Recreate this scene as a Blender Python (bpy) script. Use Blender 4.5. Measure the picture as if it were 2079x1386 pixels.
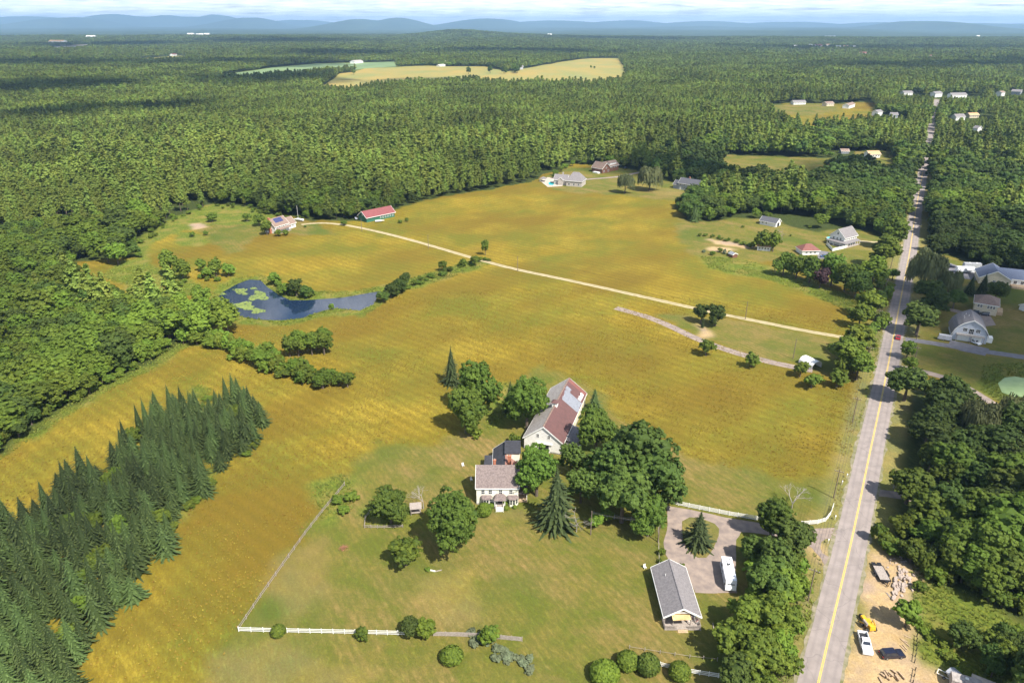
import bpy, math, random
import numpy as np
rnd = random.Random(7)
sc = bpy.context.scene
for o in list(bpy.data.objects): bpy.data.objects.remove(o)
C = sc.collection
# ------------------------------------------------------------------ camera
CH = 120.0; FP = 1435.0; PITCH = math.atan((693-50)/FP)
cam = bpy.data.cameras.new("camera"); camo = bpy.data.objects.new("camera", cam); C.objects.link(camo)
camo.location = (0, 0, CH); camo.rotation_euler = (math.pi/2-PITCH, 0, 0)
cam.sensor_width = 36; cam.lens = 36*FP/2079; cam.clip_start = 1; cam.clip_end = 120000
sc.camera = camo
# ------------------------------------------------------------------ sky, sun, exposure
SUN_AZ = math.atan2(0.62, -0.78); SUN_EL = math.radians(52)
SD = (math.sin(SUN_AZ)*math.cos(SUN_EL), math.cos(SUN_AZ)*math.cos(SUN_EL), math.sin(SUN_EL))
w = bpy.data.worlds.new("World"); sc.world = w; w.use_nodes = True
nt = w.node_tree; nt.nodes.clear(); N = nt.nodes.new; L = nt.links.new
out = N('ShaderNodeOutputWorld'); bg = N('ShaderNodeBackground'); bg.inputs[1].default_value = 0.09
sky = N('ShaderNodeTexSky'); sky.sky_type = 'NISHITA'; sky.sun_disc = False
sky.sun_elevation = SUN_EL; sky.sun_rotation = SUN_AZ; sky.altitude = 100; sky.air_density = 1.0; sky.dust_density = 1.0
tc = N('ShaderNodeTexCoord'); sep = N('ShaderNodeSeparateXYZ'); L(tc.outputs['Generated'], sep.inputs[0])
ad = N('ShaderNodeMath'); ad.operation = 'ADD'; ad.inputs[1].default_value = 0.06; ad.use_clamp = False
mx = N('ShaderNodeMath'); mx.operation = 'MAXIMUM'; mx.inputs[1].default_value = 0.0
L(sep.outputs[2], mx.inputs[0]); L(mx.outputs[0], ad.inputs[0])
dx = N('ShaderNodeMath'); dx.operation = 'DIVIDE'; L(sep.outputs[0], dx.inputs[0]); L(ad.outputs[0], dx.inputs[1])
dy = N('ShaderNodeMath'); dy.operation = 'DIVIDE'; L(sep.outputs[1], dy.inputs[0]); L(ad.outputs[0], dy.inputs[1])
cb = N('ShaderNodeCombineXYZ'); L(dx.outputs[0], cb.inputs[0]); L(dy.outputs[0], cb.inputs[1])
n1 = N('ShaderNodeTexNoise'); n1.inputs['Scale'].default_value = 1.1; n1.inputs['Detail'].default_value = 8; n1.inputs['Roughness'].default_value = 0.62
L(cb.outputs[0], n1.inputs['Vector'])
rp = N('ShaderNodeValToRGB'); rp.color_ramp.elements[0].position = 0.36; rp.color_ramp.elements[1].position = 0.56
el = N('ShaderNodeMapRange'); el.inputs[1].default_value = .06; el.inputs[2].default_value = .34; el.inputs[3].default_value = .07; el.inputs[4].default_value = -.15; L(mx.outputs[0], el.inputs[0])
sh = N('ShaderNodeMath'); sh.operation = 'ADD'; L(n1.outputs[0], sh.inputs[0]); L(el.outputs[0], sh.inputs[1]); L(sh.outputs[0], rp.inputs[0])
n2 = N('ShaderNodeTexNoise'); n2.inputs['Scale'].default_value = 2.3; n2.inputs['Detail'].default_value = 6
L(cb.outputs[0], n2.inputs['Vector'])
cc = N('ShaderNodeValToRGB'); cc.color_ramp.elements[0].position = 0.35; cc.color_ramp.elements[1].position = 0.7
cc.color_ramp.elements[0].color = (8.5, 9.2, 10.4, 1); cc.color_ramp.elements[1].color = (12.5, 12.7, 13.0, 1)
L(n2.outputs[0], cc.inputs[0])
mix = N('ShaderNodeMix'); mix.data_type = 'RGBA'
L(rp.outputs[0], mix.inputs[0]); L(sky.outputs[0], mix.inputs[6]); L(cc.outputs[0], mix.inputs[7])
L(mix.outputs[2], bg.inputs[0]); L(bg.outputs[0], out.inputs[0])
sl = bpy.data.lights.new("sun", 'SUN'); sl.energy = 5.0; sl.angle = math.radians(0.5); sl.color = (1, 0.95, 0.86)
so = bpy.data.objects.new("sun", sl); C.objects.link(so); so.location = (0, 0, 900)
so.rotation_euler = (math.pi/2-SUN_EL, 0, math.pi-SUN_AZ)
sc.view_settings.view_transform = 'Standard'; sc.view_settings.look = 'None'
sc.view_settings.exposure = 0.9; sc.view_settings.gamma = 1.0; sc.view_settings.use_curve_mapping = False
sc.render.engine = 'CYCLES'
# ------------------------------------------------------------------ numpy noise, terrain
def _h(i, j, s):
    n = (i*374761393 + j*668265263 + s*974711) & 0xffffffff
    n = ((n ^ (n >> 13))*1274126177) & 0xffffffff
    return ((n ^ (n >> 16)) & 0xffff)/65535.0
def vn(x, y, s=0):
    x = np.asarray(x, float); y = np.asarray(y, float)
    xi = np.floor(x).astype(np.int64); yi = np.floor(y).astype(np.int64)
    fx = x-xi; fy = y-yi; fx = fx*fx*(3-2*fx); fy = fy*fy*(3-2*fy)
    a = _h(xi, yi, s); b = _h(xi+1, yi, s); c = _h(xi, yi+1, s); d = _h(xi+1, yi+1, s)
    return (a*(1-fx)+b*fx)*(1-fy)+(c*(1-fx)+d*fx)*fy
def fbm(x, y, s=0, o=4):
    r = 0; a = .5; t = 0
    for k in range(o):
        r = r+a*vn(x*2**k, y*2**k, s+k); t += a; a *= .5
    return r/t
def ramp(v, a, b):
    t = np.clip((v-a)/(b-a), 0, 1); return t*t*(3-2*t)
# far hills: pixel column, skyline row, distance, half width in pixels
HILLS = [(235, 31, 26000, 75), (345, 33, 27000, 60), (440, 33, 28000, 55), (510, 37, 24000, 60), (60, 34, 26000, 120), (150, 36, 22000, 70), (610, 41, 30000, 90),
         (730, 40, 20000, 60), (810, 38, 21000, 60), (990, 39, 24000, 90), (1120, 42, 26000, 120), (1270, 43, 28000, 110), (1430, 44, 26000, 120),
         (1600, 45, 28000, 120), (1780, 46, 26000, 90), (1870, 42.0, 17000, 55), (1990, 47, 22000, 90), (2080, 48, 26000, 90), (-60, 36, 26000, 100), (2200, 45, 26000, 100)]
def T0(x, y):
    x = np.asarray(x, float); y = np.asarray(y, float)
    r = np.hypot(x, y)
    z = 0.7*np.sin(x/37.0+1)*np.sin(y/43.0)*ramp(r, 60, 200)
    z = z + ramp(r, 520, 2000)*14*(fbm(x/760, y/560, 3, 3)-.5)
    z = z + ramp(r, 2300, 6000)*60*(fbm(x/2300, y/1500, 9, 3)-.52)
    z = z + ramp(r, 9000, 22000)*95*(fbm(x/5200, y/4000, 19, 3)-.15)
    # wooded hill in the middle distance
    z = z + 38*np.exp(-((x+500)/330)**2-((y-6900)/900)**2) + 26*np.exp(-((x+150)/900)**2-((y-7000)/900)**2)
    far = r > 12000
    if np.any(far):
        for hx, hy, D, wd in HILLS:
            cx = (hx-1039.5)/FP*D*math.cos(PITCH); s = wd/FP*D*1.05
            top = CH+(50-hy)*D/FP*.93
            z = np.where(far, np.maximum(z, top*np.exp(-((x-cx)/s)**2-((y-D)/2600)**2)*(0.94+0.12*vn(x/900, y/900, 5))), z)
    return z
def ray(px, py):
    u = (px-1039.5)/FP; v = (py-693)/FP
    return u, math.cos(PITCH)-v*math.sin(PITCH), -math.sin(PITCH)-v*math.cos(PITCH)
def g(px, py, z=0.0):
    "ground point seen at a photograph pixel, z metres above the terrain"
    a, b, c = ray(px, py); h = 0.0
    for k in range(8):
        t = (CH-z-h)/-c; h = 0.5*h+0.5*float(T0(a*t, b*t))
    return a*t, b*t
def proj(x, y, z):
    dz = z-CH; Z = y*math.cos(PITCH)-dz*math.sin(PITCH)
    return 1039.5+FP*x/Z, 693-FP*(y*math.sin(PITCH)+dz*math.cos(PITCH))/Z, Z
def gp(pts): return [g(*p) for p in pts]
def inpoly(x, y, poly):
    P = np.asarray(poly); ins = np.zeros(x.shape, bool)
    m = (x >= P[:, 0].min()) & (x <= P[:, 0].max()) & (y >= P[:, 1].min()) & (y <= P[:, 1].max())
    if not m.any(): return ins
    xs = x[m]; ys = y[m]; r = np.zeros(xs.shape, bool); j = len(P)-1
    for i in range(len(P)):
        xi, yi = P[i]; xj, yj = P[j]
        if yi != yj:
            r ^= ((yi > ys) != (yj > ys)) & (xs < (xj-xi)*(ys-yi)/(yj-yi)+xi)
        j = i
    ins[m] = r; return ins
def pdist(x, y, pl, closed=False):
    P = list(pl)+([pl[0]] if closed else []); d = np.full(np.shape(x), 1e9)
    for (ax, ay), (bx, by) in zip(P[:-1], P[1:]):
        vx, vy = bx-ax, by-ay; t = np.clip(((x-ax)*vx+(y-ay)*vy)/(vx*vx+vy*vy+1e-9), 0, 1)
        d = np.minimum(d, np.hypot(x-ax-t*vx, y-ay-t*vy))
    return d
POND = gp([(438,609),(448,592),(481,574),(505,565),(529,567),(542,581),(566,597),(589,608),(623,608),(650,606),(694,603),(717,599),(761,591),(773,590),
           (758,616),(731,628),(700,626),(684,624),(655,629),(640,634),(616,643),(572,648),(525,646),(495,641),(470,632),(448,622)])
POND2 = gp([(2027,775),(2040,764),(2062,762),(2095,768),(2110,790),(2090,803),(2060,802),(2035,793)])
ZW = -0.9; ZW2 = float(T0(*g(2060,783)))-0.5
def T(x, y):
    x = np.atleast_1d(np.asarray(x, float)); y = np.atleast_1d(np.asarray(y, float)); z = T0(x, y)
    for P, zw in ((POND, ZW), (POND2, ZW2)):
        A = np.asarray(P); m = (x > A[:, 0].min()-14) & (x < A[:, 0].max()+14) & (y > A[:, 1].min()-14) & (y < A[:, 1].max()+14)
        if m.any():
            d = pdist(x[m], y[m], P, True); d = np.where(inpoly(x[m], y[m], P), -d, d)
            t = ramp(d, 0, 12); zz = (zw+0.02)*(1-t)+z[m]*t
            z[m] = np.where(d < 0, zw-np.minimum(1.2, -d*.5)-.02, zz)
    return z
def tz(x, y): return float(T(x, y)[0])
# ------------------------------------------------------------------ materials
def pmat(name, col, rough=.85, var=.18, scale=1.5, col2=None, metal=0, spec=None, bump=0, stretch=None, detail=5):
    m = bpy.data.materials.new(name); m.use_nodes = True; t = m.node_tree; b = t.nodes['Principled BSDF']
    b.inputs['Roughness'].default_value = rough; b.inputs['Metallic'].default_value = metal
    if spec is not None: b.inputs['Specular IOR Level'].default_value = spec
    c2 = col2 or tuple(max(0, c*(1-var*2)) for c in col)
    tc = t.nodes.new('ShaderNodeTexCoord'); n = t.nodes.new('ShaderNodeTexNoise'); n.inputs['Scale'].default_value = scale; n.inputs['Detail'].default_value = detail
    if stretch:
        mp = t.nodes.new('ShaderNodeMapping'); mp.inputs['Scale'].default_value = stretch
        t.links.new(tc.outputs['Object'], mp.inputs[0]); t.links.new(mp.outputs[0], n.inputs['Vector'])
    else: t.links.new(tc.outputs['Object'], n.inputs['Vector'])
    r = t.nodes.new('ShaderNodeValToRGB'); r.color_ramp.elements[0].position = .35; r.color_ramp.elements[1].position = .65
    r.color_ramp.elements[0].color = (*c2, 1); r.color_ramp.elements[1].color = (*col, 1)
    t.links.new(n.outputs[0], r.inputs[0]); t.links.new(r.outputs[0], b.inputs['Base Color'])
    if bump:
        bp = t.nodes.new('ShaderNodeBump'); bp.inputs['Strength'].default_value = bump; bp.inputs['Distance'].default_value = .1
        t.links.new(n.outputs[0], bp.inputs['Height']); t.links.new(bp.outputs[0], b.inputs['Normal'])
    return m
def rowmat(name, c1, c2, axis=2, freq=3.0, rough=.8, c3=None):
    "courses (clapboards, shingles, standing seams): fine bands along one object axis plus blotches"
    m = pmat(name, c1, rough, col2=c3 or tuple(.82*c for c in c1), scale=.9); t = m.node_tree; b = t.nodes['Principled BSDF']
    src = b.inputs['Base Color'].links[0].from_socket
    wv = t.nodes.new('ShaderNodeTexWave'); wv.bands_direction = 'XYZ'[axis]; wv.wave_profile = 'SAW'
    wv.inputs['Scale'].default_value = freq; wv.inputs['Distortion'].default_value = .3
    tc = t.nodes.new('ShaderNodeTexCoord'); t.links.new(tc.outputs['Object'], wv.inputs['Vector'])
    mx = t.nodes.new('ShaderNodeMix'); mx.data_type = 'RGBA'; mx.inputs[7].default_value = (*c2, 1)
    mr = t.nodes.new('ShaderNodeMapRange'); mr.inputs[1].default_value = .75; mr.inputs[4].default_value = .6
    t.links.new(wv.outputs['Fac'], mr.inputs[0]); t.links.new(mr.outputs[0], mx.inputs[0]); t.links.new(src, mx.inputs[6]); t.links.new(mx.outputs[2], b.inputs['Base Color'])
    return m
M = {}
M['white'] = pmat('white_paint', (.80,.79,.74), .6, .05)
M['cream'] = rowmat('cream_clapboard', (.78,.76,.62), (.62,.60,.50), 2, 2.2)
M['whiteclap'] = rowmat('white_clapboard', (.78,.77,.73), (.60,.60,.58), 2, 2.2)
M['weathered'] = pmat('peeling_white_boards', (.80,.79,.76), .9, scale=1.1, col2=(.60,.56,.50), stretch=(1,1,6), detail=9)
M['yellowshingle'] = rowmat('yellow_shingle_wall', (.60,.55,.36), (.45,.40,.27), 2, 2.2)
M['tan'] = rowmat('tan_siding', (.62,.54,.38), (.48,.42,.30), 2, 2.2)
M['greyclap'] = rowmat('grey_siding', (.34,.36,.40), (.22,.24,.27), 2, 2.2)
M['lightgrey'] = rowmat('pale_grey_siding', (.50,.53,.58), (.38,.41,.46), 2, 2.2)
M['brownwall'] = rowmat('brown_siding', (.17,.075,.045), (.10,.045,.03), 2, 2.2)
M['greenwall'] = rowmat('green_boards', (.03,.14,.085), (.02,.08,.05), 0, 2.0)
M['bluewall'] = rowmat('blue_grey_boards', (.16,.23,.33), (.10,.14,.20), 0, 2.2)
M['stone'] = pmat('stone_wall', (.48,.43,.37), .9, scale=2.5, col2=(.30,.27,.24))
M['fieldstone'] = pmat('granite_foundation', (.34,.32,.30), .9, scale=2)
M['brownroof'] = pmat('brown_asphalt_shingle', (.215,.17,.155), .95, scale=2.2, col2=(.13,.10,.095), bump=.3, detail=12)
M['greyroof'] = pmat('grey_asphalt_shingle', (.215,.195,.195), .95, scale=2.2, col2=(.15,.138,.138), bump=.3, detail=12)
M['darkroof'] = pmat('charcoal_asphalt_shingle', (.10,.10,.115), .9, scale=2.5, col2=(.065,.065,.075), bump=.3)
M['blueroof'] = pmat('slate_blue_shingle', (.095,.12,.18), .9, scale=2.5, col2=(.07,.085,.13))
M['blackroof'] = pmat('black_roof_membrane', (.045,.045,.055), .75, scale=1, col2=(.03,.03,.035))
M['tanroof'] = pmat('tan_brown_shingle', (.26,.18,.14), .95, scale=2, col2=(.17,.12,.095))
M['orangeroof'] = pmat('light_orange_shingle', (.52,.32,.17), .95, scale=2, col2=(.42,.26,.14))
M['maroon'] = rowmat('maroon_barn_roof', (.125,.058,.054), (.085,.042,.039), 1, 1.2, c3=(.098,.047,.043))
M['redmetal'] = rowmat('red_metal_roof', (.22,.065,.065), (.17,.05,.05), 0, 1.6, .5)
M['redroof'] = rowmat('red_shingle_roof', (.20,.075,.06), (.15,.055,.045), 1, 2)
M['rust'] = pmat('rusty_metal_roof', (.30,.12,.075), .8, scale=1.2, col2=(.20,.13,.12))
M['palegrey'] = pmat('weathered_grey_shingle', (.40,.36,.33), .95, scale=1.5, col2=(.27,.24,.22), bump=.3)
M['bluegreypatch'] = pmat('bare_blue_grey_roof_patch', (.22,.23,.26), .9, scale=1.2, col2=(.17,.18,.21))
M['brick'] = rowmat('red_brick', (.42,.15,.08), (.30,.14,.09), 2, 4)
M['glass'] = pmat('dark_window_glass', (.025,.03,.04), .08, .1, spec=.8)
M['shadepaint'] = pmat('painted_interior_shade', (.012,.012,.012), .95)  # near-black colour that paints interior shade onto flat panels
M['asphalt'] = pmat('road_asphalt', (.285,.24,.218), .92, scale=.35, col2=(.225,.19,.172), detail=12, bump=.15)
M['drive'] = pmat('driveway_gravel', (.29,.225,.18), .95, scale=.45, col2=(.19,.15,.13), detail=12, bump=.3)
M['sandtrack'] = pmat('sandy_track', (.44,.36,.23), .95, scale=.5, col2=(.33,.27,.15), detail=10)
M['darkdrive'] = pmat('grey_driveway_asphalt', (.17,.165,.18), .9, scale=.6, col2=(.125,.12,.13), detail=10)
M['yellowline'] = pmat('yellow_road_paint', (.80,.55,.06), .7, .1)
M['wood'] = pmat('weathered_grey_wood', (.36,.31,.27), .9, scale=3, col2=(.25,.21,.18))
M['tanwood'] = pmat('tan_deck_wood', (.50,.36,.22), .85, scale=3)
M['pole'] = pmat('utility_pole_wood', (.20,.15,.11), .9, scale=3)
M['wire'] = pmat('black_wire', (.03,.03,.03), .6)
M['tarp'] = pmat('tan_sailcloth', (.66,.47,.22), .8, .08)
M['cushion'] = pmat('rose_chair_cushion', (.62,.40,.34), .8, .1)
M['black'] = pmat('black_metal', (.02,.02,.022), .45)
M['tyre'] = pmat('black_tyre', (.02,.02,.02), .85)
M['chrome'] = pmat('silver_rim', (.5,.5,.52), .35, .1, metal=.8)
M['silver'] = pmat('silver_cover', (.38,.39,.42), .5, .12)
M['orangem'] = pmat('yellow_machine_paint', (.75,.40,.02), .5, .15)
M['carred'] = pmat('red_car_paint', (.36,.02,.03), .25, .04, spec=.7)
M['carwhite'] = pmat('white_car_paint', (.78,.79,.80), .25, .03, spec=.7)
M['carblack'] = pmat('navy_black_car_paint', (.012,.014,.03), .2, .04, spec=.8)
M['carblue'] = pmat('blue_car_paint', (.04,.10,.25), .25, .04, spec=.7)
M['lamp'] = pmat('clear_headlight', (.7,.72,.72), .15, .03)
M['redlamp'] = pmat('red_tail_light', (.4,.01,.01), .3, .03)
M['concrete'] = pmat('broken_concrete', (.42,.34,.28), .95, scale=2.5, col2=(.30,.24,.20))
M['log'] = pmat('cut_timber', (.46,.33,.20), .9, scale=4, col2=(.28,.2,.13))
M['poolblue'] = pmat('pool_water', (.05,.50,.58), .08, .05, spec=.6)
M['patio'] = pmat('patio_stone', (.52,.44,.36), .9, scale=1.5)
M['solar'] = pmat('solar_panel', (.05,.06,.16), .15, .1, spec=.9)
M['bark'] = pmat('tree_bark', (.13,.10,.075), .95, scale=6, col2=(.08,.06,.045))
M['deadwood'] = pmat('bleached_dead_wood', (.34,.30,.26), .95, scale=6)
M['slash'] = pmat('rusty_brown_brush', (.36,.17,.09), .95, scale=3)
M['padleaf'] = pmat('lily_pad', (.22,.27,.06), .6, scale=.8, col2=(.13,.18,.035))
M['algae'] = pmat('algae_covered_water', (.30,.40,.16), .5, scale=.4, col2=(.24,.33,.12))
M['soil'] = pmat('bare_garden_soil', (.32,.18,.10), .95, scale=1)
M['redpaint'] = pmat('red_hatch_paint', (.55,.07,.05), .6)
def roadmat():
    m = M['asphalt']; t = m.node_tree; b = t.nodes['Principled BSDF']; n = t.nodes.new; l = t.links.new; src = b.inputs['Base Color'].links[0].from_socket
    at = n('ShaderNodeAttribute'); at.attribute_name = 'ax'; ab = n('ShaderNodeMath'); ab.operation = 'ABSOLUTE'; l(at.outputs['Fac'], ab.inputs[0])
    wv = n('ShaderNodeMath'); wv.operation = 'PINGPONG'; wv.inputs[1].default_value = .115; l(ab.outputs[0], wv.inputs[0])
    mr = n('ShaderNodeMapRange'); mr.inputs[1].default_value = .05; mr.inputs[2].default_value = .11; mr.inputs[4].default_value = .35; l(wv.outputs[0], mr.inputs[0])
    mx = n('ShaderNodeMix'); mx.data_type = 'RGBA'; mx.inputs[7].default_value = (.17, .145, .135, 1); l(mr.outputs[0], mx.inputs[0]); l(src, mx.inputs[6])
    tc = n('ShaderNodeTexCoord'); ns = n('ShaderNodeTexNoise'); ns.inputs['Scale'].default_value = .25; l(tc.outputs['Object'], ns.inputs['Vector'])
    ad_ = n('ShaderNodeVectorMath'); ad_.operation = 'MULTIPLY_ADD'; ad_.inputs[1].default_value = (6, 6, 0); l(ns.outputs['Color'], ad_.inputs[0]); l(tc.outputs['Object'], ad_.inputs[2])
    vo = n('ShaderNodeTexVoronoi'); vo.feature = 'DISTANCE_TO_EDGE'; vo.inputs['Scale'].default_value = .11; l(ad_.outputs[0], vo.inputs['Vector'])
    cr = n('ShaderNodeMapRange'); cr.inputs[1].default_value = .004; cr.inputs[2].default_value = .014; cr.inputs[3].default_value = .32; cr.inputs[4].default_value = 0; l(vo.outputs[0], cr.inputs[0])
    m2 = n('ShaderNodeMix'); m2.data_type = 'RGBA'; m2.inputs[7].default_value = (.09, .08, .075, 1); l(cr.outputs[0], m2.inputs[0]); l(mx.outputs[2], m2.inputs[6]); l(m2.outputs[2], b.inputs['Base Color'])
roadmat()
def trackmat():
    m = M['sandtrack']; t = m.node_tree; b = t.nodes['Principled BSDF']; n = t.nodes.new; l = t.links.new; src = b.inputs['Base Color'].links[0].from_socket
    at = n('ShaderNodeAttribute'); at.attribute_name = 'ax'; ab = n('ShaderNodeMath'); ab.operation = 'ABSOLUTE'; l(at.outputs['Fac'], ab.inputs[0])
    ns = n('ShaderNodeTexNoise'); ns.inputs['Scale'].default_value = .5; ns.inputs['Detail'].default_value = 6; ad_ = n('ShaderNodeMath'); ad_.operation = 'MULTIPLY_ADD'; ad_.inputs[1].default_value = .3; l(ns.outputs[0], ad_.inputs[0]); l(ab.outputs[0], ad_.inputs[2])
    mr = n('ShaderNodeMapRange'); mr.inputs[1].default_value = .20; mr.inputs[2].default_value = .27; mr.inputs[3].default_value = .75; mr.inputs[4].default_value = 0; l(ad_.outputs[0], mr.inputs[0])
    m2 = n('ShaderNodeMapRange'); m2.inputs[1].default_value = .56; m2.inputs[2].default_value = .64; m2.inputs[3].default_value = 0; m2.inputs[4].default_value = .9; l(ad_.outputs[0], m2.inputs[0])
    mm = n('ShaderNodeMath'); mm.operation = 'MAXIMUM'; l(mr.outputs[0], mm.inputs[0]); l(m2.outputs[0], mm.inputs[1])
    mx = n('ShaderNodeMix'); mx.data_type = 'RGBA'; mx.inputs[7].default_value = (.20, .17, .03, 1); l(mm.outputs[0], mx.inputs[0]); l(src, mx.inputs[6]); l(mx.outputs[2], b.inputs['Base Color'])
trackmat()
def water():
    m = pmat('pond_water', (.012,.026,.055), .03, .1, spec=.9); t = m.node_tree; b = t.nodes['Principled BSDF']
    b.inputs['IOR'].default_value = 1.33
    n = t.nodes.new('ShaderNodeTexNoise'); n.inputs['Scale'].default_value = 1.5; tc = t.nodes.new('ShaderNodeTexCoord'); t.links.new(tc.outputs['Object'], n.inputs['Vector'])
    bp = t.nodes.new('ShaderNodeBump'); bp.inputs['Strength'].default_value = .12; bp.inputs['Distance'].default_value = .05
    t.links.new(n.outputs[0], bp.inputs['Height']); t.links.new(bp.outputs[0], b.inputs['Normal']); return m
M['water'] = water()
def leafmat(name, dark, light, transl=.30, rough=.75):
    "foliage: each leaf carries a tint (inner cores a dark one, painting crown shade), each tree its own hue, neighbouring trees drift together"
    m = bpy.data.materials.new(name); m.use_nodes = True; t = m.node_tree; b = t.nodes['Principled BSDF']; n = t.nodes.new; l = t.links.new
    b.inputs['Roughness'].default_value = rough; b.inputs['Specular IOR Level'].default_value = .25
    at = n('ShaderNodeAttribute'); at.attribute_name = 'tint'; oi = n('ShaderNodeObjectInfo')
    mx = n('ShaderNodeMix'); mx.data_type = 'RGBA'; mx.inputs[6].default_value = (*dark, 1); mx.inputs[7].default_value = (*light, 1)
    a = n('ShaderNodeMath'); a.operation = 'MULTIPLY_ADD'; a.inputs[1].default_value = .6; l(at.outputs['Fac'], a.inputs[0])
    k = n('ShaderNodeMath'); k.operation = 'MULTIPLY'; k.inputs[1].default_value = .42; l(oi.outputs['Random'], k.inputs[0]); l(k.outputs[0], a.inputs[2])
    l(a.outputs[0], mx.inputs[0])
    ns = n('ShaderNodeTexNoise'); ns.inputs['Scale'].default_value = .009; ns.inputs['Detail'].default_value = 3; l(oi.outputs['Location'], ns.inputs['Vector'])
    mr = n('ShaderNodeMapRange'); mr.inputs[1].default_value = .35; mr.inputs[2].default_value = .65; mr.inputs[3].default_value = .62; mr.inputs[4].default_value = 1.32
    l(ns.outputs[0], mr.inputs[0])
    hv = n('ShaderNodeHueSaturation'); l(mx.outputs[2], hv.inputs['Color']); l(mr.outputs[0], hv.inputs['Value'])
    hr = n('ShaderNodeMapRange'); hr.inputs[3].default_value = .475; hr.inputs[4].default_value = .517; l(oi.outputs['Random'], hr.inputs[0]); l(hr.outputs[0], hv.inputs['Hue'])
    l(hv.outputs[0], b.inputs['Base Color'])
    if transl:
        tr = n('ShaderNodeBsdfTranslucent'); ms = n('ShaderNodeMixShader'); ms.inputs[0].default_value = transl
        l(hv.outputs[0], tr.inputs[0]); l(b.outputs[0], ms.inputs[1]); l(tr.outputs[0], ms.inputs[2]); l(ms.outputs[0], t.nodes['Material Output'].inputs[0])
    return m
LM = {'broad': leafmat('broadleaf_foliage', (.045,.088,.011), (.19,.26,.028)),
      'maple': leafmat('maple_foliage', (.036,.078,.011), (.135,.205,.026)),
      'darkbroad': leafmat('dark_broadleaf_foliage', (.030,.060,.011), (.115,.17,.028)),
      'bright': leafmat('bright_shrub_foliage', (.06,.10,.012), (.20,.25,.025)),
      'pine': leafmat('pine_needles', (.085,.130,.020), (.225,.285,.048), .25),
      'fir': leafmat('blue_green_fir_needles', (.012,.030,.008), (.125,.172,.046), .08),
      'spruce': leafmat('spruce_needles', (.020,.036,.012), (.075,.10,.028), .05),
      'willow': leafmat('willow_foliage', (.07,.095,.035), (.20,.22,.085)),
      'purple': leafmat('purple_beech_foliage', (.018,.010,.012), (.05,.025,.03), .05),
      'juniper': leafmat('grey_green_juniper', (.07,.09,.045), (.17,.20,.11), .05)}
# ------------------------------------------------------------------ object helpers
class MB:
    def __init__(s): s.v = []; s.f = []; s.m = []; s.k = 0
    def mat(s, k): s.k = k; return s
    def face(s, pts):
        i = len(s.v); s.v += [tuple(p) for p in pts]; s.f.append(tuple(range(i, i+len(pts)))); s.m.append(s.k); return s
    def poly(s, v, f):
        i = len(s.v); s.v += [tuple(p) for p in v]; s.f += [tuple(i+a for a in q) for q in f]; s.m += [s.k]*len(f); return s
    def hexa(s, b, t):
        return s.poly(list(b)+list(t), [(3,2,1,0),(4,5,6,7),(0,1,5,4),(1,2,6,5),(2,3,7,6),(3,0,4,7)])
    def box(s, x0, x1, y0, y1, z0, z1, ix=0, iy=0):
        return s.hexa([(x0,y0,z0),(x1,y0,z0),(x1,y1,z0),(x0,y1,z0)], [(x0+ix,y0+iy,z1),(x1-ix,y0+iy,z1),(x1-ix,y1-iy,z1),(x0+ix,y1-iy,z1)])
    def prism(s, prof, a0, a1, ax='y'):
        "profile of 2-D points swept along an axis: ax y -> (x,z), ax x -> (y,z)"
        n = len(prof); q = (lambda p, a: (p[0], a, p[1])) if ax == 'y' else (lambda p, a: (a, p[0], p[1]))
        return s.poly([q(p, a0) for p in prof]+[q(p, a1) for p in prof], [tuple(range(n)), tuple(range(2*n-1, n-1, -1))]+[(i, (i+1) % n, n+(i+1) % n, n+i) for i in range(n)])
    def bar(s, p0, p1, w, h):
        dx, dy = p1[0]-p0[0], p1[1]-p0[1]; l = math.hypot(dx, dy) or 1; nx, ny = -dy/l*w/2, dx/l*w/2
        if math.hypot(dx, dy) < 1e-6: nx, ny = w/2, 0
        f = lambda p, z: [(p[0]-nx, p[1]-ny, p[2]+z), (p[0]+nx, p[1]+ny, p[2]+z)]
        a, b = f(p0, 0), f(p1, 0); c, d = f(p0, h), f(p1, h)
        return s.hexa([a[0], b[0], b[1], a[1]], [c[0], d[0], d[1], c[1]])
    def tube(s, p0, p1, r0, r1=None, n=7):
        r1 = r0 if r1 is None else r1; a = np.array(p0, float); b = np.array(p1, float); d = b-a; d /= (np.linalg.norm(d) or 1)
        u = np.cross(d, (0, 0, 1) if abs(d[2]) < .9 else (1, 0, 0)); u /= np.linalg.norm(u); w = np.cross(d, u); v = []
        for c, r in ((a, r0), (b, r1)):
            for k in range(n):
                t = 2*math.pi*k/n; v.append(tuple(c+r*(math.cos(t)*u+math.sin(t)*w)))
        return s.poly(v, [(i, (i+1) % n, n+(i+1) % n, n+i) for i in range(n)]+[tuple(range(n-1, -1, -1)), tuple(range(n, 2*n))])
    def mesh(s, name, mats):
        me = bpy.data.meshes.new(name); me.from_pydata(s.v, [], s.f); me.update()
        for m in (mats if isinstance(mats, (list, tuple)) else [mats]): me.materials.append(m)
        if max(s.m or [0]) > 0: me.polygons.foreach_set('material_index', s.m)
        return me
    def build(s, name, mats, parent=None, loc=(0,0,0), rz=0):
        return link(name, s.mesh(name, mats), parent, loc, rz)
def link(name, me, parent=None, loc=(0,0,0), rz=0):
    o = bpy.data.objects.new(name, me); C.objects.link(o); o.location = loc; o.rotation_euler = (0, 0, rz)
    if parent: o.parent = parent
    return o
def tag(o, label=None, cat=None, group=None, kind=None):
    for k, v in (('label', label), ('category', cat), ('group', group), ('kind', kind)):
        if v: o[k] = v
    return o
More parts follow.
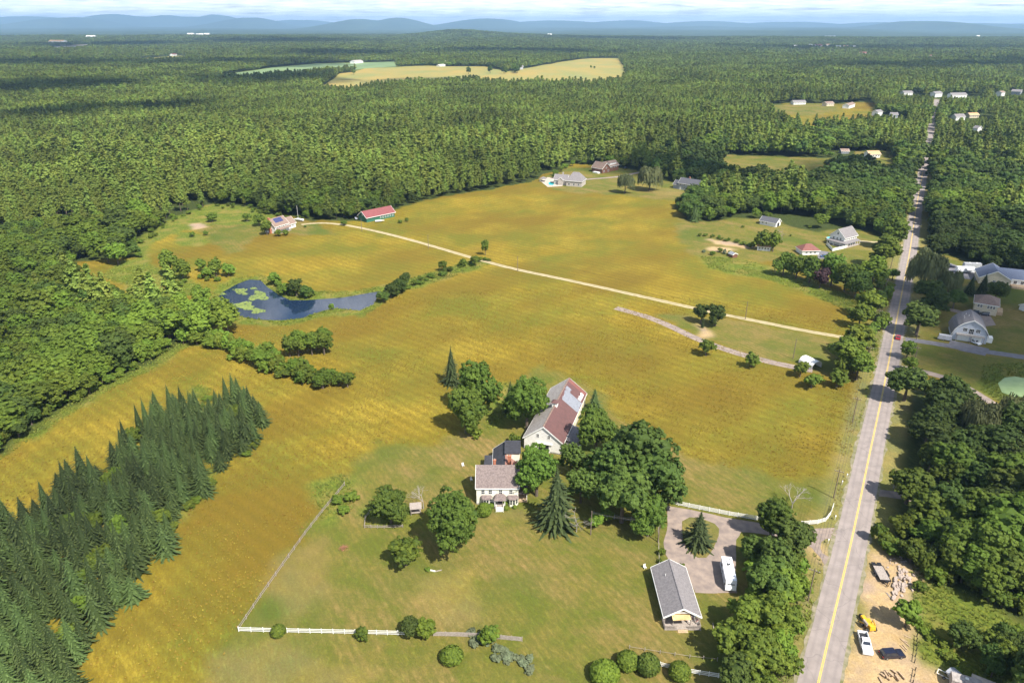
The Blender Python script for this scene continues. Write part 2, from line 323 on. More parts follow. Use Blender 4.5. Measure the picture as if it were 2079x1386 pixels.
def thing(name, label, cat, loc, rz=0, group=None):
    o = bpy.data.objects.new(name, None); o.empty_display_size = .5; C.objects.link(o)
    if len(loc) == 2: loc = (loc[0], loc[1], tz(*loc))
    o.location = loc; o.rotation_euler = (0, 0, rz); return tag(o, label, cat, group)
def dup(root, loc, rz=None, label=None, group=None, scale=None):
    r = root.copy(); C.objects.link(r); r.location = loc
    if rz is not None: r.rotation_euler = (0, 0, rz)
    if scale: r.scale = scale
    if label: r['label'] = label
    if group: r['group'] = group
    for ch in list(root.children):
        c = ch.copy(); C.objects.link(c); c.parent = r
        for gc in ch.children:
            d = gc.copy(); C.objects.link(d); d.parent = c
    return r
def place(px, py): x, y = g(px, py); return (x, y, tz(x, y))
def heading(a, b):
    "rotation that turns local +x from pixel a to pixel b"
    (x0, y0), (x1, y1) = g(*a), g(*b); return math.atan2(y1-y0, x1-x0), math.hypot(x1-x0, y1-y0)
# ------------------------------------------------------------------ foliage meshes
def leafmesh(name, quads, tint, mats, extra=None, smooth=False):
    "quads: array n x 4 x 3"
    q = np.asarray(quads, float); n = len(q); v = q.reshape(-1, 3); tv = np.repeat(tint, 4)
    f = np.arange(n*4).reshape(-1, 4)
    me = bpy.data.meshes.new(name); ev, ef, et = extra if extra else (np.zeros((0, 3)), [], np.zeros(0))
    V = np.vstack([v, ev]); F = [tuple(a) for a in f]+[tuple(i+len(v) for i in a) for a in ef]
    me.from_pydata(V.tolist(), [], F); a = me.attributes.new('tint', 'FLOAT', 'POINT'); a.data.foreach_set('value', np.concatenate([tv, et]).astype(np.float32))
    for m in (mats if isinstance(mats, (list, tuple)) else [mats]): me.materials.append(m)
    return me
def rv(R, n):
    a = R.normal(size=(n, 3)); return a/np.linalg.norm(a, axis=1)[:, None]
def cards(R, c, nrm, size, asp=1.0, along=None):
    n = len(c); nrm = nrm/np.linalg.norm(nrm, axis=1)[:, None]
    u = np.cross(nrm, rv(R, n) if along is None else along); u /= (np.linalg.norm(u, axis=1)[:, None]+1e-9); v = np.cross(nrm, u)
    s = (size*R.uniform(.6, 1.3, n))[:, None]*.5; t = s*asp
    k = R.uniform(.55, 1.0, (n, 1))
    return np.stack([c-u*s-v*t*k, c+u*s*k-v*t, c+u*s+v*t*k, c-u*s*k+v*t], 1)
def icosph(R, c, r, sub=1, j=.12):
    import bmesh
    bm = bmesh.new(); bmesh.ops.create_icosphere(bm, subdivisions=sub, radius=1); v = np.array([p.co[:] for p in bm.verts]); f = [tuple(p.index for p in q.verts) for q in bm.faces]; bm.free()
    v = v*(1+R.uniform(-j, j, (len(v), 1))); return v*np.asarray(r)+np.asarray(c), f
def broad(seed, n=6000, size=.42, lobes=26, W=10., H=12., trunk=.2, low=.30, flat=1.0):
    "crown as many uneven lobes clothed in leaf-sized faces; returns quads, tint, inner core"
    R = np.random.RandomState(seed); cz = H*(low+1)/2; rz = H*(1-low)/2; cs = []; rs = []
    for k in range(lobes):
        d = rv(R, 1)[0]; 
        if d[2] < -.55: d[2] = -d[2]
        rr = R.uniform(.42, .95); r = R.uniform(.10, .28)*W
        cs.append((d[0]*rr*W/2*.95, d[1]*rr*W/2*.95, cz+d[2]*rr*rz*.95)); rs.append(r)
    cs = np.array(cs+[(0, 0, cz)]); rs = np.array(rs+[W*.30]); wt = rs**2/np.sum(rs**2); wt = np.maximum(wt, .012); wt /= wt.sum()
    ns = max(60, n//11); si = R.choice(len(cs), ns, p=wt); sdir = rv(R, ns); sc0 = cs[si]+sdir*rs[si][:, None]*R.uniform(.84, 1.16, (ns, 1))*np.array([1, 1, .82]); stint = R.uniform(0, .34, ns)
    k_ = R.randint(0, ns, n*2); idx = si[k_]; loc_ = rv(R, n*2); d = sdir[k_]*.6+loc_*.7; P = sc0[k_]+loc_*(R.uniform(0, 1, (n*2, 1))**.5)*np.array([1, 1, .62])*W*.062
    D = np.sqrt((((P[:, None, :]-cs[None])/np.array([1, 1, .82]))**2).sum(2))/rs[None]; D[np.arange(len(P)), idx] = 9
    keep = (D.min(1) > .84); P = P[keep][:n]; d = d[keep][:n]; idx = idx[keep][:n]; k_ = k_[keep][:n]
    f = np.array([W/2*1.02/np.percentile(np.hypot(P[:, 0], P[:, 1]), 98)]*2+[min(1.0, H*1.0/np.percentile(P[:, 2], 99))]); P = P*f; cs = cs*f; rs = rs*f[0]
    nr = d*1.0+rv(R, len(P))*.55+np.array([0, 0, .35]); q = cards(R, P, nr, size)
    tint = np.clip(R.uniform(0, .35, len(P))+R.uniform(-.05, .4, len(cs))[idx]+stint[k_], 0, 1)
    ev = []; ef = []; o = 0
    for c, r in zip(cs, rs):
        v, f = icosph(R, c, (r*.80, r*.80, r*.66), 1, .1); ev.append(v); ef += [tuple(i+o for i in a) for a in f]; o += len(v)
    ev = np.vstack(ev); return q, tint, (ev, ef, np.full(len(ev), .12)), cs, rs  # core gets a low tint: painted shade between the lobes
def trunkmesh(name, H, W, seed, mat=None, top=.75, r=None, cs=None):
    R = random.Random(seed); m = MB(); r = r or .022*H+.06; p = (0, 0, -.3); zt = H*.32
    q = (R.uniform(-.1, .1)*r, R.uniform(-.1, .1)*r, zt); m.tube(p, q, r*1.35, r*.85, 9); m.tube(q, (0, 0, H*top), r*.85, r*.18, 8)
    ends = [tuple(c) for c in cs[:9]] if cs is not None else [(math.cos(a)*W*.3, math.sin(a)*W*.3, H*.6) for a in (0, 2, 4)]
    for e in ends:
        z0 = min(e[2]*.75, R.uniform(zt*.85, H*.5)); m.tube((0, 0, z0), (e[0]*.95, e[1]*.95, e[2]), r*.42, r*.08, 5)
    return m.mesh(name, mat or M['bark'])
def firq(seed, H=12., W=4.6, tiers=24, br=13, seg=3, low=.03, droop=.28, taper=.95, jit=.12, lift=.0):
    R = np.random.RandomState(seed); Q = []; tn = []; 
    for i in range(tiers):
        f = i/(tiers-1); z = H*(low+(1-low)*f*.985); rad = W/2*max(.02, (1-f)**taper)*(1+R.uniform(-.05, .05)); nb = max(4, int(br*(.45+.55*(1-f))))
        off = R.uniform(0, 6.28)
        for k in range(nb):
            a = off+2*math.pi*k/nb+R.uniform(-.12, .12); rr = rad*(1+R.uniform(-jit, jit)*1.6); dr = np.array([math.cos(a), math.sin(a), 0]); sd = np.array([-dr[1], dr[0], 0])
            wid = max(.12, 2*math.pi*rad/nb*.62); t0 = R.uniform(0, .7)
            for s in range(seg):
                u0 = .12+.88*s/seg; u1 = .12+.88*(s+1)/seg*1.02; zz = lambda u: z+H*.015-droop*rr*u+lift*rr*u*u+R.uniform(-.02, .02)*H*.5
                w0 = wid*(1-.55*u0)*R.uniform(.7, 1.1); w1 = wid*(1-.75*u1)*R.uniform(.5, 1.0)
                z0, z1 = zz(u0), zz(u1); sk = R.uniform(-.1, .1)*wid
                Q.append([dr*rr*u0-sd*w0/2+[0, 0, z0-.06*wid], dr*rr*u1-sd*(w1/2+sk)+[0, 0, z1], dr*rr*u1*1.03+sd*(w1/2-sk)+[0, 0, z1], dr*rr*u0+sd*w0/2+[0, 0, z0-.06*wid]])
                tn.append(np.clip(t0*.55+.6*u0*u0+R.uniform(-.15, .15), 0, 1))  # tint climbs towards branch tips, painting a shaded interior and bright ends
    v, fc = [], []; n = 8
    for j, (zz_, rr_) in enumerate(((low*H, W*.30), (H*.5, W*.17), (H*.93, .03))):
        for k in range(n): v.append((math.cos(k*2*math.pi/n)*rr_, math.sin(k*2*math.pi/n)*rr_, zz_))
    for j in range(2):
        for k in range(n): fc.append((j*n+k, j*n+(k+1) % n, (j+1)*n+(k+1) % n, (j+1)*n+k))
    return np.array(Q), np.array(tn), (np.array(v), fc, np.full(len(v), .1))  # dark tinted core paints the shade in gaps between tiers
def pineq(seed, H=21., W=8., whorls=11, br=7, tufts=5, cards_=4, size=1.0, low=.38):
    "white pine: separate uneven plumes of up-swept needle tufts"
    R = np.random.RandomState(seed); P = []; Nn = []; tn = []
    for i in range(whorls):
        f = i/(whorls-1); z = H*(low+(1-low)*f); rad = W/2*(1-f)**.75*(.65+.35*min(1, f*4+.5))+.25
        off = R.uniform(0, 6.28)
        for k in range(max(3, int(br*(1-.4*f)))):
            a = off+2*math.pi*k/br*R.uniform(.85, 1.15); rr = rad*R.uniform(.55, 1.18); t0 = R.uniform(0, .6)
            for s in range(tufts):
                u = (s+.6)/tufts; c = np.array([math.cos(a)*rr*u, math.sin(a)*rr*u, z+rr*.20*u*u+R.uniform(-.2, .2)])
                for q in range(cards_):
                    P.append(c+R.normal(size=3)*.22*size); Nn.append(np.array([math.cos(a)*.6, math.sin(a)*.6, .9])+R.normal(size=3)*.38); tn.append(np.clip(t0+.35*u+R.uniform(-.15, .25), 0, 1))
    for q in range(8): P.append(np.array([0, 0, H*(.95+.05*q/8)])+R.normal(size=3)*.2); Nn.append(R.normal(size=3)+[0, 0, .3]); tn.append(.6)
    q = cards(R, np.array(P), np.array(Nn), size, .55); n = 7; v = []; fc = []
    for zz_, rr_ in ((low*H*.95, W*.12), (H*.6, W*.22), (H*.92, .1)):
        for k in range(n): v.append((math.cos(k*2*math.pi/n)*rr_*R.uniform(.7, 1.2), math.sin(k*2*math.pi/n)*rr_*R.uniform(.7, 1.2), zz_))
    for j in range(2):
        for k in range(n): fc.append((j*n+k, j*n+(k+1) % n, (j+1)*n+(k+1) % n, (j+1)*n+k))
    return q, np.array(tn), (np.array(v), fc, np.full(len(v), .05))
def willowq(seed, n=5200, W=11., H=10.):
    R = np.random.RandomState(seed); nl = 16; cs = np.array([(math.cos(a)*W*.3*R.uniform(.3, 1.1), math.sin(a)*W*.3*R.uniform(.3, 1.1), H*R.uniform(.55, .82)) for a in np.linspace(0, 6.28*3, nl)]); rs = R.uniform(.16, .24, nl)*W
    idx = R.randint(0, nl, n); d = rv(R, n); d[:, 2] = np.abs(d[:, 2])*.8; top = cs[idx]+d*rs[idx][:, None]
    dropz = R.uniform(0, 1, n)**1.3*(.45*H)*(np.hypot(top[:, 0], top[:, 1])/(W*.5)); P = top-np.stack([0*dropz, 0*dropz, dropz], 1)
    o = np.stack([d[:, 0], d[:, 1], R.uniform(-.1, .5, n)], 1)+R.normal(size=(n, 3))*.25; o /= np.linalg.norm(o, axis=1)[:, None]
    u = np.cross(o, [0, 0, 1.]); u /= np.linalg.norm(u, axis=1)[:, None]+1e-9; v = np.cross(o, u); s = R.uniform(.10, .2, n)[:, None]; t = R.uniform(.4, .9, n)[:, None]
    q = np.stack([P-u*s-v*t, P+u*s-v*t, P+u*s*.5+v*t, P-u*s*.5+v*t], 1)
    ev = []; ef = []; k = 0
    for c, r in zip(cs, rs): a, f = icosph(R, c-[0, 0, .3], (r*.7, r*.7, r*.8), 1); ev.append(a); ef += [tuple(i+k for i in b) for b in f]; k += len(a)
    ev = np.vstack(ev); return q, np.clip(R.uniform(0, .6, n)+R.uniform(0, .4, nl)[idx], 0, 1), (ev, ef, np.full(len(ev), .1)), cs
# prototype library: kind -> list of (crown mesh, trunk mesh or None), nominal height and width
LIB = {}
def addbroad(kind, mat, seeds, W, H, n, size, lobes=26, low=.22, **k):
    LIB[kind] = dict(H=H, W=W, v=[])
    for s in seeds:
        q, t, e, cs, rs = broad(s, n, size, lobes, W, H, low=low)
        LIB[kind]['v'].append((leafmesh('crown', q, t, LM[mat], e), trunkmesh('trunk', H, W, s, cs=cs)))
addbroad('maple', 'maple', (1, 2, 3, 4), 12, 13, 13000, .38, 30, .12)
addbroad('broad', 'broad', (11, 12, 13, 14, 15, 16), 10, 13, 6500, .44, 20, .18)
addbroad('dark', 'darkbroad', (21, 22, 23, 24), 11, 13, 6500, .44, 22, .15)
addbroad('purple', 'purple', (31,), 9, 11, 4200, .5, 24, .1)
addbroad('shrub', 'broad', (41, 42, 43), 3.2, 2.6, 900, .28, 8, .0)
addbroad('brightshrub', 'bright', (51, 52, 53), 3.2, 2.4, 900, .28, 8, .0)
addbroad('juniper', 'juniper', (54, 55), 3.2, 1.4, 900, .26, 9, .0)
addbroad('smalltree', 'broad', (61, 62, 63), 6, 6.5, 2600, .38, 18, .10)
def addq(kind, mat, H, W, gens, tr=.012):
    LIB[kind] = dict(H=H, W=W, v=[])
    for i, (q, t, e) in enumerate(gens):
        m = MB(); m.tube((0, 0, -.3), (0, 0, H*.5), tr*H+.05, tr*H*.6, 8); m.tube((0, 0, H*.5), (0, 0, H*.97), tr*H*.6, .02, 6)
        LIB[kind]['v'].append((leafmesh('crown', q, t, LM[mat], e), m.mesh('trunk', M['bark'])))
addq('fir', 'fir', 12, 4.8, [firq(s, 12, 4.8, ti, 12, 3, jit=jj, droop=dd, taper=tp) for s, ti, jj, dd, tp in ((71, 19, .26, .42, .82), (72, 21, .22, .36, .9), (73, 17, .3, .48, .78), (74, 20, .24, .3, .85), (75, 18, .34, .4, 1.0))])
addq('spruce', 'spruce', 14, 6, [firq(s, 14, 6, 26, 13, 4, droop=.35, jit=.28, low=.05) for s in (81, 82, 83)])
addq('pine', 'pine', 21, 8.5, [pineq(s, 21, 8.5, 12, 8, 5, 4, 1.0) for s in (91, 92, 93, 94, 95)])
LIB['willow'] = dict(H=10, W=11, v=[])
for s in (101, 102):
    q, t, e, cs = willowq(s); LIB['willow']['v'].append((leafmesh('crown', q, t, LM['willow'], e), trunkmesh('trunk', 10, 11, s, cs=cs)))
def roundbush(seed, mat, n=900, W=3., H=2.4, size=.24):
    R = np.random.RandomState(seed); d = rv(R, n); d[:, 2] = np.abs(d[:, 2])*1.2-.2; d /= np.linalg.norm(d, axis=1)[:, None]
    P = d*np.array([W/2, W/2, H*.62])*(1+R.uniform(-.05, .05, (n, 1)))+[0, 0, H*.4]; q = cards(R, P, d+rv(R, n)*.5, size)
    v, f = icosph(R, (0, 0, H*.4), (W*.46, W*.46, H*.56), 2, .03); return leafmesh('foliage', q, R.uniform(0, 1, n), LM[mat], (v, f, np.full(len(v), .2)))
LIB['roundbush'] = dict(H=2.4, W=3., v=[(roundbush(111, 'maple'), None), (roundbush(112, 'broad'), None)])
LIB['goldbush'] = dict(H=2.4, W=3., v=[(roundbush(113, 'bright'), None)])
def deadmesh(seed, H=9.):
    R = random.Random(seed); m = MB()
    def grow(p, d, l, r, k):
        q = tuple(p[i]+d[i]*l for i in range(3)); m.tube(p, q, r, r*.6, 5)
        if k == 0: return
        for j in range(3):
            e = [d[i]+R.uniform(-.75, .75) for i in range(3)]; e[2] = abs(e[2])*.8+.1; n = math.sqrt(sum(a*a for a in e)); grow(q, [a/n for a in e], l*R.uniform(.6, .8), r*.58, k-1)
    grow((0, 0, -.2), [0, 0, 1], H*.3, .16, 4); return m.mesh('branches', M['deadwood'])
LIB['dead'] = dict(H=9, W=7, v=[(deadmesh(5), None), (deadmesh(9), None)])
CAT = dict(maple='tree', broad='tree', dark='tree', purple='tree', smalltree='tree', fir='fir tree', spruce='spruce tree', pine='pine tree', willow='willow tree', dead='dead tree',
           shrub='shrub', brightshrub='shrub', roundbush='bush', goldbush='bush', juniper='shrub')
NAME = dict(maple='maple_tree', broad='broadleaf_tree', dark='broadleaf_tree', purple='purple_beech_tree', smalltree='small_tree', fir='fir_tree', spruce='spruce_tree', pine='pine_tree',
            willow='willow_tree', dead='dead_tree', shrub='shrub', brightshrub='shrub', roundbush='round_bush', goldbush='round_bush', juniper='juniper_shrub')
NT = [0]
def plant(kind, x, y, h, wd, label, group=None, var=None):
    Lb = LIB[kind]; NT[0] += 1; cr, tr = Lb['v'][(var if var is not None else rnd.randrange(99)) % len(Lb['v'])]
    t = thing(NAME[kind], label, CAT[kind], (x, y), rnd.uniform(0, 6.28), group); t.scale = (wd/Lb['W'], wd/Lb['W'], h/Lb['H'])
    link('branches' if kind == 'dead' else ('crown' if tr else 'foliage'), cr, t)
    if tr: link('trunk', tr, t)
    return t
def tree(kind, cx, cy, wpx, label, ratio=1.15, group=None, var=None, zc=.55):
    "tree whose crown centre is seen at (cx, cy) with an apparent width wpx in the photograph"
    h = 10.0
    for k in range(5):
        x, y = g(cx, cy, zc*h); Z = proj(x, y, zc*h)[2]; wd = wpx*Z/FP; h = wd*ratio
    return plant(kind, x, y, h, wd, label, group, var)
# ------------------------------------------------------------------ land use
FARL = [('far_house','white house with long pale roof at the top left of the far clearing',(1611,213),(1646,212),12,5,9,'whiteclap','greyroof'),
 ('far_house','tan house with brown roof in the middle of the far clearing',(1678,216),(1699,215),12,5,9,'tan','tanroof'),
 ('far_house','pale house with brown roof at the right of the far clearing',(1723,221),(1740,216),12,6,10,'whiteclap','tanroof'),
 ('far_house','white house with light grey roof at the top of the woods, left of the road',(1835,194),(1860,193),13,6,10,'whiteclap','greyroof'),
 ('far_house','white house with grey gable left of a pair near the road horizon',(1898,198),(1918,196),13,8,13,'whiteclap','greyroof'),
 ('far_house','wide pale house right of the road among trees on the skyline side',(1932,200),(1975,198),14,7,12,'whiteclap','greyroof'),
 ('far_house','narrow white house among trees far right of the road',(2032,196),(2042,195),12,8,12,'whiteclap','tanroof'),
 ('far_house','grey white house at the far right edge of the woods',(2052,192),(2079,194),14,7,12,'greyclap','greyroof'),
 ('far_house','white house left of the orange roofed one on the right of the road',(1940,245),(1966,244),11,6,11,'whiteclap','greyroof'),
 ('far_house','house with orange tan roof right of the road in the far woods',(1968,240),(1994,240),11,5,9,'tan','orangeroof'),
 ('far_house','small white gabled house deep in the woods right of the road',(1974,269),(1987,271),9,7,11,'whiteclap','greyroof'),
 ('far_house','white house half hidden in the woods left of the road',(1781,236),(1795,234),11,7,11,'whiteclap','greyroof'),
 ('far_house','pale house with grey gable hidden in the woods left of the road',(1808,240),(1828,240),11,6,10,'lightgrey','greyroof'),
 ('far_house','white house with tan roof beyond the bright meadow left of the road',(1764,321),(1796,320),11,4.5,8.5,'whiteclap','orangeroof'),
 ('far_house','dark roofed house at the end of the field behind the long road hedge',(1708,312),(1730,312),9,3,6,'greyclap','tanroof'),
 ('farm_building','big white farm house with a pale roof by the distant golden field',(720,130),(745,128),24,8,15,'whiteclap','palegrey'),
 ('farm_building','long white roofed barn of the distant farm, its largest building',(903,131),(929,130),26,9,16,'whiteclap','white'),
 ('farm_building','low white shed left of the long barn of the distant farm',(893,136),(909,135),16,5,9,'whiteclap','white'),
 ('farm_building','low white shed right of the long barn of the distant farm',(930,133),(948,133),16,5,9,'whiteclap','white'),
 ('farm_building','steep grey white house beside the dark grove of the distant farm',(1053,142),(1066,142),14,9,17,'lightgrey','greyroof'),
 ('far_house','small white house by the thin far meadow on the left',(352,114),(363,113),18,7,12,'whiteclap','redroof')]
FARH = [(a[0], a[1], a[2], a[3]) for a in FARL if a[0] == 'far_house']
ROADC = gp([(1590,1700),(1661,1386),(1740,1050),(1751,989),(1797,774),(1827,615),(1847,512),(1862,411)])
(_ax,_ay),(_bx,_by) = g(1740,1050), g(1862,411)
_u = ((_bx-_ax)/math.hypot(_bx-_ax,_by-_ay), (_by-_ay)/math.hypot(_bx-_ax,_by-_ay))
for d in (560, 760, 1000, 1300): ROADC.append((_ax+_u[0]*d, _ay+_u[1]*d))
OPEN = [gp(p) for p in [
 [(-260,1040),(0,925),(90,857),(165,812),(210,786),(290,744),(350,702),(400,688),(440,672),(440,640),(400,640),(330,628),(250,622),(170,592),(140,562),(150,532),(200,527),(275,524),
  (265,502),(290,480),(350,442),(430,414),(500,420),(560,434),(640,447),(690,449),(740,447),(860,407),(930,394),(1000,384),(1060,372),(1092,364),(1100,354),(1150,342),(1160,332),
  (1215,337),(1290,345),(1330,365),(1395,372),(1440,378),(1446,395),(1400,402),(1372,422),(1395,447),(1440,449),(1500,442),(1540,444),(1580,448),(1620,464),(1660,472),(1700,466),
  (1765,470),(1802,488),(1845,495),(1800,700),(1765,800),(1740,900),(1700,1050),(1640,1386),(1600,1640),(-260,1640)],
 [(1858,505),(1880,515),(1950,525),(2000,548),(2079,562),(2300,580),(2300,980),(2079,915),(2010,868),(1940,830),(1880,795),(1800,772),(1790,720),(1830,600)],
 [(1735,1120),(1790,1122),(1835,1140),(1880,1172),(1960,1196),(2020,1228),(2079,1262),(2200,1300),(2200,1420),(2000,1420),(2000,1640),(1640,1640)],
 [(1550,214),(1620,209),(1700,211),(1770,206),(1780,236),(1740,258),(1640,260),(1570,248)],
 [(1460,314),(1600,318),(1690,322),(1680,366),(1560,372),(1480,366)],
 [(655,176),(690,150),(740,140),(870,134),(990,136),(1030,146),(1130,128),(1200,119),(1255,119),(1268,138),(1272,168),(1200,180),(1100,176),(1030,180),(960,170),(880,176),(800,178),(720,194),(650,190)],
 [(450,152),(520,142),(640,129),(805,126),(808,138),(700,146),(600,158),(500,166),(450,166)],
 [(280,120),(370,113),(380,124),(290,130)], [(98,97),(185,89),(190,98),(120,106)],
 [(1735,308),(1810,306),(1820,352),(1740,355)], [(1480,470),(1481,470),(1480,471)], [(755,205),(785,205),(790,216),(760,218)]]]
LAWN = [gp(p) for p in [
 [(488,1277),(560,1160),(640,1040),(697,955),(760,900),(900,900),(960,845),(1010,800),(1100,740),(1220,800),(1240,835),(1330,895),(1400,925),(1480,950),(1560,967),(1640,968),(1700,955),
  (1690,1060),(1640,1386),(1600,1640),(380,1640),(430,1386),(470,1300)],
 [(1380,440),(1500,438),(1580,444),(1700,462),(1800,480),(1790,560),(1700,580),(1590,535),(1500,525),(1410,520),(1370,470)],
 [(1858,505),(2000,540),(2300,570),(2300,860),(2079,838),(2000,805),(1940,775),(1880,755),(1800,750),(1790,720),(1830,600)],
 [(1095,364),(1150,340),(1290,340),(1400,365),(1445,375),(1446,398),(1380,410),(1250,395),(1180,392),(1120,386)],
 [(470,520),(540,470),(600,475),(680,478),(640,450),(560,440),(470,450),(380,450)],
 [(1400,640),(1480,645),(1560,662),(1640,676),(1740,692),(1700,770),(1640,752),(1500,712),(1380,665),(1330,640)],
 [(1745,480),(1850,490),(1800,700),(1750,860),(1735,850),(1770,650)],
 [(1460,314),(1600,318),(1690,322),(1680,366),(1560,372),(1480,366)], [(1735,308),(1810,306),(1820,352),(1740,355)], [(1550,214),(1660,209),(1690,211),(1700,225),(1640,235),(1570,230)]]]
ROUGH = [gp(p) for p in [
 [(425,610),(440,580),(490,560),(535,556),(580,585),(640,592),(700,590),(780,580),(900,545),(985,520),(1000,535),(940,556),(800,600),(740,640),(640,645),(580,660),(480,655),(430,635)],
 [(275,524),(265,500),(290,475),(350,438),(430,410),(500,415),(570,432),(540,460),(430,455),(340,478),(300,500),(310,540),(380,560),(420,600),(300,600),(200,560)],
 [(355,470),(400,475),(430,490),(400,502),(360,500)],
 [(1420,520),(1500,525),(1590,545),(1700,590),(1745,610),(1740,640),(1650,600),(1550,565),(1440,545)],
 [(1820,1140),(1880,1165),(1960,1190),(2079,1255),(2300,1300),(2300,1500),(1990,1500),(1940,1386),(1870,1340),(1835,1260),(1850,1200)],
 [(640,985),(700,960),(720,990),(715,1040),(650,1055)], [(740,1040),(770,1020),(840,1040),(830,1068),(740,1072)],
 [(0,918),(90,852),(165,805),(290,738),(350,695),(480,690),(560,720),(560,745),(470,712),(390,700),(300,755),(210,800),(100,868),(0,935)],
 [(1720,1000),(1745,850),(1790,650),(1800,650),(1765,850),(1728,1010)], [(1560,1386),(1640,1110),(1690,1110),(1640,1400)],
 [(1010,790),(1030,770),(1060,800),(1010,860),(980,880)], [(410,950),(440,940),(420,1010),(370,1050),(350,1030)], [(400,780),(430,790),(420,830),(390,800)],
 [(1995,740),(2079,735),(2130,760),(2120,840),(2040,825),(1990,790)],
 [(450,152),(520,142),(640,129),(805,126),(808,138),(700,146),(600,158),(500,166),(450,166)]]]
DIRT = [gp(p) for p in [
 [(1762,1122),(1790,1125),(1835,1140),(1866,1190),(1850,1215),(1833,1225),(1845,1260),(1858,1290),(1862,1330),(1900,1352),(1960,1386),(2000,1460),(1680,1460),(1712,1330),(1730,1250),(1748,1170)],
 [(1440,498),(1490,505),(1495,512),(1440,508)], [(1440,487),(1470,490),(1540,500),(1535,505),(1450,494)], [(1418,655),(1432,660),(1445,690),(1425,685)],
 [(98,97),(185,89),(190,98),(120,106)], [(1630,1100),(1660,1095),(1690,1120),(1680,1150),(1660,1130)],
 [(130,990),(160,1010),(200,1060),(180,1090),(130,1040)], [(390,455),(415,452),(420,460),(385,466)]]]
GOLD = [gp(p) for p in [[(440,1340),(520,1300),(680,1340),(760,1386),(700,1440),(400,1440)], [(1020,1040),(1065,1030),(1070,1060),(1010,1060)], [(1700,462),(1800,505),(1790,512),(1700,500)],
 [(1290,372),(1380,385),(1380,398),(1300,392)], [(870,1160),(960,1170),(990,1260),(880,1270),(820,1220)], [(520,1180),(640,1090),(700,1120),(600,1250)]]]
def axis(lo, hi, st, a, b, gr):
    v = list(np.arange(lo, hi+.1, st)); s = st
    while v[-1] < b: s *= gr; v.append(v[-1]+s)
    s = st; l = []; p = lo
    while p > a: s *= gr; p -= s; l.append(p)
    return np.array(l[::-1]+v)
xs = axis(-330, 340, 1.3, -34000, 34000, 1.035); ys = axis(60, 560, 1.3, -400, 42000, 1.028)
X, Y = np.meshgrid(xs, ys); Zt = T(X.ravel(), Y.ravel()).reshape(X.shape)
nx, ny = len(xs), len(ys); V = np.stack([X.ravel(), Y.ravel(), Zt.ravel()], 1)
I = (np.arange(ny-1)[:, None]*nx+np.arange(nx-1)[None]).ravel(); Fq = np.stack([I, I+1, I+nx+1, I+nx], 1)
me = bpy.data.meshes.new("ground"); me.vertices.add(len(V)); me.vertices.foreach_set('co', V.ravel().astype(np.float32))
me.loops.add(len(Fq)*4); me.loops.foreach_set('vertex_index', Fq.ravel().astype(np.int32)); me.polygons.add(len(Fq))
me.polygons.foreach_set('loop_start', (np.arange(len(Fq))*4).astype(np.int32)); me.polygons.foreach_set('use_smooth', np.ones(len(Fq), bool)); me.update()
wx = X.ravel(); wy = Y.ravel(); amp = np.where(wy < 600, 9.0, 0.0)
qx = wx+amp*(fbm(wx/6, wy/6, 31, 2)-.5); qy = wy+amp*(fbm(wx/6, wy/6, 41, 2)-.5)
R4 = np.zeros((len(V), 4))
op = np.zeros(len(V), bool)
for P in OPEN: op |= inpoly(qx, qy, P)
dr = pdist(wx, wy, ROADC); op |= (dr < 9)
R4[op, 0] = 1
def paint(polys, ch, w=1.0):
    for P in polys:
        m = inpoly(qx, qy, P) & op; R4[m] *= (1-w); R4[m, ch] += w*.75; R4[m, 3 if w < 1 else ch] += w*.25
paint(LAWN, 1); paint(GOLD, 0, .55); paint(ROUGH, 2); paint(DIRT, 3)
rd = (dr < 9) & (R4[:, 3] < .5); R4[rd] = (0, .3, .5, .2)
G4 = R4.reshape(ny, nx, 4); i0, i1 = np.searchsorted(xs, -330), np.searchsorted(xs, 340); j1 = np.searchsorted(ys, 560); S_ = G4[:j1, i0:i1]
for k in range(2): S_[1:-1, 1:-1] = (S_[1:-1, 1:-1]*2+S_[:-2, 1:-1]+S_[2:, 1:-1]+S_[1:-1, :-2]+S_[1:-1, 2:])/6
ca = me.color_attributes.new('reg', 'FLOAT_COLOR', 'POINT'); ca.data.foreach_set('color', R4.ravel().astype(np.float32))
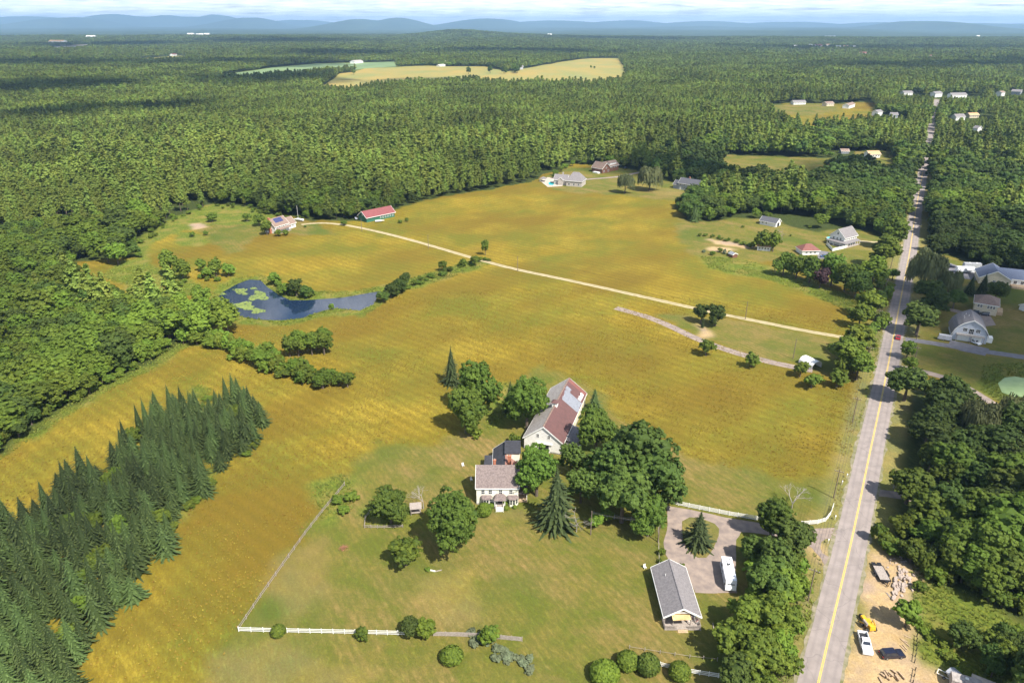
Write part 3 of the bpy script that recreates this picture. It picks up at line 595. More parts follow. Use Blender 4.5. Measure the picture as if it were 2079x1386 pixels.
def groundmat():
    m = bpy.data.materials.new('ground_cover'); m.use_nodes = True; t = m.node_tree; b = t.nodes['Principled BSDF']; n = t.nodes.new; l = t.links.new
    b.inputs['Roughness'].default_value = .95; b.inputs['Specular IOR Level'].default_value = .1
    geo = n('ShaderNodeNewGeometry')
    def noise(scale, detail=4, rot=0, st=(1,1,1), rough=.55, dist=0):
        mp = n('ShaderNodeMapping'); mp.inputs['Rotation'].default_value = (0, 0, rot); mp.vector_type = 'TEXTURE'; mp.inputs['Scale'].default_value = st
        l(geo.outputs['Position'], mp.inputs[0]); q = n('ShaderNodeTexNoise'); q.inputs['Scale'].default_value = scale; q.inputs['Detail'].default_value = detail; q.inputs['Roughness'].default_value = rough; q.inputs['Distortion'].default_value = dist
        l(mp.outputs[0], q.inputs['Vector']); return q.outputs[0]
    def rmp(f, a, b_):
        q = n('ShaderNodeMapRange'); q.inputs[1].default_value = a; q.inputs[2].default_value = b_; l(f, q.inputs[0]); return q.outputs[0]
    def mixc(f, a, c):
        q = n('ShaderNodeMix'); q.data_type = 'RGBA'
        if isinstance(f, float): q.inputs[0].default_value = f
        else: l(f, q.inputs[0])
        for s, v in ((6, a), (7, c)):
            if isinstance(v, tuple): q.inputs[s].default_value = (*v, 1)
            else: l(v, q.inputs[s])
        return q.outputs[2]
    big = rmp(noise(.016, 4, .5, (1, 2.2, 1)), .36, .62); mid = rmp(noise(.055, 5, .6, (1, 2, 1), .65), .38, .62); mid2 = rmp(noise(.12, 6, .2, (1, 1, 1), .65), .40, .64)
    fine = rmp(noise(.8, 9, .5, (.6, 1.8, 1), .78), .42, .58); vfine = rmp(noise(2.2, 6, 0, (1, 1, 1), .8), .42, .58)
    blob = rmp(noise(.022, 5, 0, (1, 1, 1), .62), .40, .60)
    # hay
    hay = mixc(mid, (.27, .19, .018), (.38, .285, .034)); hay = mixc(blob, hay, (.150, .170, .020)); hay = mixc(rmp(noise(.02, 4, 2.2, (1, 2, 1)), .47, .63), hay, (.19, .13, .016))
    k = n('ShaderNodeMath'); k.operation = 'MULTIPLY'; k.inputs[1].default_value = .62; l(fine, k.inputs[0]); hay = mixc(k.outputs[0], hay, (.16, .105, .012))
    mh = n('ShaderNodeMapping'); mh.inputs['Rotation'].default_value = (0, 0, -.9); l(geo.outputs['Position'], mh.inputs[0])
    wh = n('ShaderNodeTexWave'); wh.inputs['Scale'].default_value = .075; wh.inputs['Distortion'].default_value = 5; wh.inputs['Detail'].default_value = 5; wh.inputs['Detail Scale'].default_value = .25; l(mh.outputs[0], wh.inputs['Vector'])
    kh = n('ShaderNodeMath'); kh.operation = 'MULTIPLY'; kh.inputs[1].default_value = .38; l(wh.outputs['Fac'], kh.inputs[0]); hay = mixc(kh.outputs[0], hay, (.13, .10, .012))
    # mown lawn, burnt in patches, with mower stripes
    law = mixc(mid2, (.13, .150, .020), (.225, .180, .040)); law = mixc(rmp(noise(.05, 7, .9, (1, 2.6, 1), .75), .46, .62), law, (.31, .205, .075))
    law = mixc(rmp(noise(.03, 3), .50, .68), law, (.095, .135, .02))
    mp = n('ShaderNodeMapping'); mp.inputs['Rotation'].default_value = (0, 0, -.55); l(geo.outputs['Position'], mp.inputs[0])
    wv = n('ShaderNodeTexWave'); wv.inputs['Scale'].default_value = .16; wv.inputs['Distortion'].default_value = 1.2; wv.inputs['Detail'].default_value = 4; wv.inputs['Detail Scale'].default_value = .4; l(mp.outputs[0], wv.inputs['Vector'])
    kw = n('ShaderNodeMath'); kw.operation = 'MULTIPLY'; kw.inputs[1].default_value = .34; l(wv.outputs['Fac'], kw.inputs[0]); law = mixc(kw.outputs[0], law, (.11, .12, .022))
    kl = n('ShaderNodeMath'); kl.operation = 'MULTIPLY'; kl.inputs[1].default_value = .5; l(fine, kl.inputs[0]); law = mixc(kl.outputs[0], law, (.09, .095, .018))
    rou = mixc(mid2, (.14, .185, .022), (.22, .22, .035)); rou = mixc(fine, rou, (.085, .12, .016)); rou = mixc(rmp(noise(.07, 4), .5, .7), rou, (.25, .20, .05))
    dirt = mixc(mid2, (.46, .31, .145), (.56, .41, .22)); dirt = mixc(rmp(noise(.35, 7), .42, .65), dirt, (.42, .30, .18)); dirt = mixc(rmp(noise(.06, 2), .5, .6), dirt, (.40, .29, .21))
    flo = mixc(fine, (.030, .045, .010), (.06, .08, .02))
    ln = n('ShaderNodeVectorMath'); ln.operation = 'LENGTH'; l(geo.outputs['Position'], ln.inputs[0]); farf = rmp(ln.outputs['Value'], 3500, 7000)
    can = mixc(rmp(noise(.0022, 6, 0, (1, 1, 1), .6), .42, .6), (.026, .05, .018), (.065, .098, .028)); can = mixc(rmp(noise(.02, 6), .4, .62), can, (.03, .05, .018)); flo = mixc(farf, flo, can)
    at = n('ShaderNodeAttribute'); at.attribute_name = 'reg'; sp = n('ShaderNodeSeparateColor'); l(at.outputs['Color'], sp.inputs[0])
    def scl(col, f):
        q = n('ShaderNodeVectorMath'); q.operation = 'SCALE'; l(col, q.inputs[0]); l(f, q.inputs['Scale']); return q.outputs[0]
    def add2(a, c_, op='ADD'):
        q = n('ShaderNodeVectorMath' if op == 'ADD' else 'ShaderNodeMath'); q.operation = 'ADD'; l(a, q.inputs[0]); l(c_, q.inputs[1]); return q.outputs[0]
    tot = add2(add2(sp.outputs[0], sp.outputs[1], 's'), add2(sp.outputs[2], at.outputs['Alpha'], 's'), 's')
    inv = n('ShaderNodeMath'); inv.operation = 'SUBTRACT'; inv.inputs[0].default_value = 1; inv.use_clamp = True; l(tot, inv.inputs[1])
    c = add2(add2(add2(scl(hay, sp.outputs[0]), scl(law, sp.outputs[1])), add2(scl(rou, sp.outputs[2]), scl(dirt, at.outputs['Alpha']))), scl(flo, inv.outputs[0]))
    kv = n('ShaderNodeMath'); kv.operation = 'MULTIPLY'; kv.inputs[1].default_value = .25; l(vfine, kv.inputs[0]); hs = mixc(kv.outputs[0], c, (.05, .045, .015))
    l(hs, b.inputs['Base Color'])
    bp = n('ShaderNodeBump'); bp.inputs['Strength'].default_value = .5; bp.inputs['Distance'].default_value = .3; l(fine, bp.inputs['Height']); l(bp.outputs[0], b.inputs['Normal'])
    return m
M['ground'] = groundmat(); me.materials.append(M['ground'])
gr = link('ground', me); tag(gr, kind='structure')
M['shoulder'] = pmat('gravel_shoulder', (.26,.22,.15), .95, scale=.6, col2=(.13,.13,.05), detail=10)
# ------------------------------------------------------------------ draped sheets and ribbons
def ribbon(name, pts, wd, mat, dz=.02, step=2.5, off=0.0, seg=4, jag=0):
    P = [np.array(p, float) for p in pts]; L_ = [0]
    for a, b in zip(P[:-1], P[1:]): L_.append(L_[-1]+np.linalg.norm(b-a))
    n = max(2, int(L_[-1]/step)); s = np.linspace(0, L_[-1], n); px = np.interp(s, L_, [p[0] for p in P]); py = np.interp(s, L_, [p[1] for p in P])
    k = max(1, min(6, n//6)); ker = np.ones(2*k+1)/(2*k+1)
    if n > 12: px = np.convolve(np.pad(px, k, mode='reflect', reflect_type='odd'), ker, 'valid'); py = np.convolve(np.pad(py, k, mode='reflect', reflect_type='odd'), ker, 'valid')
    tx = np.gradient(px); ty = np.gradient(py); l = np.hypot(tx, ty); nx_, ny_ = ty/l, -tx/l; v = []; f = []
    for i in range(n):
        for j in range(seg+1):
            o = off+wd*(j/seg-.5)+(rnd.uniform(-jag, jag) if j in (0, seg) else 0); v.append((px[i]+nx_[i]*o, py[i]+ny_[i]*o))
    v = np.array(v); z = T(v[:, 0], v[:, 1])+dz; me = bpy.data.meshes.new(name)
    for i in range(n-1):
        for j in range(seg): a = i*(seg+1)+j; f.append((a, a+1, a+seg+2, a+seg+1))
    me.from_pydata(np.column_stack([v, z]).tolist(), [], f); at_ = me.attributes.new('ax', 'FLOAT', 'POINT'); at_.data.foreach_set('value', np.tile(np.linspace(-.5, .5, seg+1), n).astype(np.float32)); me.polygons.foreach_set('use_smooth', np.ones(len(f), bool)); me.materials.append(mat)
    return tag(link(name, me), kind='structure')
def sheet(name, poly, mat, dz=.03, cell=1.2, jag=0, flat=None, kind='structure'):
    "polygon filled with a fine grid of cells cut by its outline"
    import bmesh
    P = [np.array(p, float) for p in poly]; Q = []
    for a, b in zip(P, P[1:]+P[:1]):
        k = max(1, int(np.linalg.norm(b-a)/cell))
        for i in range(k): Q.append(a+(b-a)*i/k+np.array([rnd.uniform(-jag, jag), rnd.uniform(-jag, jag)]))
    bm = bmesh.new(); vs = [bm.verts.new((q[0], q[1], 0)) for q in Q]; bm.faces.new(vs)
    A = np.array(Q); st = cell*2
    for ax, lo, hi in ((0, A[:, 0].min(), A[:, 0].max()), (1, A[:, 1].min(), A[:, 1].max())):
        c = lo+st
        while c < hi:
            bmesh.ops.bisect_plane(bm, geom=bm.verts[:]+bm.edges[:]+bm.faces[:], plane_co=(c, 0, 0) if ax == 0 else (0, c, 0), plane_no=(1, 0, 0) if ax == 0 else (0, 1, 0)); c += st
    bmesh.ops.triangulate(bm, faces=bm.faces[:]); me = bpy.data.meshes.new(name); bm.to_mesh(me); bm.free()
    co = np.zeros(len(me.vertices)*3); me.vertices.foreach_get('co', co); co = co.reshape(-1, 3)
    co[:, 2] = flat if flat is not None else T(co[:, 0], co[:, 1])+dz; me.vertices.foreach_set('co', co.ravel()); me.update(); me.materials.append(mat)
    for p in me.polygons:
        if p.normal.z < 0: me.flip_normals(); break
    return tag(link(name, me), kind=kind) if kind else link(name, me)
ribbon('road_shoulder', ROADC, 8.6, M['shoulder'], .035, 2, 0, 4, .45)
ribbon('road', ROADC, 7.3, M['asphalt'], .06, 3, 0, 8, .08)
for s in (-1, 1):
    ribbon('yellow_line', ROADC[:-3], .12, M['yellowline'], .075, 3, .14*s, 1)
sheet('driveway', gp([(1354,1026),(1400,1034),(1470,1049),(1533,1060),(1600,1069),(1640,1074),(1700,1070),(1698,1092),(1676,1093),(1668,1100),(1666,1112),(1670,1122),(1682,1130),(1676,1152),
   (1664,1130),(1648,1112),(1630,1100),(1585,1090),(1540,1082),(1505,1080),(1495,1095),(1494,1150),(1496,1203),(1450,1204),(1411,1202),(1397,1165),(1382,1152),(1360,1140),(1350,1122),(1347,1101),(1355,1076)]), M['drive'], .035, 1.5, .12)
sheet('grass_island', gp([(1385,1058),(1400,1050),(1421,1051),(1451,1063),(1460,1073),(1459,1088),(1451,1107),(1443,1122),(1434,1132),(1417,1132),(1407,1126),(1396,1114),(1388,1098),(1385,1078)]), M['ground'], .10, 1)
isl = bpy.data.objects['grass_island']; ia = isl.data.color_attributes.new('reg', 'FLOAT_COLOR', 'POINT'); ia.data.foreach_set('color', np.tile((0, .85, 0, .12), len(isl.data.vertices)).astype(np.float32))
TRACK = gp([(1722,686),(1640,673),(1560,656),(1480,641),(1420,628),(1340,610),(1240,588),(1150,568),(1060,550),(1000,535),(940,518),(870,497),(800,478),(730,462),(690,455),(640,451),(612,456)])
ribbon('gravel_track', TRACK, 3.2, M['sandtrack'], .03, 2, 0, 8, .2)
ribbon('driveway', gp([(1250,625),(1340,650),(1385,675),(1430,695),(1480,712),(1530,727),(1590,742),(1650,752)]), 4.2, M['drive'], .035, 2, 0, 3, .1)
ribbon('driveway', gp([(1836,688),(1900,697),(1960,708),(2020,716),(2090,727),(2200,742)]), 4.6, M['darkdrive'], .035, 2, 0, 3, .1)
sheet('parking_apron', gp([(1930,690),(1965,698),(2008,708),(2000,722),(1950,712),(1925,700)]), M['darkdrive'], .05, 1.5)
ribbon('gravel_track', gp([(1800,742),(1850,748),(1885,756),(1930,770),(1970,790),(2030,828)]), 3.8, M['drive'], .035, 2, 0, 3, .2)
ribbon('driveway', gp([(1845,616),(1900,622),(1950,633),(1990,648)]), 4, M['drive'], .035, 2, 0, 3, .1)
sheet('parking_apron', gp([(1985,640),(2010,640),(2022,660),(1990,664)]), M['drive'], .05, 1.5)
sheet('parking_apron', gp([(1868,546),(1900,540),(1925,533),(1960,545),(1992,560),(1988,570),(1930,562),(1890,556)]), M['darkdrive'], .04, 1.5)
ribbon('driveway', gp([(1745,490),(1790,492),(1842,500)]), 3.5, M['sandtrack'], .03, 2, 0, 2, .2)
sheet('parking_apron', gp([(1660,508),(1685,512),(1695,524),(1660,526)]), M['darkdrive'], .04, 1.5)
ribbon('gravel_track', gp([(1745,1000),(1800,1000),(1850,1010),(1900,1025),(1960,1052)]), 3.2, M['drive'], .03, 2, 0, 2, .2)
ribbon('driveway', gp([(1178,366),(1205,362),(1240,362),(1290,352),(1330,342)]), 4, M['drive'], .05, 3, 0, 2, .1)
sheet('patio', gp([(1096,367),(1112,360),(1140,362),(1142,378),(1112,380)]), M['patio'], .06, 2)
# pond water
wt = sheet('pond_water', POND, M['water'], flat=ZW, cell=2); wt2 = sheet('pond_water', POND2, M['algae'], flat=ZW2, cell=2)
pads = MB()
for cx, cy, rx, ry in ((487,588,13,5),(515,583,6,2.6),(523,591,8,3),(527,600,17,7),(497,594,5,3),(495,617,19,6.5),(523,629,13,5),(453,594,6,2),(500,622,14,4),(512,606,8,2),(508,625,7,2)):
    for k in range(int(rx*ry*4.5)):
        a = rnd.uniform(0, 6.28); r = math.sqrt(rnd.random())*(1+.3*math.sin(3*a+cx)); x, y = g(cx+math.cos(a)*r*rx, cy+math.sin(a)*r*ry); s = rnd.uniform(.16, .42)
        if inpoly(np.array([x]), np.array([y]), POND)[0]: pads.face([(x+math.cos(j*1.05)*s, y+math.sin(j*1.05)*s, ZW+.02+.012*(k % 3)+rnd.uniform(0, .01)) for j in range(6)])
tag(pads.build('lily_pads', M['padleaf']), 'yellow green lily pads floating on the dark pond', 'lily pads', kind='stuff')
# far fields (beyond the fine ground grid)
def far_sheet(poly, mat, name='hay_field', cell=12): return sheet(name, gp(poly), mat, .6, cell)
M['farhay'] = pmat('ripe_hay_field', (.30,.215,.04), .95, scale=.010, col2=(.20,.20,.045), stretch=(1,.4,1), detail=8)
M['fargreen'] = pmat('green_crop_field', (.17,.24,.09), .95, scale=.01, col2=(.12,.18,.07), stretch=(1,.4,1))
far_sheet([(655,176),(690,150),(740,140),(870,134),(990,136),(1030,146),(1130,128),(1200,119),(1255,119),(1268,138),(1272,166),(1200,176),(1100,172),(1030,176),(960,168),(880,174),(800,176),(720,190),(655,188)], M['farhay'])
far_sheet([(450,153),(520,143),(640,130),(720,129),(800,125),(805,136),(700,144),(600,154),(500,164)], M['fargreen'], 'crop_field')
far_sheet([(282,120),(368,114),(378,122),(290,128)], M['farhay'])
M['pale'] = pmat('pale_gravel_pit', (.50,.42,.36), .95, scale=.01); far_sheet([(98,97),(185,90),(188,97),(122,103)], M['pale'], 'gravel_pit', 40)
# ------------------------------------------------------------------ woods
def indist(x, y, px_margin=60):
    Px, Py, Z = projv(x, y, 10); return (Z > 5) & (Px > -px_margin*3) & (Px < 2079+px_margin*3) & (Py < 1386+260)
def projv(x, y, z):
    dz = z-CH; Z = y*math.cos(PITCH)-dz*math.sin(PITCH); return 1039.5+FP*x/Z, 693-FP*(y*math.sin(PITCH)+dz*math.cos(PITCH))/Z, Z
NR = np.random.RandomState(5)
def scatter(r0, r1, sp):
    xs_ = np.arange(-r1, r1, sp); ys_ = np.arange(0, r1, sp); a, b = np.meshgrid(xs_, ys_); a = a.ravel()+NR.uniform(-.46, .46, a.size)*sp; b = b.ravel()+NR.uniform(-.46, .46, b.size)*sp
    r = np.hypot(a, b); m = (r >= r0) & (r < r1) & (np.abs(a) < 100+b*.86); a, b = a[m], b[m]; m = indist(a, b); return a[m], b[m]
parts_ = [scatter(60, 700, 5.9), scatter(700, 1500, 6.8), scatter(1500, 3000, 10), scatter(3000, 8200, 22)]
FX = np.concatenate([p[0] for p in parts_]); FY = np.concatenate([p[1] for p in parts_])
free = pdist(FX, FY, ROADC) > np.where(FY < 470, 12.0, np.where(FY < 640, 8.0, 5.0))
for P in OPEN:
    free &= ~inpoly(FX, FY, P)
for pl, d in ((gp([(1800,742),(1850,748),(1885,756),(1930,770),(1970,790),(2030,828)]), 5), (gp([(1745,1000),(1800,1000),(1850,1010),(1900,1025),(1960,1052)]), 7)):
    free &= pdist(FX, FY, pl) > d
free &= (fbm(FX/33, FY/33, 123, 2) < .73) | (np.hypot(FX, FY) < 300)
LOWT = np.zeros(len(FX), bool)
for (_, _, a_, c_) in FARH:
    (hx_, hy_), (kx_, ky_) = g(*a_), g(*c_); mx_, my_ = (hx_+kx_)/2, (hy_+ky_)/2; L_ = math.hypot(kx_-hx_, ky_-hy_); dd_ = math.hypot(mx_, my_); ux_, uy_ = -mx_/dd_, -my_/dd_
    f_ = (FX-mx_)*ux_+(FY-my_)*uy_; s_ = np.abs((FX-mx_)*uy_-(FY-my_)*ux_); free &= ~((s_ < L_/2+7) & (f_ > -L_*.8-4) & (f_ < 30+dd_*.02)); LOWT |= (s_ < L_/2+10) & (f_ > 0) & (f_ < dd_*.13)
FX, FY = FX[free], FY[free]; LOWT = LOWT[free]; FZ = T(FX, FY); FR = np.hypot(FX, FY)
PX, PY, PZ = projv(FX, FY, FZ)
# where pines and where broadleaved trees stand
pinef = fbm(FX/170, FY/170, 77, 3)+.10
pinef = np.where(FR > 520, pinef+.16, pinef-.10)
east = ramp(FX-0.40*FY, -20, 60)*ramp(900-FR, 0, 200); pinef = pinef-.34*east
pinef = np.where((FX < -60) & (FR < 330), pinef-.16, pinef)
pinef = np.where((PX > 1380) & (FR < 1250), pinef-.16, pinef)
ispine = pinef+NR.uniform(-.13, .13, len(FX)) > .53
darkz = (FX > 90) & (FR < 760) & (fbm(FX/90, FY/90, 55, 2) > .42)
sc_ = np.exp(NR.normal(0, .20, len(FX))).clip(.5, 1.55)*(.72+.5*fbm(FX/45, FY/45, 99, 2)); sc_ = np.where(FR > 900, .75*sc_**.6+.25, sc_); sc_ = np.where(LOWT, sc_*.52, sc_); grow = np.where(FR > 3000, 2.1, np.where(FR > 1500, 1.35, 1.0))
edge = np.full(len(FX), 99.0); near = FR < 700
if near.any():
    dmin = np.full(near.sum(), 99.0)
    for P in OPEN[:5]: dmin = np.minimum(dmin, pdist(FX[near], FY[near], P, True))
    edge[near] = dmin
sc_ = np.where(edge < 5, sc_*.62, sc_)
# individuals: those that show largest in the photograph
vis = (PX > -30) & (PX < 2110) & (PY > 0) & (PY < 1500); ind = np.zeros(len(FX), bool)
def size_(s): return 'small ' if s < .82 else 'tall ' if s > 1.12 else ''
def where(x, y, e, u, v):
    z = 'on the edge of ' if e < 6 else 'inside '
    if u < 1000: w = 'the wood left of the long hayfield' if v > 760 else 'the wood left of the pond' if v > 600 else 'the wood by the small gold field corner' if v > 500 else 'the wood above the scrubby field' if u < 520 else 'the wood behind the solar roofed house' if u < 720 else 'the wood behind the green barn'
    elif u < 1800: w = 'the wood behind the stone house with pool' if u < 1330 else 'the woods above the upper lawns'
    else: w = 'the woods beyond the blue roofed house' if v < 620 else 'the wood between gravel lane and road' if v < 900 else 'the wood across from the drive entrance' if v < 1060 else 'the wood above the sandy lot'
    return z+w
for isp in (True, False):
    c = np.where(vis & (ispine == isp))[0]; c = c[np.argsort(PZ[c])][:300 if isp else 255]; ind[c] = True
for i in np.where(ind)[0]:
    s = sc_[i]; x, y = FX[i], FY[i]; left = x < 60
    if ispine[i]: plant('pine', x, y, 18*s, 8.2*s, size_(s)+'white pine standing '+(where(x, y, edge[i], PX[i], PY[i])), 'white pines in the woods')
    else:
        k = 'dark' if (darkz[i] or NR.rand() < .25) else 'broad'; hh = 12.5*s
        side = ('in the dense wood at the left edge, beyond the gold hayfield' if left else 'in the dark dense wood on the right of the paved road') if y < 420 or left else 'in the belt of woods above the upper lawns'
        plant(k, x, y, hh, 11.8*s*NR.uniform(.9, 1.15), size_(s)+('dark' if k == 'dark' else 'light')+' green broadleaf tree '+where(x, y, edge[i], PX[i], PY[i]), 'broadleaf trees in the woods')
# everything else: one mass of wood, instanced
far = ~ind
q_ = []
SRC = []
def srcobj(name, crown, trunk):
    o = bpy.data.objects.new(name, crown); SRC.append(o); return o
LO = []
for s in (201, 202, 203, 204):
    q, t, e = pineq(s, 21, 9, 10, 8, 4, 2, 1.6); LO.append(srcobj('pine_pattern', leafmesh('pine_far', q, t, LM['pine'], e), None))
for s in (211, 212, 213):
    q, t, e, cs, rs = broad(s, 560, 1.25, 14, 12, 13, low=.2); LO.append(srcobj('broadleaf_pattern', leafmesh('broadleaf_far', q, t, LM['broad'], e), None))
for s in (221, 222):
    q, t, e, cs, rs = broad(s, 560, 1.25, 14, 12, 13, low=.2); LO.append(srcobj('broadleaf_pattern', leafmesh('broadleaf_far', q, t, LM['darkbroad'], e), None))
HI = [srcobj('tree_pattern', v[0], None) for k in ('pine', 'broad', 'dark') for v in LIB[k]['v'][:3]]
ALL = LO+HI
vi = np.where(ispine, NR.randint(0, 4, len(FX)), np.where(darkz | (NR.rand(len(FX)) < .25), 7+NR.randint(0, 2, len(FX)), 4+NR.randint(0, 3, len(FX))))
hi = FR < 620
vi = np.where(hi & ispine, 9+NR.randint(0, 3, len(FX)), np.where(hi & (vi >= 7), 15+NR.randint(0, 3, len(FX)), np.where(hi & ~ispine, 12+NR.randint(0, 3, len(FX)), vi)))
def scatter_nodes(o, ALL):
    name = o.name
    ng = bpy.data.node_groups.new(name, 'GeometryNodeTree'); ng.interface.new_socket('Geometry', in_out='INPUT', socket_type='NodeSocketGeometry'); ng.interface.new_socket('Geometry', in_out='OUTPUT', socket_type='NodeSocketGeometry')
    gi = ng.nodes.new('NodeGroupInput'); go = ng.nodes.new('NodeGroupOutput'); ip = ng.nodes.new('GeometryNodeInstanceOnPoints'); jn = ng.nodes.new('GeometryNodeGeometryToInstance')
    for ob in reversed(ALL):
        oi = ng.nodes.new('GeometryNodeObjectInfo'); oi.inputs['Object'].default_value = ob; oi.inputs['As Instance'].default_value = False; ng.links.new(oi.outputs['Geometry'], jn.inputs[0])
    def attr(nm, ty):
        q = ng.nodes.new('GeometryNodeInputNamedAttribute'); q.data_type = ty; q.inputs['Name'].default_value = nm; return q.outputs['Attribute']
    ip.inputs['Pick Instance'].default_value = True; ng.links.new(gi.outputs[0], ip.inputs['Points']); ng.links.new(jn.outputs[0], ip.inputs['Instance'])
    ng.links.new(attr('vi', 'INT'), ip.inputs['Instance Index']); ng.links.new(attr('sc', 'FLOAT_VECTOR'), ip.inputs['Scale'])
    cx = ng.nodes.new('ShaderNodeCombineXYZ'); ng.links.new(attr('rt', 'FLOAT'), cx.inputs[2])
    er = ng.nodes.new('FunctionNodeEulerToRotation'); ng.links.new(cx.outputs[0], er.inputs[0]); ng.links.new(er.outputs[0], ip.inputs['Rotation'])
    ng.links.new(ip.outputs[0], go.inputs[0]); md = o.modifiers.new('woods', 'NODES'); md.node_group = ng
def woods(name, m, label):
    n = int(m.sum()); me = bpy.data.meshes.new(name); me.from_pydata(np.column_stack([FX[m], FY[m], FZ[m]-.2]).tolist(), [], [])
    a = me.attributes.new('vi', 'INT', 'POINT'); a.data.foreach_set('value', vi[m].astype(np.int32))
    a = me.attributes.new('rt', 'FLOAT', 'POINT'); a.data.foreach_set('value', NR.uniform(0, 6.28, n).astype(np.float32))
    s = sc_[m]; g_ = grow[m]; sx = s*g_*NR.uniform(.88, 1.15, n)*np.where((FR[m] < 620) & ~ispine[m], 1.16, 1.0); szz = s*(1+.12*(g_-1))*np.where(ispine[m], .82, .92)
    a = me.attributes.new('sc', 'FLOAT_VECTOR', 'POINT'); a.data.foreach_set('vector', np.column_stack([sx, sx, szz]).ravel().astype(np.float32))
    o = link(name, me); tag(o, label, 'woodland', kind='stuff')
    scatter_nodes(o, ALL); return o

woods('forest', far, 'unbroken green forest of pines and broadleaf trees reaching to the horizon')
print('trees: individual', ind.sum(), 'in the mass', far.sum())
# ------------------------------------------------------------------ fir plantation
FIRP = gp([(248,912),(300,860),(335,838),(395,836),(418,858),(440,838),(478,812),(520,825),(540,860),(508,912),(455,955),(424,968),(420,1008),(362,1055),(356,1108),(300,1180),(262,1232),(240,1272),(186,1342),(160,1400),(120,1520),(-120,1520),(-90,1120),(20,1066),(75,1046),(110,1000),(165,962),(228,975)])
A = np.array(FIRP); fx, fy = np.meshgrid(np.arange(A[:, 0].min(), A[:, 0].max(), 4.4), np.arange(A[:, 1].min(), A[:, 1].max(), 4.0)); fx = fx.ravel(); fy = fy.ravel()
fx = fx+NR.uniform(-.7, .7, fx.size); fy = fy+NR.uniform(-.7, .7, fy.size); m = inpoly(fx, fy, FIRP); fx, fy = fx[m], fy[m]
dE = pdist(fx, fy, FIRP, True); nf = 0
HT_ = ['']
def firlabel(x, y, d):
    u, v, Z = proj(x, y, 0)
    if d < 3.2: return 'outermost fir on the side of the plantation facing the '+('mown lawn, ' if u > 100+(1300-v)*.62 else 'left wood, ')+('at its far tip' if v < 920 else 'halfway along' if v < 1120 else 'at its near end')
    return HT_[0]+'blue green fir hemmed in by others '+('at the far tip of the plantation' if v < 930 else 'in the middle of the plantation' if v < 1080 else 'in the wide near part of the plantation' if v < 1240 else 'in the lowest rows of the plantation')
for x, y, d in zip(fx, fy, dE):
    hole = float(vn(x/7, y/7, 61)) > .80
    u, v, Z = proj(x, y, 0)
    if u < -60 or v > 1470: continue
    if hole or NR.rand() < .03:
        if NR.rand() < .5: plant('smalltree', x, y, NR.uniform(5, 7.5), NR.uniform(4.5, 6.5), 'bright green broadleaf tree growing up among the rows of dark firs', 'broadleaf trees among the firs')
        continue
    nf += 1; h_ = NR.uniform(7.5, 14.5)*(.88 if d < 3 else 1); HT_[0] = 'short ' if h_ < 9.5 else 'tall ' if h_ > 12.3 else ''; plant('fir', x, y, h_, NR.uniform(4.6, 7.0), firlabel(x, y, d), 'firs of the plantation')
print('firs', nf)
for k in range(10):
    x, y = g(*[(425,985),(412,1000),(400,1018),(385,1030),(515,905),(500,925),(405,850),(410,830),(425,812),(352,1075)][k]); plant('brightshrub', x, y, NR.uniform(1.2, 2.4), NR.uniform(3, 5), 'bright green low shrub at the edge of the fir plantation', 'shrubs along the firs')
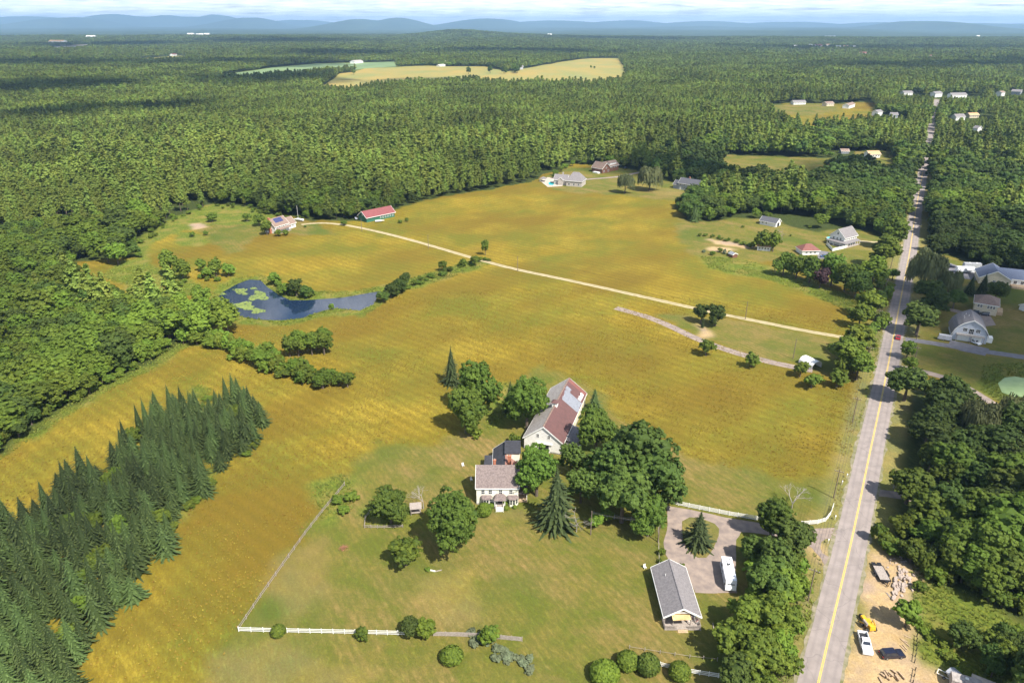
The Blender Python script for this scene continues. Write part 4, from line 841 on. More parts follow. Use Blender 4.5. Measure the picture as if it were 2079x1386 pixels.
# ------------------------------------------------------------------ single trees of the farm and the fields
for a in [
 ('maple',1070,818,92,'big rounded maple close to the left side of the long barn',1.25),
 ('fir',1036,806,40,'small dark fir half hidden behind the maple left of the barn',1.9),
 ('maple',972,785,88,'tall dense maple on the lawn left of the barn, nearest the hayfield',1.35),
 ('maple',945,830,80,'broad maple behind the farmhouse on its left side',1.25),
 ('spruce',916,745,44,'thin ragged spruce behind the two maples left of the barn',2.0),
 ('maple',1212,870,86,'round green maple against the right side of the barn',1.2),
 ('fir',1207,812,36,'small pointed conifer at the back right corner of the barn',1.5),
 ('dark',1292,922,148,'huge dark maple in the grove right of the barn, tallest of the grove',1.05),
 ('dark',1238,950,108,'dark maple at the left of the grove between barn and driveway',1.1),
 ('dark',1330,978,122,'dark maple at the right end of the grove above the white fence',1.1),
 ('dark',1266,1002,118,'dark maple in the lower middle of the grove',1.1),
 ('maple',1318,1048,82,'round maple at the lower right of the grove by the gravel court',1.1),
 ('maple',1090,955,98,'full green maple touching the right end of the farmhouse roof',1.15),
 ('spruce',1130,1012,92,'tall ragged spruce on the lawn in front of the farmhouse driveway',1.65),
 ('dark',1160,930,60,'brownish tree between the farmhouse maple and the grove',1.2),
 ('dark',1180,985,70,'small dark tree behind the tall ragged spruce',1.1),
 ('dead',1172,1045,60,'bare bleached dead tree beside the tall ragged spruce',1.3),
 ('maple',919,1060,122,'very wide round maple on the front lawn left of the farmhouse',1.1),
 ('maple',792,1026,78,'leafy maple beside the small grey garden shed',1.05),
 ('smalltree',822,1118,70,'spreading apple tree alone in the middle of the mown lawn',.95),
 ('dead',858,1005,60,'dead grey tree behind the maple beside the garden shed',1.0),
 ('spruce',1420,1074,66,'neat dark spruce in the grass island of the gravel court',1.35),
 ('maple',1571,1048,76,'tall green maple at the top of the roadside thicket by the drive entrance',1.35),
 ('dark',1612,1090,92,'dark tree at the lower side of the drive entrance beside the road',1.05),
 ('dark',1535,1115,56,'small dark tree at the grass edge right of the gravel court',1.1),
 ('dark',1575,1130,80,'dark tree in the roadside thicket behind the motorhome',1.1),
 ('dark',1560,1172,96,'broad dark tree in the roadside thicket level with the motorhome',1.0),
 ('broad',1594,1190,84,'green tree on the road side of the thicket below the drive',1.0),
 ('broad',1520,1245,90,'bright green tree right of the cottage front porch',1.0),
 ('broad',1575,1255,104,'bright green tree in the thicket between cottage and road',1.0),
 ('broad',1500,1300,96,'bright green tree at the lower left of the roadside thicket',1.0),
 ('broad',1548,1328,100,'leafy tree at the lower end of the roadside thicket',1.0),
 ('broad',1586,1310,64,'narrow green tree by the road at the lower end of the thicket',1.2),
 ('dark',1500,1370,90,'dark green tree at the bottom edge beside the white fence end',1.0),
 ('broad',1556,1398,76,'green tree at the very bottom beside the paved road',1.0),
 ('dead',1612,1008,70,'bare grey leafless shrub tree in the corner of the hayfield by the road',.9),
 ('broad',1775,548,60,'roadside tree on the left verge below the white farmhouse with porch',1.0),
 ('broad',1800,508,66,'roadside tree on the left verge beside the white farmhouse with porch',1.05),
 ('broad',1817,470,56,'tall roadside tree on the left verge where the road meets the woods',1.2),
 ('dark',1752,575,56,'shaded tree between the maple row and the road',1.0),
 ('bright1',1768,612,56,'yellow green tree on the left verge right of the golden field',1.1),
 ('broad',1748,640,50,'green tree on the left verge at the corner of the golden field',1.0),
 ('bright1',1742,690,66,'bright yellow green tree on the left verge opposite the red car',1.0),
 ('broad',1722,718,84,'wide leafy tree on the left verge behind the white carport',.95),
 ('broad',1745,738,60,'leafy tree on the left verge near the field corner',1.1),
 ('smalltree',1702,766,44,'low leafy tree just right of the white carport',.9),
 ('smalltree',1650,772,40,'low leafy tree just below the white carport',.8),
 ('smalltree',1627,748,34,'reddish green small tree left of the white carport',1.0),
 ('smalltree',1527,729,34,'small round tree on the grass beside the grey drive',1.0),
 ('smalltree',1435,704,36,'small round tree at the bend of the grey drive',1.0),
 ('dark',1425,636,36,'small dark tree right where the sandy track starts across the field',1.1),
 ('dark',1455,638,42,'rounded dark tree beside the sandy track',1.1),
 ('maple',1593,534,44,'maple at the left end of the row above the golden field',1.1),
 ('maple',1620,540,44,'second maple from the left in the row above the golden field',1.1),
 ('maple',1648,545,50,'third maple from the left in the row above the golden field',1.1),
 ('purple',1668,562,36,'dark purple leaved beech in the row of maples',1.2),
 ('maple',1693,545,54,'tallest maple of the row, right of the purple beech',1.25),
 ('maple',1720,560,52,'maple right of the tallest one in the row',1.15),
 ('maple',1740,580,44,'maple at the right end of the row above the golden field',1.1),
 ('smalltree',1550,485,40,'spreading tree beside the small white shed with tan roof',1.1),
 ('smalltree',1572,487,32,'narrow tree right of the small white shed with tan roof',1.4),
 ('dead',1590,470,26,'bare grey dead tree on the upper lawn',1.6),
 ('fir',1411,433,28,'dark conical fir at the top edge of the upper lawn',1.3),
 ('smalltree',1442,432,26,'rounded tree beside the dark conical fir',1.1),
 ('willow',1320,360,52,'large pale weeping willow beyond the round lawn',.95),
 ('willow',1270,372,40,'smaller pale weeping willow beside the pool house lane',.95),
 ('willow',1882,545,78,'weeping willow on the right verge where the road leaves the woods',1.1),
 ('willow',1930,572,50,'weeping willow beside the parked dark cars',1.1),
 ('dark',1893,590,60,'dark tree on the right verge below the roadside willow',1.0),
 ('dark',1868,645,74,'shaded spreading tree on the right verge opposite the golden field',.95),
 ('dark',1900,610,60,'dark tree behind the spreading verge tree on the right',1.0),
 ('dark',1940,605,40,'shaded tree left of the tan roofed house',1.0),
 ('spruce',1972,580,34,'left of the two blue spruces in front of the slate blue roof',1.2),
 ('spruce',1998,578,36,'blue spruce in front of the slate blue roof',1.3),
 ('dark',2025,590,42,'round dark tree below the sun deck of the blue roofed house',1.0),
 ('smalltree',1845,708,34,'thin shrubby tree by the end of the long asphalt drive',1.2),
 ('smalltree',1850,738,30,'leafy small tree beside the right hand utility pole',1.1),
 ('dark',1845,775,84,'wide spreading tree leaning over the right side of the road',.95),
 ('dark',1935,800,70,'dark pointed tree above the woods beside the gravel lane',1.1),
 ('willow',1985,860,100,'pale silvery willow rising out of the dark woods on the right',1.0),
 ('willow',2062,850,90,'dark weeping tree at the right edge below the algae pond',1.1),
 ('dead',1822,960,60,'bare branched pale tree by the road side woods',1.1),
 ('broad',1850,985,90,'sunlit yellow green tree over the wood road on the right',.9),
 ('bright1',1840,1065,60,'bright green tree below the wood road on the right',.9),
 ('smalltree',1846,1243,60,'round green tree standing in the sandy building lot',1.15),
 ('smalltree',985,500,16,'slim lone tree beside the sandy track across the fields',2.2),
 ('smalltree',340,530,38,'left of the tall trees north west of the pond',1.5),
 ('broad',368,545,36,'round tree standing between wood and pond, north west of the water',1.2),
 ('pine',345,578,50,'big white pine at the wood corner left of the pond',1.7),
 ('pine',290,585,56,'wide white pine at the top of the wood corner left of the pond',1.6),
 ('broad',408,600,44,'green tree at the left tip of the pond',1.1),
 ('broad',455,640,72,'dense round tree at the lower left shore of the pond',1.1),
 ('broad',410,650,70,'broad tree left of the dense round tree by the pond',1.1),
 ('shrub',408,538,26,'left shrub of the leafy clump north of the pond',1.0),
 ('smalltree',436,540,34,'tallest shrub of the leafy clump north of the pond',1.2),
 ('smalltree',462,546,34,'right shrub of the leafy clump north of the pond',.8),
 ('smalltree',420,552,30,'lower shrub of the leafy clump north of the pond',.8),
 ('dark',600,582,36,'dark tree on the spit of the pond',1.0),('dark',620,590,32,'dark tree at the right side of the spit of the pond',.8),
 ('smalltree',556,563,24,'small tree at the neck of the pond spit',1.2),('smalltree',578,585,26,'leafy bush on the left of the pond spit',1.0),
 ('dark',822,565,24,'round dark tree on the stream bank right of the pond',1.2),('dark',808,580,36,'wide dark tree on the stream bank right of the pond',.9),
 ('dark',792,588,34,'dark tree at the mouth of the stream into the pond',.9),('dark',778,600,30,'dark low tree at the right tip of the pond',.8),
 ('smalltree',899,538,19,'round dark tree alone in the field above the stream',1.2),
 ('smalltree',964,528,20,'dark bushy tree where the track crosses the stream',1.1),
 ('smalltree',940,532,20,'bushy tree left of the track crossing',.9),
 ('broad',1200,136,5,'left of a pair of lone trees in the far golden field',1.2),('broad',1207,137,5,'right of a pair of lone trees in the far golden field',1.2),
 ('broad',951,143,10,'single round tree in front of the distant white farm',1.5),('broad',718,146,9,'lone tree in the far field near the hedge',1.2),
 ('smalltree',430,440,24,'bushy tree in the scrub at the top left of the field',.8),('smalltree',500,440,20,'bushy tree in the scrub left of the solar roofed house',.9),
 ('smalltree',525,445,26,'round bushy tree left of the solar roofed house',1.0),('smalltree',540,460,26,'bushy tree against the brick chimney end of the solar roofed house',1.2),
 ('smalltree',565,472,16,'round bush in front of the solar roofed house',.9),('shrub',580,472,15,'round bush right in front of the solar roofed house',.8),
 ('smalltree',698,452,15,'bush beside the green barn with red metal roof',.7),
 ('smalltree',235,512,44,'round tree at the wood edge above the gold sliver of field',1.1),('smalltree',215,510,40,'tree at the wood edge left of the round one',1.1),
 ('dark',970,1035,1,'',1)]:
    k = a[0]; 
    if not a[4]: continue
    if k == 'bright1':
        LIB.setdefault('bright1', dict(H=LIB['smalltree']['H'], W=LIB['smalltree']['W'], v=[])); NAME['bright1'] = 'broadleaf_tree'; CAT['bright1'] = 'tree'
        if not LIB['bright1']['v']:
            for s in (301, 302):
                q, t, e, cs, rs = broad(s, 3600, .46, 22, 6, 6.5, low=.08); LIB['bright1']['v'].append((leafmesh('crown', q, t, LM['bright'], e), trunkmesh('trunk', 6.5, 6, s, cs=cs)))
    tree(k, a[1], a[2], a[3], a[4], a[5], zc=.45 if k in ('fir', 'spruce') else .55)
# bushes
for a in [('roundbush',565,1281,30,'small clipped round bush at the left end of the white board fence',.75),
 ('shrub',735,1288,34,'loose green shrub straddling the white board fence, second from the left',.9),
 ('dark',832,1278,46,'left half of the big double bush on the fence line',.95),('bright1',862,1280,44,'brighter right half of the big double bush on the fence line',.95),
 ('roundbush',917,1331,46,'clipped round dark green bush alone on the lower lawn',.62),
 ('shrub',997,1292,50,'green shrub at the right end of the fence line above the junipers',.8),
 ('roundbush',1275,1342,46,'leftmost clipped bush of the row along the lower fence',.7),('roundbush',1316,1350,48,'middle clipped bush of the row along the lower fence',.8),
 ('roundbush',1380,1364,44,'rightmost clipped bush of the row along the lower fence',.8),('goldbush',1228,1366,60,'yellow green low bush left of the clipped row at the bottom',.6),
 ('roundbush',983,1036,30,'green shrub between the wide lawn maple and the farmhouse corner',.9),
 ('goldbush',984,1033,13,'golden clipped bush left of the farmhouse steps',.7),('roundbush',998,1026,12,'green clipped bush left of the farmhouse steps, against the bay',.8),
 ('goldbush',1028,1031,12,'golden clipped bush right of the farmhouse steps',.7),('roundbush',1026,1021,11,'green clipped bush right of the farmhouse steps, against the bay',.8),
 ('goldbush',1045,1029,9,'small golden clipped bush under the right bay window',.8),
 ('shrub',1045,893,26,'dark shrub at the front left corner of the barn',1.0),('shrub',1385,1148,12,'small dark bush at the back corner of the cottage',.9),
 ('brightshrub',965,880,30,'bright leafy shrub behind the farmhouse lawn maple',.6),
 ('shrub',683,1015,30,'wild shrub at the top corner of the mown lawn by the left fence',.7),('brightshrub',700,1035,30,'bright weedy shrub in the overgrown corner by the left fence',.5),
 ('brightshrub',715,1010,34,'leafy shrub in the overgrown corner behind the left fence',.5),('shrub',868,1155,14,'small planting behind the white timber edging on the lawn',.5),
 ('shrub',1500,1035,1,'',1),('brightshrub',1455,1265,12,'low yellow flowering shrub beside the cottage garden edging',.6),
 ('shrub',1344,1120,16,'narrow shrub along the post fence behind the cottage',1.2),('shrub',1341,1140,14,'leafy shrub at the back of the cottage beside the post fence',.9),
 ('smalltree',1210,1060,34,'dark shrub under the right side of the grove',.9),('smalltree',1232,1048,36,'dense shrub below the grove next to the wire fence',.8),
 ('shrub',1508,460,8,'small round shrub on the upper lawn left',.7),('shrub',1645,441+20,9,'small round shrub on the lawn left of the porch house',.7),('shrub',1605,478,6,'tiny shrub on the upper lawn near the dead tree',.7),
 ('shrub',620,460,7,'tiny shrub by the track in front of the solar roofed house',.7),('shrub',812,450,10,'left one of two bushes right of the red roofed green barn',.8),('shrub',826,447,10,'right one of two bushes right of the red roofed green barn',.8),
 ('shrub',673,621,14,'dark shrub on the near shore of the pond',1.0),('shrub',390,476,14,'shrub left in the weedy hollow of the field',.8),('shrub',418,474,12,'shrub right in the weedy hollow of the field',.9),
 ('fir',1427,655,9,'narrow black columnar evergreen by the grey drive',3.0),('shrub',1868,1190,30,'shrub at the upper edge of the green meadow right of the sandy lot',.8)]:
    if a[4]: tree(a[0] if a[0] != 'bright1' else 'bright1', a[1], a[2], a[3], a[4], a[5], zc=.4)
def hedge(pl, n, wd, kinds, hs, ws, label, group):
    P = gp(pl); L_ = [0]
    for a, b in zip(P[:-1], P[1:]): L_.append(L_[-1]+math.hypot(b[0]-a[0], b[1]-a[1]))
    for k in range(n):
        s = (k+NR.uniform(.2, .8))/n*L_[-1]; x = np.interp(s, L_, [p[0] for p in P])+NR.uniform(-wd, wd)/2; y = np.interp(s, L_, [p[1] for p in P])+NR.uniform(-wd, wd)/2
        if inpoly(np.array([x]), np.array([y]), POND)[0]: continue
        kd = kinds[NR.randint(len(kinds))]; h_ = NR.uniform(*hs); f_ = (h_-hs[0])/(hs[1]-hs[0]); sz = 'low ' if f_ < .33 else 'tallish ' if f_ > .7 else ''
        plant(kd, float(x), float(y), h_, NR.uniform(*ws), (sz+label) if group and len(label.split()) < 16 else label, group)
hedge([(375,690),(420,695),(470,712),(520,735),(570,752),(630,775),(690,790)], 64, 7, ['smalltree','broad','brightshrub','shrub'], (3.5, 7.5), (4.5, 7.5), 'green thicket bush in the hedgerow between the two lower hayfields', 'hedgerow bushes between the hayfields')
hedge([(590,725),(615,718),(640,712),(670,716)], 9, 6, ['broad','smalltree'], (8, 11), (6, 8), 'tree of the clump in the hedgerow south of the pond', 'hedgerow tree clump south of the pond')
hedge([(0,905),(60,862),(120,828),(170,800),(220,775),(290,738),(345,702)], 34, 4, ['brightshrub','smalltree','shrub'], (2, 5), (3, 6), 'leafy edge bush between the left wood and the golden hayfield', 'bushes along the left wood edge')
hedge([(770,606),(800,598),(840,580),(880,562),(930,545),(975,532),(1000,528)], 30, 5, ['shrub','shrub','smalltree'], (1.2, 3.4), (2.5, 5), 'dark bush along the little stream through the fields', 'stream side bushes')
hedge([(560,572),(585,598),(620,604),(645,602)], 12, 4, ['shrub','smalltree'], (1.5, 4), (3, 5), 'low bush on the spit reaching into the pond', 'bushes on the pond spit')
hedge([(280,520),(262,505),(290,485),(345,448),(420,420),(500,425),(560,440),(620,448)], 36, 10, ['brightshrub','shrub','smalltree'], (1.2, 4), (2.5, 5), 'scrubby bush along the wood edge around the upper left field', 'scrub along the upper left wood edge')
hedge([(370,585),(390,570),(420,566),(450,575)], 9, 8, ['brightshrub','shrub'], (1.5, 3), (2.5, 4.5), 'scrub bush just north west of the pond', 'scrub north west of the pond')
hedge([(480,640),(530,648),(575,650),(620,642),(680,626),(750,612)], 12, 2, ['shrub'], (.6, 1.4), (1, 2.2), 'small reedy shrub along the near shore of the pond', 'shrubs on the near pond shore')
hedge([(1795,560),(1788,600),(1775,650),(1757,700),(1745,730),(1728,752),(1700,772)], 34, 8, ['smalltree','shrub','broad'], (3, 9), (4, 7), 'green bush in the roadside hedge along the left verge', 'roadside hedge bushes')
hedge([(1420,478),(1450,482),(1490,492),(1520,500),(1560,505)], 22, 4, ['shrub'], (1.3, 2.6), (2, 4), 'dark bush in the garden hedge row across the upper lawn', 'garden hedge bushes')
hedge([(1435,515),(1470,515),(1500,518)], 6, 6, ['juniper','shrub'], (1.5, 3), (3, 4.5), 'greyish bush beside the small rusty trailer on the upper lawn', 'greyish bushes below the garden hedge')
hedge([(1588,1362),(1568,1340)], 4, 4, ['smalltree'], (4, 6), (5, 6), 'bush at the foot of the roadside thicket', 'bushes at the foot of the thicket')
hedge([(1530,1130),(1550,1170),(1540,1230),(1530,1290),(1560,1340),(1580,1300),(1600,1210),(1600,1130)], 22, 6, ['smalltree','shrub'], (3, 6), (4, 7), 'understory bush inside the roadside thicket beside the cottage', 'understory of the roadside thicket')
hedge([(965,1285),(985,1310),(1010,1330),(1045,1345),(1075,1350)], 20, 3, ['juniper'], (.7, 1.1), (2, 3.2), 'grey green spreading juniper in the curved bed on the lower lawn', 'spreading junipers in the curved bed')
hedge([(1872,1278),(1900,1300),(1925,1330),(1945,1360)], 14, 2.5, ['brightshrub'], (.8, 1.6), (2, 3), 'lush green weed clump along the bank right of the sandy lot', 'weed clumps on the bank')
hedge([(1770,1095),(1800,1110),(1850,1140),(1900,1165),(1960,1180),(2010,1215),(2079,1245)], 24, 5, ['smalltree','shrub','brightshrub'], (2.5, 6), (4, 6), 'bush at the edge of the right hand woods above the meadow', 'bushes along the right wood edge')
hedge([(1990,1340),(2030,1330),(2079,1320),(2079,1370),(2020,1386)], 14, 8, ['smalltree','dark'], (3, 7), (4, 7), 'dark leafy tree in the bottom right corner behind the grey camper', 'trees in the bottom right corner')
hedge([(1120,365),(1150,340),(1200,332)], 6, 4, ['smalltree'], (4, 7), (5, 8), 'bushy tree behind the stone house with the pool', 'trees behind the pool house')
hedge([(990,150),(1015,150),(1045,150),(1050,142),(1010,138),(990,142)], 24, 14, ['broad','dark'], (15, 22), (14, 20), 'tree of the dark grove beside the distant farm', 'grove beside the distant farm')
hedge([(806,130),(830,128),(870,130)], 12, 14, ['broad','dark'], (14, 20), (14, 20), 'tree of the grove left of the distant white farm', 'grove left of the distant farm')
hedge([(1505,480),(1560,470)], 1, 4, ['shrub'], (1, 2), (2, 2.5), 'lone little bush on the upper lawn', None)
# ------------------------------------------------------------------ building kit (local frame: front faces -y)
def gable(t, x0, x1, y0, y1, z0, ze, zr, ax='x', wm='cream', rm='brownroof', oh=.35, rm2=None, th=.16, trim='white', wall='wall', roof='roof', base=None, hip=0):
    "walls with gable ends, two roof slopes, rake and eave boards"
    w = MB(); xm, ym = (x0+x1)/2, (y0+y1)/2
    if hip: w.box(x0, x1, y0, y1, z0-1.0, ze)
    elif ax == 'x': w.prism([(y0, z0-1.0), (y1, z0-1.0), (y1, ze), (ym, zr), (y0, ze)], x0, x1, 'x')
    else: w.prism([(x0, z0-1.0), (x1, z0-1.0), (x1, ze), (xm, zr), (x0, ze)], y0, y1, 'y')
    W_ = w.build(wall, M[wm], t)
    r = MB(); tr = MB(); g0 = .05
    if ax == 'x':
        sl = (zr-ze)/((y1-y0)/2); a0, a1 = x0-oh, x1+oh
        for s, k in ((-1, 0), (1, 1)):
            ye = ym+s*((y1-y0)/2+oh); zb = ze-oh*sl+g0; ya = ym+s*.0
            r.mat(k if rm2 else 0).hexa([(a0+0, ya, zr+g0), (a1, ya, zr+g0), (a1-hip*0, ye, zb), (a0, ye, zb)] if not hip else [(x0+hip, ya, zr+g0), (x1-hip, ya, zr+g0), (a1, ye, zb), (a0, ye, zb)],
                   [(a0, ya, zr+g0+th), (a1, ya, zr+g0+th), (a1, ye, zb+th), (a0, ye, zb+th)] if not hip else [(x0+hip, ya, zr+g0+th), (x1-hip, ya, zr+g0+th), (a1, ye, zb+th), (a0, ye, zb+th)])
            if not hip:
                for xx in (a0-.05, a1+.05): tr.bar((xx, ym, zr-.16), (xx, ye, zb-.2), .09, .34+g0)
            tr.bar((a0-.08, ye+s*.05, zb-.2), (a1+.08, ye+s*.05, zb-.2), .09, .30)
        if hip:
            for s, xe, xh in ((-1, a0, x0+hip), (1, a1, x1-hip)):
                zb = ze-oh*sl+g0; r.mat(0).face([(xe, y0-oh, zb+th), (xe, y1+oh, zb+th), (xh, ym, zr+g0+th)]); tr.bar((xe+s*.05, y0-oh, zb-.2), (xe+s*.05, y1+oh, zb-.2), .09, .3)
    else:
        sl = (zr-ze)/((x1-x0)/2); a0, a1 = y0-oh, y1+oh
        for s, k in ((-1, 0), (1, 1)):
            xe = xm+s*((x1-x0)/2+oh); zb = ze-oh*sl+g0
            r.mat(k if rm2 else 0).hexa([(xm, a0, zr+g0), (xm, a1, zr+g0), (xe, a1, zb), (xe, a0, zb)], [(xm, a0, zr+g0+th), (xm, a1, zr+g0+th), (xe, a1, zb+th), (xe, a0, zb+th)])
            for yy in (a0-.05, a1+.05): tr.bar((xm, yy, zr-.16), (xe, yy, zb-.2), .09, .34+g0)
            tr.bar((xe+s*.05, a0-.08, zb-.2), (xe+s*.05, a1+.08, zb-.2), .09, .30)
    R_ = r.build(roof, [M[rm]]+([M[rm2]] if rm2 else []), t)
    if trim: tr.build('eave_trim', M[trim], t)
    if base: b = MB(); b.box(x0-.06, x1+.06, y0-.06, y1+.06, z0-1.2, z0+.5); b.build('foundation', M[base], t)
    return W_, R_
WC = {}
def win(t, x, y, z, w=.9, h=1.4, f='F', name='window', fm='white', panes=2, shut=None):
    "window: frame and glazing bars, glass as its sub-part; f = side the wall faces"
    k = (w, h, fm, panes, shut)
    if k not in WC:
        m = MB(); e = .1
        m.box(-w/2-e, w/2+e, -.07, .03, -e, 0).box(-w/2-e, w/2+e, -.07, .03, h, h+e).box(-w/2-e, -w/2, -.07, .03, 0, h).box(w/2, w/2+e, -.07, .03, 0, h).box(-w/2, w/2, -.05, .03, h/2-.03, h/2+.03)
        for i in range(1, panes): m.box(-w/2+w*i/panes-.025, -w/2+w*i/panes+.025, -.045, .03, 0, h)
        g_ = MB(); g_.box(-w/2, w/2, -.02, .02, 0, h); WC[k] = (m.mesh(name, M[fm]), g_.mesh('pane', M['glass']))
    rz = {'F': 0, 'B': math.pi, 'R': math.pi/2, 'L': -math.pi/2}[f]
    o = link(name, WC[k][0], t, (x, y, z), rz); link('pane', WC[k][1], o); return o
def wins(t, xs, y, z, f='F', **k):
    for x in xs: win(t, *( (x, y, z) if f in 'FB' else (y, x, z)), f=f, **k)
def door(t, x, y, z, w=1.0, h=2.1, f='F', m='white', name='door'):
    rz = {'F': 0, 'B': math.pi, 'R': math.pi/2, 'L': -math.pi/2}[f]; b = MB(); b.box(-w/2, w/2, -.06, .04, 0, h).box(-w/2-.12, -w/2, -.09, .04, 0, h+.12).box(w/2, w/2+.12, -.09, .04, 0, h+.12)
    b.box(-w*.32, w*.32, -.075, -.055, h*.12, h*.45).box(-w*.32, w*.32, -.075, -.055, h*.52, h*.9)
    o = b.build(name, M[m], t, (x, y, z), rz); c = MB(); c.tube((w*.38, -.13, h*.48), (w*.38, -.05, h*.48), .04); c.build('handle', M['black'], o); return o
def chimney(t, x, y, z0, z1, w=.8, d=.8, m='brick'):
    b = MB(); b.box(x-w/2, x+w/2, y-d/2, y+d/2, z0, z1).box(x-w/2-.08, x+w/2+.08, y-d/2-.08, y+d/2+.08, z1, z1+.18); o = b.build('chimney', M[m], t)
    c = MB(); c.tube((x, y, z1+.15), (x, y, z1+.5), .16); c.build('chimney_pot', M['concrete'], o); return o
def shed_roof(name, t, x0, x1, y0, y1, zf, zb, m, th=.14):
    b = MB(); b.hexa([(x0, y0, zf), (x1, y0, zf), (x1, y1, zb), (x0, y1, zb)], [(x0, y0, zf+th), (x1, y0, zf+th), (x1, y1, zb+th), (x0, y1, zb+th)]); return b.build(name, M[m], t)
# ------------------------------------------------------------------ farmhouse
fx0, fx1 = -9.7, 1.7; FT = thing('farmhouse', 'white two storey farmhouse with grey brown roof, two bay windows and front steps', 'house', (0, 0, tz(-4, 163)))
gable(FT, fx0, fx1, 159, 168.6, 0, 5.5, 9.5, 'x', 'cream', 'brownroof', .22, base='fieldstone')
wins(FT, (-7.9, -5.9, -3.1, -.3), 159, 3.5, w=.85, h=1.3)
for s, f, xx in ((-1, 'L', fx0), (1, 'R', fx1)):
    wins(FT, (161.2, 163.8, 166.4), xx, 3.1, f, w=.8, h=1.35); wins(FT, (162.9, 164.7), xx, 6.1, f, w=.7, h=1.2); wins(FT, (161.2, 166.4), xx, .7, f, w=.9, h=1.4)
for bx in (-7.0, .15):   # bay windows
    b = MB(); pr = [(bx-1.5, 159), (bx-.75, 157.9), (bx+.75, 157.9), (bx+1.5, 159)]
    b.poly([(p[0], p[1], z) for z in (-.6, 2.5) for p in pr], [(0,1,2,3), (7,6,5,4), (0,1,5,4), (1,2,6,5), (2,3,7,6)]); bay = b.build('bay_window', M['cream'], FT)
    g_ = MB(); 
    for (ax_, ay_), (cx_, cy_) in zip(pr[:-1], pr[1:]):
        n_ = 1 if abs(ax_-cx_) < 1 else 2
        for i in range(n_):
            u0 = (i+.16)/n_; u1 = (i+.84)/n_; nx_, ny_ = (cy_-ay_), -(cx_-ax_); l_ = math.hypot(nx_, ny_); nx_, ny_ = nx_/l_*.03, ny_/l_*.03
            for z0_, z1_ in ((.75, 1.42), (1.5, 2.15)):
                g_.face([(ax_+(cx_-ax_)*u+nx_, ay_+(cy_-ay_)*u+ny_, z) for u, z in ((u0, z0_), (u1, z0_), (u1, z1_), (u0, z1_))])
    g_.build('pane', M['glass'], bay)
    b = MB(); q = [(bx-1.8, 159.0), (bx-.95, 157.55), (bx+.95, 157.55), (bx+1.8, 159.0)]
    b.poly([(p[0], p[1], 2.52) for p in q]+[(bx-1.2, 159.0, 3.15), (bx+1.2, 159.0, 3.15)], [(0,3,2,1), (0,1,4), (1,2,5,4), (2,3,5)]); b.build('bay_roof', M['brownroof'], FT)
b = MB(); b.box(-4.75, -1.85, 157.0, 158.98, -.6, .75); b.build('porch_floor', M['wood'], FT)
b = MB()
for i in range(5): b.box(-4.15, -2.45, 156.98-.32*(i+1), 157.0-.32*i, -.5, .62-.15*i)
b.build('front_steps', M['white'], FT)
for x in (-4.65, -1.95): b = MB(); b.box(x-.09, x+.09, 157.05, 157.23, .75, 2.75); b.build('porch_post', M['white'], FT)
b = MB()
for x in (-4.3, -2.3): b.bar((x, 157.0, 1.45), (x, 155.5, .75), .08, .1); b.box(x-.05, x+.05, 155.4, 155.5, -.3, .85); b.box(x-.05, x+.05, 157, 157.1, .7, 1.5)
b.build('stair_rail', M['white'], FT)
b = MB(); b.poly([(-5.0, 156.75, 2.78), (-1.6, 156.75, 2.78), (-1.6, 158.98, 2.78), (-5.0, 158.98, 2.78), (-4.3, 158.98, 3.6), (-2.3, 158.98, 3.6), (-4.2, 157.6, 3.35), (-2.4, 157.6, 3.35)], [(0,1,2,3), (0,1,7,6), (1,2,5,7), (0,6,4,3), (6,7,5,4)]); b.build('porch_roof', M['brownroof'], FT)
door(FT, -3.3, 158.98, .76, 1.0, 2.0, m='black')
# side porch on the right
b = MB(); b.box(1.72, 4.2, 160.0, 166.5, -.6, .5); b.build('side_porch_floor', M['tanwood'], FT)
b = MB()
for y in (160.1, 163.2, 166.3): b.box(4.0, 4.15, y, y+.15, .5, 2.7)
b.build('porch_post', M['white'], FT); shed_roof('side_porch_roof', FT, 1.73, 4.5, 159.8, 166.8, 2.7, 2.72, 'brownroof')
b = MB(); 
for y in np.arange(160.2, 166.4, .35): b.box(4.05, 4.1, y, y+.06, .5, 1.35)
b.box(4.02, 4.12, 160.1, 166.4, 1.35, 1.43); b.build('porch_rail', M['white'], FT)
chimney(FT, -4.8, 164.6, 8.4, 10.6, .7, .7)
# kitchen wing behind, with rusty slope and boxy dormer
gable(FT, -5.4, 1.4, 168.6, 182.2, 0, 2.9, 5.4, 'y', 'cream', 'blackroof', .3, rm2='rust', wall='wing_wall', roof='wing_roof')
chimney(FT, -.7, 171.2, 4.9, 7.6, .95, .8)
b = MB(); b.box(-1.6, 2.2, 175.2, 181.6, 2.9, 5.9); b.build('dormer', M['cream'], FT); shed_roof('dormer_roof', FT, -2.2, 2.6, 174.9, 181.9, 6.0, 6.05, 'blackroof')
wins(FT, (176.8, 180.0), 2.22, 4.0, 'R', w=.9, h=1.2); wins(FT, (170.4, 171.4, 172.4, 175.4), 1.42, .9, 'R', w=.75, h=1.3)
b = MB(); b.prism([(1.45, .0), (2.9, .0), (2.9, .35), (1.45, .9)], 173.4, 174.9, 'y'); b.build('cellar_hatch', M['redpaint'], FT)
b = MB(); b.box(-7.9, -5.42, 169.5, 179, -1, 2.3); b.build('lean_to', M['cream'], FT); shed_roof('lean_to_roof', FT, -8.2, -5.1, 169.3, 179.3, 2.35, 2.5, 'blackroof'); wins(FT, (171.5, 174.5, 177.2), -7.92, .8, 'L', w=.7, h=1.0)
b = MB(); b.tube((-8.6, 165.5, 6.6), (-8.6, 165.5, 8.2), .1); b.build('vent_pipe', M['white'], FT)
